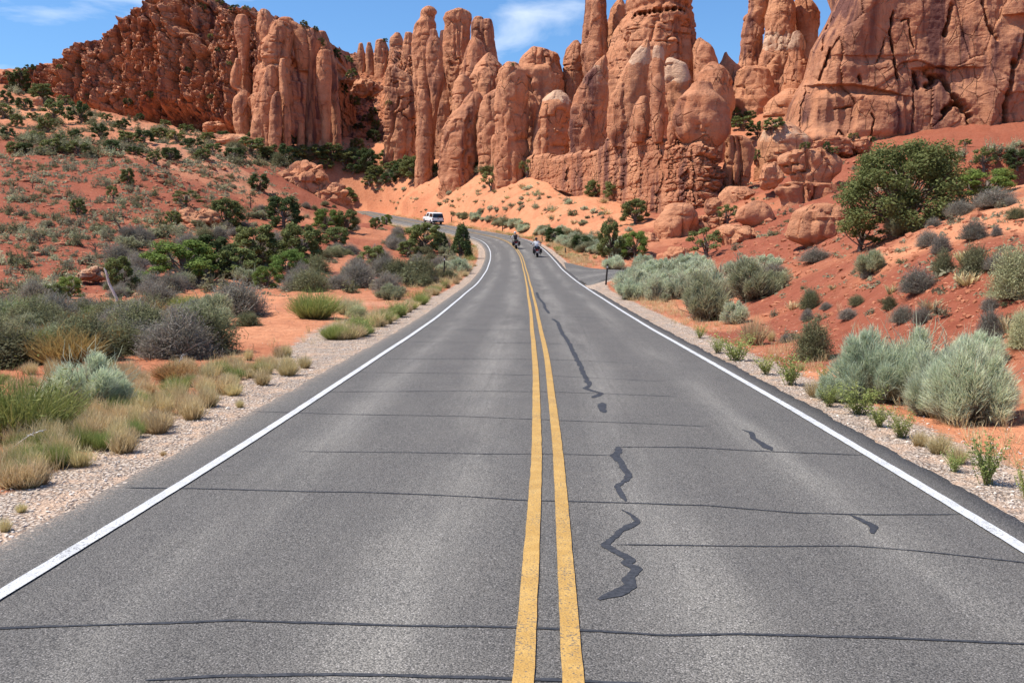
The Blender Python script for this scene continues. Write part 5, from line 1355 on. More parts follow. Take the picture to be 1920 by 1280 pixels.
for i, (x, y, w, h) in enumerate([(830, 324, 46, 22), (862, 324, 52, 18), (892, 325, 42, 16), (918, 326, 38, 16), (800, 328, 50, 28), (758, 332, 60, 30), (735, 328, 46, 28), (702, 332, 36, 24), (942, 331, 28, 16), (660, 326, 34, 20), (612, 318, 34, 20), (846, 330, 30, 14)]):
    tree_px(['d1', 'far1', 'far0', 'j1'][i % 4], x, y, w, h, 'low dark juniper in the row at the foot of the towers', group='juniper row at the foot of the towers')
for i, (x, y, w, h) in enumerate([(648, 378, 48, 30), (694, 348, 34, 22), (728, 342, 32, 20)]):
    tree_px(['j1', 'far0', 'd1', 'j3'][i % 4], x, y, w, h, 'bushy juniper above the far end of the road', group='junipers above the far road')
# plants growing on the rocks themselves: found by a sight line onto the built rock
bpy.context.view_layer.update()
_dg = bpy.context.evaluated_depsgraph_get()
def rock_hit(px, py):
    d = Vector(ray(px, py)).normalized()
    ok, loc, nor, idx, ob, mw = SC.ray_cast(_dg, Vector((0, 0, EYE)), d)
    return np.array(loc) if ok else None
for i, (x, y, w, h) in enumerate([(412, 12, 18, 14), (440, 22, 20, 10), (462, 24, 16, 10), (570, 56, 18, 14), (592, 62, 12, 10), (600, 92, 20, 18), (640, 92, 18, 12), (628, 110, 24, 16), (650, 122, 26, 14),
   (660, 150, 24, 18), (645, 180, 22, 20), (664, 205, 26, 24), (690, 190, 22, 16), (700, 218, 20, 14), (690, 232, 26, 16), (705, 250, 22, 22), (672, 245, 24, 12), (280, 190, 18, 16), (162, 196, 20, 18),
   (240, 200, 20, 12), (380, 24, 16, 14), (396, 76, 14, 10), (352, 140, 12, 12), (395, 190, 14, 10), (430, 128, 12, 10), (408, 100, 10, 8), (730, 200, 14, 10), (1390, 244, 44, 24), (1420, 260, 42, 28),
   (1452, 248, 42, 24), (1378, 228, 32, 22), (1404, 226, 26, 16), (1510, 284, 22, 15), (1562, 292, 20, 14), (1550, 285, 18, 16), (1418, 308, 20, 26), (1600, 262, 20, 10), (1632, 268, 24, 10), (962, 128, 6, 8),
   (700, 82, 10, 8), (722, 82, 10, 8), (146, 124, 10, 8), (112, 134, 14, 10), (60, 142, 24, 16), (40, 150, 30, 18), (18, 150, 20, 12), (1768, 272, 30, 12), (1810, 276, 24, 12)]):
    P = rock_hit(x, y - 2)
    if P is None or P[1] < 60: continue
    put_tree(['far0', 'far1', 'far2'][i % 3], P, px_size(P, w) * 1.1, px_size(P, h) * 1.1, 'small juniper rooted among the rocks of the ridge and towers', group='junipers on the rocks')

# ------------------------------------------------------------------ brush one can pick out
SG, BB, GT = 'sagebrush clumps', 'dark brush clumps', 'roadside grass tufts'
for a in [
 ('sage0', 1640, 750, 190, 166, 'leftmost tall bush of the big sagebrush group on the right', 'sagebrush', 'shrub', SG),
 ('sage1', 1716, 746, 200, 168, 'middle bush of the big sagebrush group on the right', 'sagebrush', 'shrub', SG),
 ('sage2', 1818, 790, 190, 178, 'nearest, tallest bush of the big sagebrush group', 'sagebrush', 'shrub', SG),
 ('sage1', 1742, 778, 96, 80, 'small bush at the front of the big sagebrush group', 'sagebrush', 'shrub', SG),
 ('sage0', 1762, 776, 180, 150, 'bush filling the middle of the big sagebrush group', 'sagebrush', 'shrub', SG),
 ('sage0', 1562, 752, 80, 62, 'low outlying bush left of the big sagebrush group', 'sagebrush', 'shrub', SG),
 ('sage2', 1830, 690, 130, 80, 'bush at the back of the big sagebrush group', 'sagebrush', 'shrub', SG),
 ('gsage0', 1326, 600, 118, 116, 'big grey-green bush with a dark woody base by the bank', 'shrub', 'shrub', SG),
 ('gsage0', 1412, 562, 140, 96, 'wide grey-green bush at the foot of the red bank', 'shrub', 'shrub', SG),
 ('msage0', 1380, 606, 70, 52, 'round sage bush beside the golden grass clump', 'sagebrush', 'shrub', SG),
 ('msage1', 1182, 562, 74, 60, 'leftmost front bush of the sagebrush field', 'sagebrush', 'shrub', SG),
 ('msage0', 1228, 563, 62, 62, 'middle front bush of the sagebrush field', 'sagebrush', 'shrub', SG),
 ('msage1', 1272, 560, 62, 62, 'right front bush of the sagebrush field', 'sagebrush', 'shrub', SG),
 ('msage1', 1345, 562, 104, 78, 'pale sage bush between the field and the big grey-green bush', 'sagebrush', 'shrub', SG),
 ('msage0', 1300, 536, 100, 58, 'pale sage bush at the back of the sagebrush field', 'sagebrush', 'shrub', SG),
 ('msage1', 1392, 522, 110, 56, 'pale sage bush behind the wide grey-green bush', 'sagebrush', 'shrub', SG),
 ('msage2', 1456, 545, 80, 58, 'grey-green bush right of the wide one at the bank foot', 'sagebrush', 'shrub', SG),
 ('msage0', 1440, 506, 80, 36, 'far pale sage bush below the rounded boulder', 'sagebrush', 'shrub', SG),
 ('msage2', 1246, 566, 32, 26, 'small dark-based bush at the front of the sagebrush field', 'shrub', 'shrub', SG),
 ('sage1', 172, 776, 215, 145, 'pale blue-grey sagebrush near the left edge', 'sagebrush', 'shrub', SG),
 ('bunch0', 36, 822, 240, 150, 'tall green grassy bush at the left edge', 'bunch_grass', 'grass', GT),
 ('bunch1', 590, 598, 116, 74, 'big green bunch grass on the sandy rise left', 'bunch_grass', 'grass', GT),
 ('paleg0', 652, 590, 70, 46, 'pale grass right of the sandy rise', 'bunch_grass', 'grass', GT),
 ('pale0', 670, 594, 56, 26, 'low yellow flowering bush right of the sandy rise', 'shrub', 'shrub', BB),
 ('msage0', 862, 513, 60, 38, 'sage bush behind the left marker post', 'sagebrush', 'shrub', SG),
 ('msage1', 832, 514, 50, 34, 'sage bush in front of the conical juniper', 'sagebrush', 'shrub', SG),
 ('gsage0', 735, 562, 80, 40, 'rounded grey-green bush left of the roadside grass', 'shrub', 'shrub', SG),
 ('olive0', 790, 530, 90, 56, 'olive brush left of the left marker post', 'shrub', 'shrub', BB),
 ('olive1', 745, 525, 70, 46, 'olive brush further left of the marker post', 'shrub', 'shrub', BB),
 ('straw0', 655, 515, 44, 24, 'pale straw coloured bush left of the bend', 'shrub', 'shrub', BB),
 ('straw0', 690, 512, 44, 24, 'second straw coloured bush left of the bend', 'shrub', 'shrub', BB),
 ('straw0', 650, 530, 36, 18, 'whitish low bush below the straw coloured ones', 'shrub', 'shrub', BB),
 ('black0', 302, 572, 96, 44, 'dark grey brush below the white snag', 'blackbrush', 'shrub', BB),
 ('black1', 445, 592, 140, 80, 'wide grey brush below the bright junipers', 'blackbrush', 'shrub', BB),
 ('black2', 330, 622, 120, 52, 'dark brush left of the orange sand patch', 'blackbrush', 'shrub', BB),
 ('black0', 355, 672, 96, 66, 'dark brush at the edge of the sandy pullout', 'blackbrush', 'shrub', BB),
 ('black2', 270, 655, 100, 60, 'dark brush behind the blue-grey sagebrush', 'blackbrush', 'shrub', BB),
 ('olive0', 465, 610, 58, 28, 'small green-grey bush on the orange sand patch', 'shrub', 'shrub', BB),
 ('black1', 560, 545, 84, 40, 'dark brush between the clump and the bunch grass', 'blackbrush', 'shrub', BB),
 ('rust0', 50, 672, 130, 46, 'rusty brown dry brush at the left edge', 'dry_brush', 'shrub', BB),
 ('rust0', 330, 712, 130, 44, 'rusty dry brush behind the golden tufts', 'dry_brush', 'shrub', BB),
 ('olive1', 1524, 674, 100, 84, 'dark olive bush on the red bank', 'shrub', 'shrub', BB),
 ('olive0', 1520, 579, 44, 42, 'olive bush halfway up the red bank', 'shrub', 'shrub', BB),
 ('gsage0', 1630, 514, 80, 56, 'grey-green tufted bush on the crest of the red bank', 'shrub', 'shrub', SG),
 ('gsage0', 1692, 442, 76, 46, 'pale tufted bush in front of the big juniper', 'shrub', 'shrub', SG),
 ('black0', 1722, 548, 76, 50, 'dark twiggy bush in the middle of the red bank', 'blackbrush', 'shrub', BB),
 ('olive0', 1768, 514, 46, 50, 'upright olive bush on the red bank', 'shrub', 'shrub', BB),
 ('olive1', 1826, 516, 64, 60, 'rounded olive bush right of the upright one', 'shrub', 'shrub', BB),
 ('black1', 1764, 474, 44, 40, 'grey twiggy bush above the upright olive one', 'blackbrush', 'shrub', BB),
 ('black2', 1738, 462, 48, 34, 'dark bush near the crest of the bank', 'blackbrush', 'shrub', BB),
 ('black0', 1826, 448, 54, 38, 'round grey bush high on the right bank', 'blackbrush', 'shrub', BB),
 ('pale0', 1904, 556, 104, 104, 'pale yellow-green bush at the right edge', 'shrub', 'shrub', BB),
 ('pale0', 1918, 650, 60, 76, 'second pale bush at the right edge', 'shrub', 'shrub', BB),
 ('black1', 1856, 642, 60, 72, 'dark bush behind the big sagebrush at the right', 'blackbrush', 'shrub', BB),
 ('black2', 1692, 604, 52, 36, 'purple-grey brush behind the big sagebrush group', 'blackbrush', 'shrub', BB),
 ('black0', 1728, 606, 44, 34, 'second purple-grey brush behind the big sagebrush group', 'blackbrush', 'shrub', BB),
 ('olive1', 1668, 580, 34, 28, 'small round bush on the red bank above the sagebrush', 'shrub', 'shrub', BB),
 ('olive0', 1606, 572, 36, 22, 'small flat bush left of the round one on the bank', 'shrub', 'shrub', BB),
 ('black1', 1590, 598, 44, 24, 'greyish low brush on the lower red bank', 'blackbrush', 'shrub', BB),
 ('olive1', 1906, 410, 40, 22, 'small bush at the top of the bank, right edge', 'shrub', 'shrub', BB),
 ('black1', 1800, 404, 60, 30, 'grey bush right of the big juniper', 'blackbrush', 'shrub', BB),
 ('black2', 1865, 388, 90, 36, 'dark row of brush on the bank crest', 'blackbrush', 'shrub', BB),
 ('black2', 1450, 520, 60, 30, 'dark brush behind the wide grey-green bush', 'blackbrush', 'shrub', BB),
 ('black0', 1530, 490, 76, 28, 'brush at the foot of the tilted slab', 'blackbrush', 'shrub', BB),
 ('gold1', 1414, 646, 68, 72, 'big golden grass clump at the foot of the bank', 'grass_tuft', 'grass', GT),
 ('gold2', 1446, 640, 28, 32, 'small brown tuft right of the golden clump', 'grass_tuft', 'grass', GT),
 ('weed0', 1312, 634, 40, 28, 'light green tuft at the right road edge', 'weed', 'weed', GT),
 ('weed1', 1380, 676, 96, 54, 'green weeds below the golden grass clump', 'weed', 'weed', GT),
 ('weed2', 1482, 722, 90, 60, 'green weeds along the right gravel edge', 'weed', 'weed', GT),
 ('weed0', 1612, 776, 116, 58, 'tall green weeds in front of the big sagebrush group', 'weed', 'weed', GT),
 ('weed1', 1688, 820, 78, 54, 'green weed clump on the right gravel', 'weed', 'weed', GT),
 ('weed2', 1850, 908, 100, 92, 'upright green weed near the right edge', 'weed', 'weed', GT),
 ('weed0', 1922, 934, 56, 64, 'weed cut by the right edge', 'weed', 'weed', GT),
 ('weed1', 1345, 662, 50, 34, 'yellow-green weed left of the golden clump weeds', 'weed', 'weed', GT),
 ('weed2', 1436, 702, 60, 40, 'low weed between the two right verge weeds', 'weed', 'weed', GT),
 ('gold1', 1530, 744, 56, 44, 'straw grass behind the low sagebrush outlier', 'grass_tuft', 'grass', GT),
 ('weed0', 1556, 762, 60, 44, 'green weed right at the gravel by the sagebrush outlier', 'weed', 'weed', GT),
 ('weed2', 1648, 800, 70, 44, 'yellow-green weed below the big sagebrush group', 'weed', 'weed', GT),
 ('gold2', 1724, 836, 50, 40, 'straw tuft right of the gravel weed clump', 'grass_tuft', 'grass', GT),
 ('weed1', 1790, 884, 56, 40, 'low weed left of the upright weed', 'weed', 'weed', GT),
 ('gold0', 1760, 850, 62, 52, 'dry grass tuft between the right-hand weeds', 'grass_tuft', 'grass', GT),
 ('gold1', 1796, 868, 56, 46, 'dry grass behind the upright weed', 'grass_tuft', 'grass', GT),
]: plant_px(*a)
for a in [(72, 908, 74, 62), (18, 912, 60, 66), (150, 874, 70, 50), (232, 848, 84, 62), (296, 812, 76, 62), (362, 786, 74, 60), (330, 748, 60, 44), (422, 738, 64, 46), (450, 764, 24, 22), (492, 722, 56, 42),
          (540, 704, 62, 50), (572, 690, 36, 34), (306, 854, 20, 14), (10, 996, 36, 34), (392, 762, 60, 46), (110, 850, 50, 40), (190, 820, 60, 44), (260, 780, 56, 46), (470, 700, 44, 34), (440, 690, 50, 40),
          (400, 712, 50, 40), (350, 700, 44, 40), (280, 740, 50, 40), (510, 690, 40, 36), (40, 960, 30, 22)]:
    k = _rng.choice(['gold0', 'gold1', 'gold2'])
    plant_px(k, *a, 'golden dry grass tuft on the left roadside', 'grass_tuft', 'grass', 'golden tufts on the left roadside')

# ------------------------------------------------------------------ scattered small plants
def in_poly(x, y, poly):
    inside = np.zeros(len(x), bool); n = len(poly)
    for i in range(n):
        x0, y0 = poly[i]; x1, y1 = poly[(i + 1) % n]
        c = ((y0 > y) != (y1 > y)) & (x < (x1 - x0) * (y - y0) / (y1 - y0 + 1e-12) + x0)
        inside ^= c
    return inside
def scatter(poly, n, keys, wr, hr, label, name, cat, group, seed, clump=0.0, far=330, keep=None):
    rng = np.random.default_rng(seed); xs = [p[0] for p in poly]; ys = [p[1] for p in poly]
    X = rng.uniform(min(xs), max(xs), n * 6); Y = rng.uniform(min(ys), max(ys), n * 6)
    m = in_poly(X, Y, poly)
    if clump: m &= (fbm(np.stack([X / 60, Y / 32, X * 0], -1), seed, 3) > rng.uniform(-clump, clump * .6, len(X)))
    X, Y = X[m][:n], Y[m][:n]
    if not len(X): return
    P, ok = cast_many(X, Y)
    for p, o_ in zip(P, ok):
        if not o_ or p[1] > far: continue
        lat = float(road_lat(p[0], p[1]))
        if abs(lat) < 3.9 and p[1] < 232: continue
        if p[0] > 2 and p[0] < 34 and abs(p[1] - float(side_y(np.array(p[0])))) < float(side_half(np.array(p[0]))) + 0.6: continue
        w = rng.uniform(*wr); h = w * rng.uniform(*hr)
        put_plant(keys[rng.integers(len(keys))], p, w, h, name, label, cat, group)
scatter([(0, 296), (200, 292), (430, 305), (500, 380), (480, 440), (330, 470), (260, 500), (180, 540), (0, 566)], 285, ['sm0', 'sm1', 'sm2', 'sm3', 'sm4', 'sg0', 'sg1', 'so0', 'so1', 'so2'], (.8, 1.9), (.45, .75),
        'small grey-green shrub dotting the red slope at the left', 'small_shrub', 'shrub', 'small shrubs on the left red slope', 1)
scatter([(0, 160), (90, 175), (210, 225), (450, 262), (640, 288), (720, 320), (560, 318), (430, 305), (200, 292), (0, 296)], 285, ['sm0', 'sm3', 'sm2', 'so0', 'so1', 'so2', 'so3', 'sg0'], (1.6, 3.6), (.45, .7),
        'low brush between the junipers below the left ridge', 'desert_brush', 'shrub', 'brush below the left ridge', 2)
scatter([(620, 340), (760, 330), (900, 325), (980, 335), (1080, 365), (1200, 400), (1200, 440), (1100, 440), (1000, 420), (880, 418), (760, 395), (640, 378)], 150, ['st0', 'sg0', 'sm1', 'ss0', 'st1', 'so1', 'msage2', 'sg1', 'sm3'], (.6, 2.1), (.4, .65),
        'small dry tuft on the orange sand slope', 'sand_tuft', 'grass', 'tufts on the orange sand slope', 3)
scatter([(860, 408), (960, 430), (1040, 455), (1120, 480), (1180, 484), (1160, 462), (1060, 440), (960, 418), (880, 400)], 120, ['msage2', 'msage0', 'msage1', 'gsage0', 'msage0', 'olive0'], (1.3, 2.6), (.45, .65),
        'sage bush along the outside of the far bend', 'sagebrush', 'shrub', 'sage along the far bend', 4)
scatter([(1140, 500), (1290, 500), (1340, 520), (1290, 556), (1180, 556), (1140, 535)], 40, ['msage0', 'msage1', 'msage0', 'msage2'], (1.5, 2.4), (.55, .72),
        'bush inside the pale sagebrush field', 'sagebrush', 'shrub', 'pale sagebrush field', 5)
scatter([(250, 440), (420, 400), (620, 380), (700, 400), (800, 440), (880, 480), (860, 520), (760, 550), (640, 560), (520, 545), (280, 560), (180, 560)], 190, ['black0', 'black1', 'black2', 'olive0', 'msage2', 'sm0', 'so1'], (1.0, 2.4), (.45, .68),
        'low brush among the junipers left of the road', 'brush', 'shrub', 'brush among the left junipers', 6, clump=.35)
scatter([(0, 560), (230, 570), (420, 590), (400, 640), (360, 690), (240, 690), (0, 690)], 76, ['black0', 'black1', 'olive0', 'olive1', 'msage2', 'rust0', 'bunch1', 'gsage0'], (.9, 1.7), (.45, .65),
        'low bush in the dense left foreground thicket', 'thicket_bush', 'shrub', 'left foreground thicket', 7)
scatter([(0, 690), (250, 700), (420, 680), (600, 660), (580, 690), (420, 760), (260, 850), (0, 930)], 200, ['gold0', 'gold1', 'gold2', 'gold1', 'gold0', 'gold2', 'bunch1'], (.24, .44), (.6, 1.0),
        'dry grass tuft in the left roadside strip', 'grass_tuft', 'grass', 'left roadside grass strip', 8, clump=.5)
scatter([(610, 640), (760, 575), (880, 510), (906, 480), (890, 520), (800, 590), (700, 640)], 150, ['gold1', 'gold0', 'bunch1', 'weed1', 'gold2'], (.4, .85), (.5, .8),
        'dry grass tuft on the verge inside the bend', 'grass_tuft', 'grass', 'verge grass inside the bend', 9)
scatter([(1095, 540), (1160, 560), (1290, 620), (1420, 700), (1380, 690), (1230, 610), (1120, 560)], 70, ['gold1', 'gold0', 'weed1', 'gold2'], (.3, .6), (.5, .8),
        'dry grass tuft on the right verge', 'grass_tuft', 'grass', 'right verge grass', 10)
scatter([(1420, 690), (1500, 720), (1640, 800), (1760, 850), (1900, 930), (1920, 880), (1800, 830), (1640, 770), (1500, 690)], 110, ['gold0', 'gold1', 'weed0', 'gold1', 'gold2'], (.2, .42), (.6, 1.0),
        'small dry tuft among the right roadside weeds', 'grass_tuft', 'grass', 'right roadside tufts', 11)
scatter([(1420, 600), (1560, 500), (1660, 450), (1920, 380), (1920, 640), (1800, 600), (1600, 590), (1480, 660)], 42, ['sm0', 'sm1', 'so0', 'st0', 'black0'], (.25, .6), (.5, .8),
        'small scrub on the red bank at the right', 'scrub', 'shrub', 'scrub on the right bank', 12)
scatter([(1360, 420), (1460, 330), (1600, 300), (1920, 285), (1920, 350), (1650, 400), (1480, 470), (1300, 490)], 60, ['sm0', 'so0', 'sg0', 'sm2'], (.6, 1.5), (.5, .75),
        'scattered shrub on the talus below the right cliff', 'scrub', 'shrub', 'shrubs on the right talus', 13)
scatter([(930, 440), (1020, 470), (1040, 482), (1130, 492), (1120, 484), (1040, 462), (960, 436)], 60, ['st0', 'st1', 'gold1'], (.4, .9), (.5, .8),
        'dry grass on the verge outside the far bend', 'grass_tuft', 'grass', 'far bend verge grass', 14)

scatter([(430, 285), (640, 284), (800, 300), (960, 312), (985, 322), (800, 334), (640, 336), (560, 322), (430, 306)], 95, ['so0', 'so1', 'so2', 'so3', 'olive0', 'olive1', 'sm2'], (2.0, 4.2), (.5, .75),
        'dark brush in the band at the foot of the towers', 'desert_brush', 'shrub', 'brush band at the foot of the towers', 15)
def scrub_cover():
    """the sparse low scrub nobody could count, over the left slopes and talus"""
    rng = np.random.default_rng(44); n = 4600
    X = np.concatenate([rng.uniform(0, 560, 2600), rng.uniform(0, 780, 1400), rng.uniform(1380, 1920, 600)]); Y = np.concatenate([rng.uniform(290, 565, 2600), rng.uniform(165, 335, 1400), rng.uniform(290, 560, 600)])
    P, ok = cast_many(X, Y); ok &= (np.abs(road_lat(P[:, 0], P[:, 1])) > 6) & (fbm(np.stack([X / 50, Y / 25, X * 0], -1), 5, 3) > rng.uniform(-.5, .35, n))
    P = P[ok]; m = len(P); k = 16; s = rng.uniform(.22, .70, m) * np.clip(P[:, 1] / 90, .35, 1.8)
    d = dome_dirs(m * k, rng, 0).reshape(m, k, 3)
    C = P[:, None] + d * s[:, None, None] * np.array([.9, .9, .55]) * rng.uniform(.3, 1, (m, k, 1))
    V, q, _, _, r = leaves(C.reshape(-1, 3), d.reshape(-1, 3) + rng.normal(size=(m * k, 3)) * .6, 1.0, rng, 1.4)
    V = V.reshape(m, k, 4, 3); ctr = V.mean(2, keepdims=True); V = (ctr + (V - ctr) * (s * .16)[:, None, None, None]).reshape(-1, 3)
    me = mesh_np('scrub_cover', V, q, None, M_GREY, {'t': np.ones(len(V)), 'rnd': np.repeat(rng.uniform(size=m), k * 4)}, smooth=False)
    obj('scrub_cover', me, kind='stuff', label='low sparse scrub covering the red slopes')
scrub_cover()

def verge_grass():
    """fine dry grass growing along both edges of the road, too much to count"""
    rng = np.random.default_rng(61); n = 5000
    y = 7 + 190 * rng.uniform(0, 1, n) ** 1.25; side = rng.choice([-1, 1], n, p=[.58, .42])
    lat = side * (HALF + .95 + np.clip(rng.gamma(2.0, .42, n), 0, 2.6) + .35 * (y > 40))
    p = on_road(y, lat); j = np.stack([p[:, 0] / 2.5, p[:, 1] / 5.0, p[:, 1] * 0], -1)
    bare = (side < 0) & (y > 17) & (y < 36)
    ok = (fbm(j, 63, 3) > rng.uniform(-.45, .35, n)) & ~(bare & (rng.uniform(size=n) < .8))
    sd = np.abs(p[:, 1] - side_y(p[:, 0])) - side_half(p[:, 0]); ok &= ~((p[:, 0] > 2) & (p[:, 0] < 34) & (sd < .6) & (side > 0))
    p = p[ok]; y = y[ok]; m = len(p); p[:, 2] = terr(p[:, 0], p[:, 1]) - .01
    k = 16; sc = np.clip(y / 45, .55, 2.2)
    h = rng.uniform(.12, .34, m) * np.clip(sc, .8, 1.6); a = rng.uniform(0, 6.28, (m, k)); rr = np.sqrt(rng.uniform(0, 1, (m, k))) * (.10 * sc)[:, None]
    B = p[:, None] + np.stack([np.cos(a) * rr, np.sin(a) * rr, a * 0], -1)
    T = B + np.stack([np.cos(a) * rr * 1.1, np.sin(a) * rr * 1.1, h[:, None] * rng.uniform(.5, 1.1, (m, k))], -1) + rng.normal(size=(m, k, 3)) * .03
    V, q, tr, t, r = blades(B.reshape(-1, 3), T.reshape(-1, 3), np.repeat(.008 * sc, k), rng, .10)
    r = np.repeat(rng.uniform(size=m), k * 5)
    gq = np.repeat(np.arange(m * k) // k, 1)
    green = (fbm(j[ok] * .7, 67, 2) > .30)
    me = mesh_np('verge_grass', V, q, tr, None, {'t': t, 'rnd': r}, smooth=False, mats=[M_GOLD, M_GREEN], mat_idx=np.concatenate([green[gq], green[gq]]).astype(int))
    obj('verge_grass', me, kind='stuff', label='fine dry grass growing along both road verges')
verge_grass()

# ------------------------------------------------------------------ dead wood
def dead_tree(px, py, w, h, label, mat, seed, name='dead_tree', n=14, lean=0.0):
    P = cast(px, py); rng = np.random.default_rng(seed)
    W, H = px_size(P, w), px_size(P, h)
    top = np.array([lean * W, 0, H * .8]); L = [limb((0, 0, -.1), top, .035 * H + .02, .012 * H, rng, 8, .05)]
    for i in range(n):
        a = rng.uniform(0, 6.28); f = rng.uniform(.25, .95); b = top * f
        L.append(limb(b, b + np.array([math.cos(a) * W * .5, math.sin(a) * W * .4, H * rng.uniform(.05, .35)]) * (1.15 - f * .5), .014 * H, .004 * H, rng, 6, .1))
    return obj(name, tubes_mesh(name, L, mat, 5), loc=P, label=label, cat='dead tree')
dead_tree(1026, 332, 34, 44, 'bare black twiggy dead tree against the blocky base', M_CHAR, 1, n=26)
dead_tree(470, 392, 24, 30, 'bare dead shrub on the red slope above the dark juniper', M_CHAR, 2, n=16)
dead_tree(178, 482, 40, 34, 'bare dark dead shrub low on the left slope', M_CHAR, 3, n=18)
dead_tree(236, 446, 34, 44, 'dark crooked dead trunk on the left slope', M_CHAR, 4, n=5, lean=-.6)
dead_tree(62, 355, 30, 18, 'low tangle of dead wood on the red slope', M_CHAR, 5, n=18)
dead_tree(815, 470, 22, 34, 'dark broken dead trunk near the bend', M_CHAR, 6, n=4)
def snag():
    P = cast(218, 566); s = px_size(P, 1)
    pts = np.array([[2, 0, -3], [0, 0, 8], [-6, .5, 20], [-12, 1, 32], [-15, 1, 44], [-17, .5, 54], [-20, 0, 60]], float) * s
    L = [(pts, np.array([3.0, 2.6, 2.4, 2.2, 2.0, 1.7, .5]) * s), (np.array([pts[4], pts[4] + np.array([4, 0, 5]) * s]), np.array([1.2, .3]) * s),
         (np.array([pts[2], pts[2] + np.array([-5, 1, 4]) * s]), np.array([1.0, .3]) * s)]
    obj('dead_snag', tubes_mesh('dead_snag', L, M_DEAD, 7), loc=P, label='white bleached leaning snag left of the junipers', cat='dead tree')
snag()
def stalks():
    rng = np.random.default_rng(3)
    for px, py, dx, dy, lab in [(-10, 810, 60, -70, 'long pale dry stalk arching in at the left edge'), (-4, 860, 80, -50, 'lower pale dry stalk at the left edge'), (330, 705, 14, -40, 'pale dry stalk standing behind the golden tufts')]:
        P = cast(max(px, 1), py); s = px_size(P, 1); t = np.linspace(0, 1, 9)[:, None]
        p = np.concatenate([t * dx * s, t * 0, -dy * s * np.sin(t * 1.45)], 1)
        L = [(p, np.linspace(.9, .35, 9) * s)]
        for k in range(16):
            f = rng.uniform(.5, 1); b = np.array([np.interp(f, t[:, 0], p[:, i]) for i in range(3)])
            L.append((np.array([b, b + rng.normal(size=3) * 3 * s + np.array([3 * s, 0, 0])]), np.array([.8, .2]) * s))
        obj('dry_stalk', tubes_mesh('dry_stalk', L, M_GOLD if False else M_DEAD, 4), loc=P, label=lab, cat='grass stalk')
stalks()

# ------------------------------------------------------------------ gravel: loose stones at the road edge, and loose rock on the slopes
def stone_material(name, c):
    m, nt, b = new_mat(name, 0.9, 0.15); g = NT(nt)
    r = g.attr('rnd')
    cc = g.mix(r, (c[0] * .62, c[1] * .56, c[2] * .52, 1), (*c, 1))
    nt.links.new(g.mix(g.ramp(g.noise(g.pos(), 25, 4), .4, .7, 0, .4), cc, (c[0] * .5, c[1] * .45, c[2] * .42, 1)), b.inputs['Base Color'])
    return m
M_STONE = stone_material('gravel_stone', (0.78, 0.68, 0.58)); M_RED = stone_material('red_stone', (0.50, 0.20, 0.11))
def stones(name, P, S, mat, label, seed, cat=None):
    bm = bmesh.new(); bmesh.ops.create_icosphere(bm, subdivisions=1, radius=1); bv = np.array([v.co[:] for v in bm.verts]); bf = np.array([[v.index for v in f.verts] for f in bm.faces]); bm.free()
    rng = np.random.default_rng(seed); n = len(P)
    sc = rng.uniform(.55, 1.2, (n, 1, 3)) * [1, 1, .6]; a = rng.uniform(0, 6.28, n); ca, sa = np.cos(a)[:, None], np.sin(a)[:, None]
    B = bv[None] * sc * (1 + rng.uniform(-.22, .22, (n, len(bv), 1)))
    B = np.stack([B[..., 0] * ca - B[..., 1] * sa, B[..., 0] * sa + B[..., 1] * ca, B[..., 2]], -1) * S[:, None, None] + P[:, None]
    F_ = (bf[None] + (np.arange(n) * len(bv))[:, None, None]).reshape(-1, 3)
    me = mesh_np(name, B.reshape(-1, 3), None, F_, mat, {'rnd': np.repeat(rng.uniform(size=n), len(bv))}, smooth=False)
    return obj(name, me, kind='stuff', label=label)
def gravel():
    rng = np.random.default_rng(8); n = 9000
    y = 3.2 + 42 * rng.uniform(0, 1, n) ** 1.9; side = rng.choice([-1, 1], n)
    lat = side * (HALF + np.where(side < 0, .42, .30) + rng.gamma(2.0, .34, n))
    p = on_road(y, lat); p[:, 2] = terr(p[:, 0], p[:, 1]) + .004
    stones('gravel', p, rng.gamma(2.0, .0034, n) + .004, M_STONE, 'loose pale gravel along both road edges', 9)
gravel()
def talus():
    rng = np.random.default_rng(18)
    X = np.concatenate([rng.uniform(1430, 1920, 1300), rng.uniform(0, 480, 1000), rng.uniform(1240, 1650, 400), rng.uniform(250, 420, 200)])
    Y = np.concatenate([rng.uniform(400, 680, 1300), rng.uniform(300, 560, 1000), rng.uniform(280, 480, 400), rng.uniform(310, 450, 200)])
    P, ok = cast_many(X, Y); ok &= np.abs(road_lat(P[:, 0], P[:, 1])) > 4.5
    P = P[ok]; d = np.linalg.norm(P, axis=1)
    stones('scattered_stones', P, (rng.gamma(1.6, .0011, len(P)) + .0006) * np.clip(d, 12, 160) ** .95, M_RED, 'loose red stones scattered over the slopes', 19)
talus()
# ------------------------------------------------------------------ made things: posts, pickup truck, motorcycles and riders
def road_cast(px, py):
    q = gpt(px, py)
    Y = np.arange(4, 228, .05); d = ray(px, py); k = Y / d[1]; X = d[0] * k; Z = EYE + d[2] * k
    h = on_road(Y, road_lat(X, Y))[:, 2]
    j = np.nonzero(Z < h)[0][0]
    return np.array([X[j], Y[j], h[j]])
def bmo(name, bm, mat, parent=None, bevel=0.0, smooth=True, mats=None, **kw):
    if bevel:
        bmesh.ops.bevel(bm, geom=[e for e in bm.edges], offset=bevel, segments=2, profile=.6, affect='EDGES', clamp_overlap=True)
    bmesh.ops.recalc_face_normals(bm, faces=bm.faces)
    me = bpy.data.meshes.new(name); bm.to_mesh(me); bm.free()
    for f in me.polygons: f.use_smooth = smooth
    if smooth: me.set_sharp_from_angle(angle=R(40))
    for m in (mats or [mat]): me.materials.append(m)
    return obj(name, me, parent, **kw)
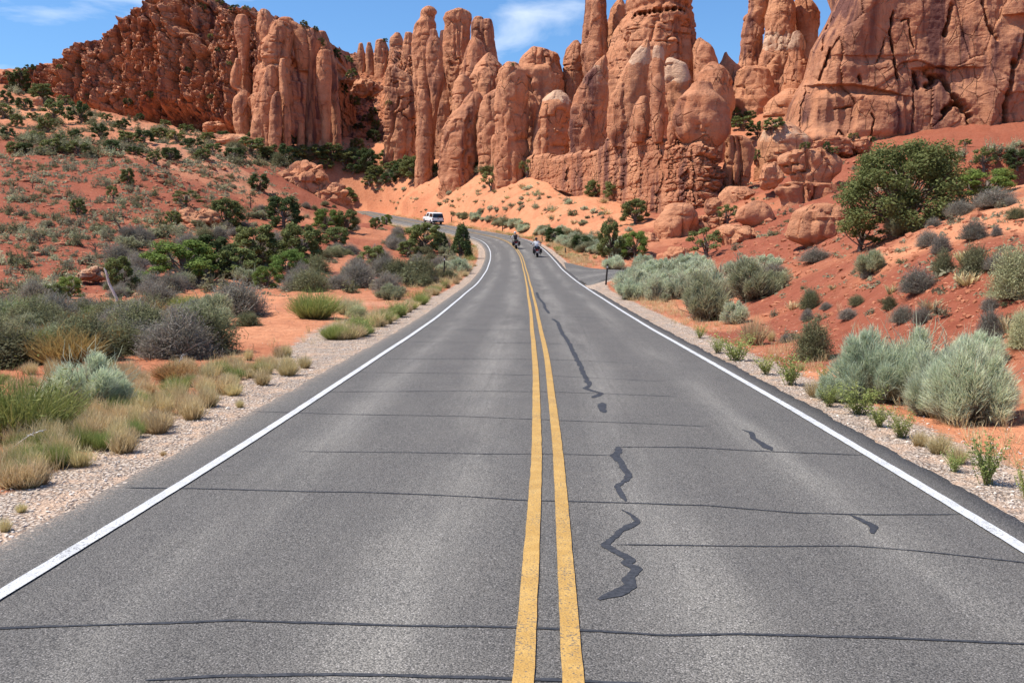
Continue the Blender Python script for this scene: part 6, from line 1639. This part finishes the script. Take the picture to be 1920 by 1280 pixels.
def bm_box(x0, x1, y0, y1, z0, z1, bm=None):
    bm = bm or bmesh.new()
    v = [bm.verts.new(p) for p in [(x0, y0, z0), (x1, y0, z0), (x1, y1, z0), (x0, y1, z0), (x0, y0, z1), (x1, y0, z1), (x1, y1, z1), (x0, y1, z1)]]
    for f in [(0, 3, 2, 1), (4, 5, 6, 7), (0, 1, 5, 4), (1, 2, 6, 5), (2, 3, 7, 6), (3, 0, 4, 7)]: bm.faces.new([v[i] for i in f])
    return bm
def bm_prism(prof, x0, x1, bm=None, inset=None):
    """profile of (y,z) swept across x; inset narrows it towards the top: (z_low, z_high, amount)"""
    bm = bm or bmesh.new()
    def nx(x, z):
        if not inset: return x
        t = min(1, max(0, (z - inset[0]) / (inset[1] - inset[0])))
        return x - math.copysign(inset[2] * t, x)
    a = [bm.verts.new((nx(x0, z), y, z)) for y, z in prof]; b = [bm.verts.new((nx(x1, z), y, z)) for y, z in prof]
    n = len(prof); bm.faces.new(a); bm.faces.new(b[::-1])
    for i in range(n): bm.faces.new([a[i], b[i], b[(i + 1) % n], a[(i + 1) % n]])
    return bm
def bm_wheel(r, w, hub, n=28, tread=True):
    """lathe about x"""
    prof = [(-w / 2 * .75, hub), (-w / 2, hub + (r - hub) * .35), (-w / 2 * .98, r * .93), (-w / 2 * .72, r), (w / 2 * .72, r), (w / 2 * .98, r * .93), (w / 2, hub + (r - hub) * .35), (w / 2 * .75, hub)]
    bm = bmesh.new(); rings = []
    for i in range(n):
        a = i * 2 * math.pi / n; rings.append([bm.verts.new((x, q * math.cos(a), q * math.sin(a))) for x, q in prof])
    for i in range(n):
        A, B = rings[i], rings[(i + 1) % n]
        for j in range(len(prof)): bm.faces.new([A[j], B[j], B[(j + 1) % len(prof)], A[(j + 1) % len(prof)]])
    return bm
def bm_disc(r, w, n=24, dish=.02, spokes=0):
    bm = bmesh.new(); prof = [(-w / 2, 0.001), (-w / 2 - dish, r * .25), (-w / 2 + dish, r * .5), (-w / 2, r), (w / 2, r), (w / 2 - dish, r * .5), (w / 2 + dish, r * .25), (w / 2, 0.001)]
    rings = []
    for i in range(n):
        a = i * 2 * math.pi / n; rings.append([bm.verts.new((x, q * math.cos(a), q * math.sin(a))) for x, q in prof])
    for i in range(n):
        A, B = rings[i], rings[(i + 1) % n]
        for j in range(len(prof) - 1): bm.faces.new([A[j], B[j], B[j + 1], A[j + 1]])
    return bm
def tube_obj(name, paths, mat, parent, sides=8, **kw):
    return obj(name, tubes_mesh(name, [(np.asarray(p, float), np.full(len(p), r) if np.ndim(r) == 0 else np.asarray(r)) for p, r in paths], mat, sides), parent, **kw)
M_TRUCK = flat_mat('white_car_paint', (0.80, 0.81, 0.82), .25, .5, var=.03)
M_GLASS = flat_mat('dark_window_glass', (0.012, 0.016, 0.020), .08, .6, var=.1)
M_BLKPL = flat_mat('black_plastic', (0.018, 0.018, 0.02), .5, .4)
M_RUBBER = flat_mat('tyre_rubber', (0.02, 0.02, 0.021), .85, .2)
M_RIM = flat_mat('wheel_alloy', (0.45, 0.45, 0.47), .3, .5, .9)
M_CHROME = flat_mat('chrome', (0.7, 0.7, 0.72), .15, .5, 1.0, var=.05)
M_REDL = flat_mat('red_lamp_plastic', (0.35, 0.02, 0.015), .3, .5)
M_PLATE = flat_mat('pale_plate', (0.65, 0.62, 0.55), .5, .3)
M_POST = flat_mat('dark_brown_post', (0.028, 0.022, 0.018), .7, .2)
M_WOODP = flat_mat('weathered_post', (0.11, 0.075, 0.05), .9, .1)
M_REFL = flat_mat('reflector_sheet', (0.55, 0.53, 0.50), .4, .5)

def marker_post(px0, py0, px1, py1, label, name='marker_post', w=.085, mat=None, band=True):
    P = cast(px1, py1); H = abs(py1 - py0) / FPX * float(np.linalg.norm(P)) * 1.02
    e = bpy.data.objects.new(name, None); COL.objects.link(e); e.location = P; tag(e, label, 'post', 'roadside posts')
    lean = (px0 - px1) / FPX * float(np.linalg.norm(P))
    e.rotation_euler = (0, math.atan2(lean, H), 0)
    bm = bmesh.new(); n = 10
    for z, k in ((-.3, 1), (H * .97, 1), (H, .8)):
        [bm.verts.new((math.cos(i * 6.2832 / n) * w / 2 * k, math.sin(i * 6.2832 / n) * w / 4 * k * 1.6, z)) for i in range(n)]
    bm.verts.ensure_lookup_table(); v = bm.verts
    for r in range(2):
        for i in range(n): bm.faces.new([v[r * n + i], v[r * n + (i + 1) % n], v[(r + 1) * n + (i + 1) % n], v[(r + 1) * n + i]])
    bm.faces.new([v[2 * n + i] for i in range(n)])
    bmo('post', bm, mat or M_POST, e)
    if band:
        bmo('reflector', bm_box(-w * .42, w * .42, -w * .62, -w * .44, H * .80, H * .90), M_REFL, e, .003)
marker_post(834, 481, 832, 525, 'dark marker post in the grass inside the bend')
marker_post(1139, 496, 1136, 534, 'dark marker post beside the turn-off')
marker_post(847, 407, 846.5, 417.5, 'short brown post right of the pickup truck', 'wooden_post', .16, M_WOODP, False)
marker_post(942, 424, 942, 434, 'short brown post on the outside of the far bend', 'wooden_post', .15, M_WOODP, False)
marker_post(1016, 444, 1017, 453, 'short brown post behind the nearer motorcycle', 'wooden_post', .13, M_WOODP, False)
marker_post(1060, 465, 1060.5, 477, 'short brown post among the sage before the turn-off', 'wooden_post', .13, M_WOODP, False)

def heading(y):
    s = float(road_slope(y)); return math.atan2(-s, 1.0)          # rotation about z that turns +y along the road
def grade(y): return math.atan((float(road_z(y + 3)) - float(road_z(y - 3))) / 6.0)

def pickup():
    P = road_cast(817.5, 420.5)
    e = bpy.data.objects.new('pickup_truck', None); COL.objects.link(e); tag(e, 'white pickup truck with a bed canopy driving away round the bend', 'truck')
    e.location = P; e.rotation_euler = (grade(P[1] + 2), 0, heading(P[1] + 2)); e.rotation_mode = 'XYZ'
    # local: rear axle at origin, +y forward
    hw = .98
    def arch(yc, r=.44, n=7): return [(yc + r * math.cos(a), .36 + r * math.sin(a)) for a in np.linspace(0, math.pi, n)]
    low = [(-1.12, .48), (-1.12, 1.08), (2.15, 1.10), (3.95, 1.06), (4.35, .98), (4.42, .50)] + [(3.66 + .45 * math.cos(a), .36 + .45 * math.sin(a)) for a in np.linspace(.25, math.pi - .25, 7)] \
        + [(.45 * math.cos(a), .36 + .45 * math.sin(a)) for a in np.linspace(.25, math.pi - .25, 7)]
    bmo('body', bm_prism(low, -hw, hw), M_TRUCK, e, .03)
    cab = bmo('cab', bm_prism([(1.02, 1.08), (1.10, 1.80), (1.35, 1.86), (2.45, 1.84), (3.10, 1.12), (3.10, 1.06), (1.02, 1.06)], -hw + .04, hw - .04, inset=(1.08, 1.86, .16)), M_TRUCK, e, .03)
    can = bmo('canopy', bm_prism([(-1.10, 1.075), (-.86, 1.80), (-.70, 1.88), (.90, 1.90), (1.00, 1.84), (1.00, 1.075)], -hw + .03, hw - .03, inset=(1.08, 1.9, .16)), M_TRUCK, e, .03, label='white bed canopy with dark windows')
    bmo('rear_window', bm_prism([(-1.098, 1.10), (-.885, 1.79), (-.905, 1.80), (-1.12, 1.10)], -hw + .05, hw - .05, inset=(1.08, 1.9, .15)), M_GLASS, can, .004)
    for s in (-1, 1):
        x = lambda z, o=0.0: s * (hw - .03 - .16 * (z - 1.08) / .82 + .006 + o)
        bm = bmesh.new(); v = [bm.verts.new((x(z), y, z)) for y, z in [(-.98, 1.16), (.86, 1.16), (.86, 1.74), (-.80, 1.74)]]; w = [bm.verts.new((x(z, -.02), y, z)) for y, z in [(-.98, 1.16), (.86, 1.16), (.86, 1.74), (-.80, 1.74)]]
        bm.faces.new(v); bm.faces.new(w[::-1])
        for i in range(4): bm.faces.new([v[i], w[i], w[(i + 1) % 4], v[(i + 1) % 4]])
        bmo('side_window', bm, M_GLASS, can)
        bm = bmesh.new(); pr = [(1.28, 1.22), (2.72, 1.20), (2.30, 1.72), (1.34, 1.74)]
        xc = lambda z, o=0.0: s * (hw - .04 - .16 * (z - 1.08) / .78 + .006 + o)
        v = [bm.verts.new((xc(z), y, z)) for y, z in pr]; w = [bm.verts.new((xc(z, -.02), y, z)) for y, z in pr]
        bm.faces.new(v); bm.faces.new(w[::-1])
        for i in range(4): bm.faces.new([v[i], w[i], w[(i + 1) % 4], v[(i + 1) % 4]])
        bmo('door_window', bm, M_GLASS, cab)
        bmo('mirror', bm_box(s * (hw + .02), s * (hw + .24), 2.52, 2.62, 1.18, 1.40), M_BLKPL, e, .03)
        bmo('tail_light', bm_box(s * (hw - .16), s * (hw + .004), -1.135, -1.05, .78, 1.04), M_REDL, e, .012)
        bmo('door_handle', bm_box(s * (hw - .01), s * (hw + .03), 1.25, 1.42, .98, 1.02), M_CHROME, e, .006)
    tg = bmo('tailgate', bm_box(-hw + .17, hw - .17, -1.145, -1.08, .62, 1.065), M_TRUCK, e, .012)
    bmo('tailgate_handle', bm_box(-.13, .13, -1.165, -1.14, .92, 1.00), M_BLKPL, tg, .006)
    bp = bmo('rear_bumper', bm_box(-hw + .03, hw - .03, -1.32, -1.10, .40, .60), M_BLKPL, e, .03)
    bmo('license_plate', bm_box(-.16, .16, -1.335, -1.318, .44, .58), M_PLATE, bp, .003)
    tube_obj('tow_hitch', [([(0, -1.15, .38), (0, -1.40, .38), (0, -1.42, .44)], .035)], M_BLKPL, e)
    tube_obj('exhaust_pipe', [([(.55, .3, .32), (.6, -1.0, .30), (.62, -1.22, .30)], .035)], M_CHROME, e)
    bmo('underbody', bm_box(-.72, .72, -.95, 4.1, .30, .62), M_BLKPL, e, .03)
    for y in (0.0, 3.66):
        for s in (-1, 1):
            w = bmo('wheel', bm_wheel(.375, .25, .22), M_RUBBER, e, label=None); w.location = (s * (hw - .15), y, .375); w.name = 'wheel'
            bmo('rim', bm_disc(.235, .20), M_RIM, w)
pickup()

def skin_person(joints, bones, radii, root, mats, mat_of_bone, name='body'):
    """continuous body grown over a joint skeleton; faces coloured by their nearest bone"""
    names = list(joints); idx = {n: i for i, n in enumerate(names)}
    me = bpy.data.meshes.new(name); me.from_pydata([joints[n] for n in names], [(idx[a], idx[b]) for a, b in bones], [])
    o = bpy.data.objects.new(name, me); COL.objects.link(o)
    sk = o.modifiers.new('skin', 'SKIN'); sk.use_smooth_shade = True; sk.branch_smoothing = .4
    lay = me.skin_vertices[0].data if me.skin_vertices else None
    if lay is None:
        bm = bmesh.new(); bm.from_mesh(me); bm.verts.layers.skin.verify(); bm.to_mesh(me); bm.free(); lay = me.skin_vertices[0].data
    for n in names:
        r = radii[n]; lay[idx[n]].radius = r if isinstance(r, tuple) else (r, r); lay[idx[n]].use_root = n == root
    ss = o.modifiers.new('sub', 'SUBSURF'); ss.levels = 2; ss.render_levels = 2
    bpy.context.view_layer.update()
    dg = bpy.context.evaluated_depsgraph_get()
    m2 = bpy.data.meshes.new_from_object(o.evaluated_get(dg)); m2.name = name
    bpy.data.objects.remove(o); bpy.data.meshes.remove(me)
    m2.materials.clear()
    for m in mats: m2.materials.append(m)
    A = np.array([joints[a] for a, b in bones]); B = np.array([joints[b] for a, b in bones]); mi = np.array([mat_of_bone(a, b) for a, b in bones])
    for p in m2.polygons:
        c = np.array(p.center); t = np.clip(((c - A) * (B - A)).sum(1) / ((B - A) ** 2).sum(1), 0, 1)
        p.material_index = int(mi[np.argmin(((A + t[:, None] * (B - A) - c) ** 2).sum(1))]); p.use_smooth = True
    return m2
M_SKIN = flat_mat('skin', (0.46, 0.26, 0.18), .6, .3); M_WSHIRT = flat_mat('white_cotton', (0.74, 0.75, 0.77), .9, .1); M_JEAN = flat_mat('dark_denim', (0.035, 0.045, 0.07), .9, .1)
M_VEST = flat_mat('black_leather', (0.014, 0.014, 0.016), .5, .4); M_KHAKI = flat_mat('khaki_cloth', (0.42, 0.36, 0.27), .9, .1); M_BOOT = flat_mat('black_boot', (0.012, 0.011, 0.011), .5, .3)
M_BIKE = flat_mat('black_enamel', (0.012, 0.012, 0.014), .2, .5); M_MAROON = flat_mat('maroon_enamel', (0.10, 0.012, 0.014), .25, .5); M_HELMW = flat_mat('pale_helmet_shell', (0.55, 0.55, 0.54), .3, .5)

def motorcycle(px, py, label, lean, tank, lamp_label=None):
    P = road_cast(px, py)
    e = bpy.data.objects.new('motorcycle', None); COL.objects.link(e); tag(e, label, 'motorcycle', 'touring motorcycles')
    e.location = P; e.rotation_euler = (grade(P[1]), lean, heading(P[1] + 3))
    def wheel(y, r, w):
        t = bmo('wheel', bm_wheel(r, w, r * .66, 28), M_RUBBER, e); t.location = (0, y, r)
        bmo('rim', bm_disc(r * .68, w * .55), M_CHROME, t)
    wheel(0.0, .32, .17); wheel(1.62, .33, .12)
    tube_obj('frame', [([(0, .05, .36), (-.09, .35, .42), (-.09, .75, .28), (-.07, 1.05, .30), (0, 1.22, .88)], .026), ([(0, .05, .36), (.09, .35, .42), (.09, .75, .28), (.07, 1.05, .30), (0, 1.22, .88)], .026),
                       ([(0, -.25, .66), (0, .3, .68), (0, .8, .80), (0, 1.22, .88)], .03)], M_BIKE, e)
    bmo('engine', bm_box(-.20, .20, .55, 1.02, .30, .62), M_CHROME, e, .06)
    bmo('fuel_tank', bm_prism([(.55, .74), (.60, .90), (.80, .96), (1.08, .90), (1.16, .78)], -.17, .17), tank, e, .05)
    bmo('seat', bm_prism([(-.28, .74), (-.26, .86), (.02, .84), (.12, .76), (.42, .76), (.56, .86), (.56, .70), (-.2, .66)], -.17, .17), M_VEST, e, .045)
    bmo('rear_fender', bm_prism([(.40 * math.cos(a), .32 + .40 * math.sin(a)) for a in np.linspace(-.1 + math.pi, .35, 10)] + [(.36 * math.cos(a), .32 + .36 * math.sin(a)) for a in np.linspace(.35, math.pi - .1, 10)], -.115, .115), tank, e, .012)
    bmo('front_fender', bm_prism([(1.62 + .40 * math.cos(a), .33 + .40 * math.sin(a)) for a in np.linspace(2.6, .6, 9)] + [(1.62 + .37 * math.cos(a), .33 + .37 * math.sin(a)) for a in np.linspace(.6, 2.6, 9)], -.08, .08), tank, e, .008)
    for s in (-1, 1):
        bag = bmo('saddlebag', bm_prism([(-.42, .40), (-.44, .70), (-.38, .76), (.18, .76), (.24, .70), (.20, .40), (.12, .36), (-.34, .36)], s * .20, s * .42), M_BIKE, e, .035)
        bmo('latch', bm_box(s * .415, s * .432, -.14, -.06, .60, .70), M_CHROME, bag, .004)
        tube_obj('fork', [([(s * .10, 1.62, .33), (s * .10, 1.30, .98)], .027)], M_CHROME, e)
        tube_obj('exhaust_pipe', [([(s * .17, .9, .40), (s * .24, .6, .26), (s * .27, .1, .26), (s * .27, -.46, .28)], [.03, .035, .05, .055])], M_CHROME, e)
        m = bmo('mirror', bm_box(s * .40, s * .52, 1.02, 1.05, 1.16, 1.24), M_BIKE, e, .02)
        tube_obj('mirror_stem', [([(s * .34, 1.06, 1.03), (s * .42, 1.05, 1.17)], .008)], M_CHROME, m)
        tube_obj('footboard', [([(s * .14, .95, .30), (s * .36, .95, .30)], .025)], M_BLKPL, e)
        bmo('turn_signal', bm_box(s * .16, s * .22, -.46, -.41, .66, .71), M_REDL, e, .012)
    tube_obj('handlebar', [([(-.44, .84, 1.02), (-.36, 1.02, 1.04), (-.14, 1.20, 1.04), (.14, 1.20, 1.04), (.36, 1.02, 1.04), (.44, .84, 1.02)], .017)], M_CHROME, e)
    bmo('headlight', bm_box(-.10, .10, 1.36, 1.52, .86, 1.06), M_CHROME, e, .05)
    bmo('tail_light', bm_box(-.07, .07, -.46, -.36, .62, .72), M_REDL, e, .02, label=lamp_label)
    bmo('license_plate', bm_box(-.10, .10, -.475, -.463, .42, .56), M_PLATE, e, .003)
    return e
def rider(bike, label, shirt, sleeve, trousers, helmet_mat, hunch=0.0):
    J = {'pelvis': (0, .18, .92), 'waist': (0, .20 + hunch * .3, 1.10), 'chest': (0, .26 + hunch, 1.30), 'neck': (0, .31 + hunch, 1.47), 'head': (0, .34 + hunch, 1.57), 'crown': (0, .35 + hunch, 1.70)}
    r = {'pelvis': (.17, .14), 'waist': (.16, .12), 'chest': (.19, .135), 'neck': .062, 'head': .085, 'crown': .075}
    bones = [('pelvis', 'waist'), ('waist', 'chest'), ('chest', 'neck'), ('neck', 'head'), ('head', 'crown')]
    for s, n in ((-1, 'l'), (1, 'r')):
        J.update({n + 'sh': (s * .19, .28 + hunch, 1.41), n + 'el': (s * .36, .46 + hunch * .5, 1.16), n + 'wr': (s * .41, .76, 1.06), n + 'ha': (s * .42, .84, 1.045),
                  n + 'hip': (s * .11, .24, .90), n + 'kn': (s * .27, .74, .86), n + 'an': (s * .30, .80, .42), n + 'he': (s * .30, .77, .36), n + 'to': (s * .31, 1.00, .335)})
        r.update({n + 'sh': .068, n + 'el': .050, n + 'wr': .034, n + 'ha': .042, n + 'hip': .10, n + 'kn': .068, n + 'an': .046, n + 'he': .048, n + 'to': .042})
        bones += [('chest', n + 'sh'), (n + 'sh', n + 'el'), (n + 'el', n + 'wr'), (n + 'wr', n + 'ha'), ('pelvis', n + 'hip'), (n + 'hip', n + 'kn'), (n + 'kn', n + 'an'), (n + 'an', n + 'he'), (n + 'he', n + 'to')]
        # fingers closed round the grip, thumb below
        for k in range(4):
            x = s * (.385 + .022 * k); J[n + 'f%da' % k] = (x, .872, 1.052); J[n + 'f%db' % k] = (x, .878, 1.018); J[n + 'f%dc' % k] = (x, .848, 1.004)
            for c, q in (('a', .0105), ('b', .0095), ('c', .0085)): r[n + 'f%d' % k + c] = q
            bones += [(n + 'ha', n + 'f%da' % k), (n + 'f%da' % k, n + 'f%db' % k), (n + 'f%db' % k, n + 'f%dc' % k)]
        J[n + 't1'] = (s * .375, .835, 1.015); J[n + 't2'] = (s * .385, .865, 1.00); r[n + 't1'] = .012; r[n + 't2'] = .010
        bones += [(n + 'wr', n + 't1'), (n + 't1', n + 't2')]
    def mo(a, b):
        if b in ('waist', 'chest') or (a == 'chest' and b != 'neck'): return 0
        if b[1:] in ('el',): return 1
        if b[1:] in ('wr',): return 1
        if b[1:] in ('hip', 'kn'): return 2
        if b[1:] == 'an': return 2
        if b[1:] in ('he', 'to'): return 3
        return 4
    me = skin_person(J, bones, r, 'pelvis', [shirt, sleeve, trousers, M_BOOT, M_SKIN], mo, 'person')
    o = obj('person', me, label=label, cat='person', group='motorcycle riders')
    o.location = bike.location; o.rotation_euler = bike.rotation_euler
    bm = bmesh.new(); bmesh.ops.create_uvsphere(bm, u_segments=20, v_segments=14, radius=1)
    for v in bm.verts:
        v.co = Vector((v.co.x * .128, v.co.y * .155, v.co.z * .14))
        if v.co.z < -.06: v.co.z = -.06 + (v.co.z + .06) * .35
    for v in bm.verts: v.co += Vector((0, .345 + hunch, 1.645))
    h = bmo('helmet', bm, helmet_mat, o)
    bm = bmesh.new(); pts = []
    for a in np.linspace(-1.1, 1.1, 9):
        for z, k in ((1.60, 1.03), (1.69, 1.02)):
            pts.append(bm.verts.new((math.sin(a) * .131 * k, .345 + hunch + math.cos(a) * .158 * k, z)))
    for i in range(8): bm.faces.new([pts[2 * i], pts[2 * i + 2], pts[2 * i + 3], pts[2 * i + 1]])
    bmo('visor', bm, M_GLASS, h)
    return o
bikeA = motorcycle(968.5, 466.5, 'farther black motorcycle near the centre of the lane', R(-5), M_BIKE)
bikeB = motorcycle(1008, 482, 'nearer motorcycle riding close to the white edge line', R(-4), M_MAROON)
rider(bikeA, 'person in a black vest and pale helmet on the farther motorcycle', M_VEST, M_WSHIRT, M_KHAKI, M_HELMW)
rider(bikeB, 'person in a white shirt and black helmet on the nearer motorcycle', M_WSHIRT, M_WSHIRT, M_JEAN, M_VEST, .03)
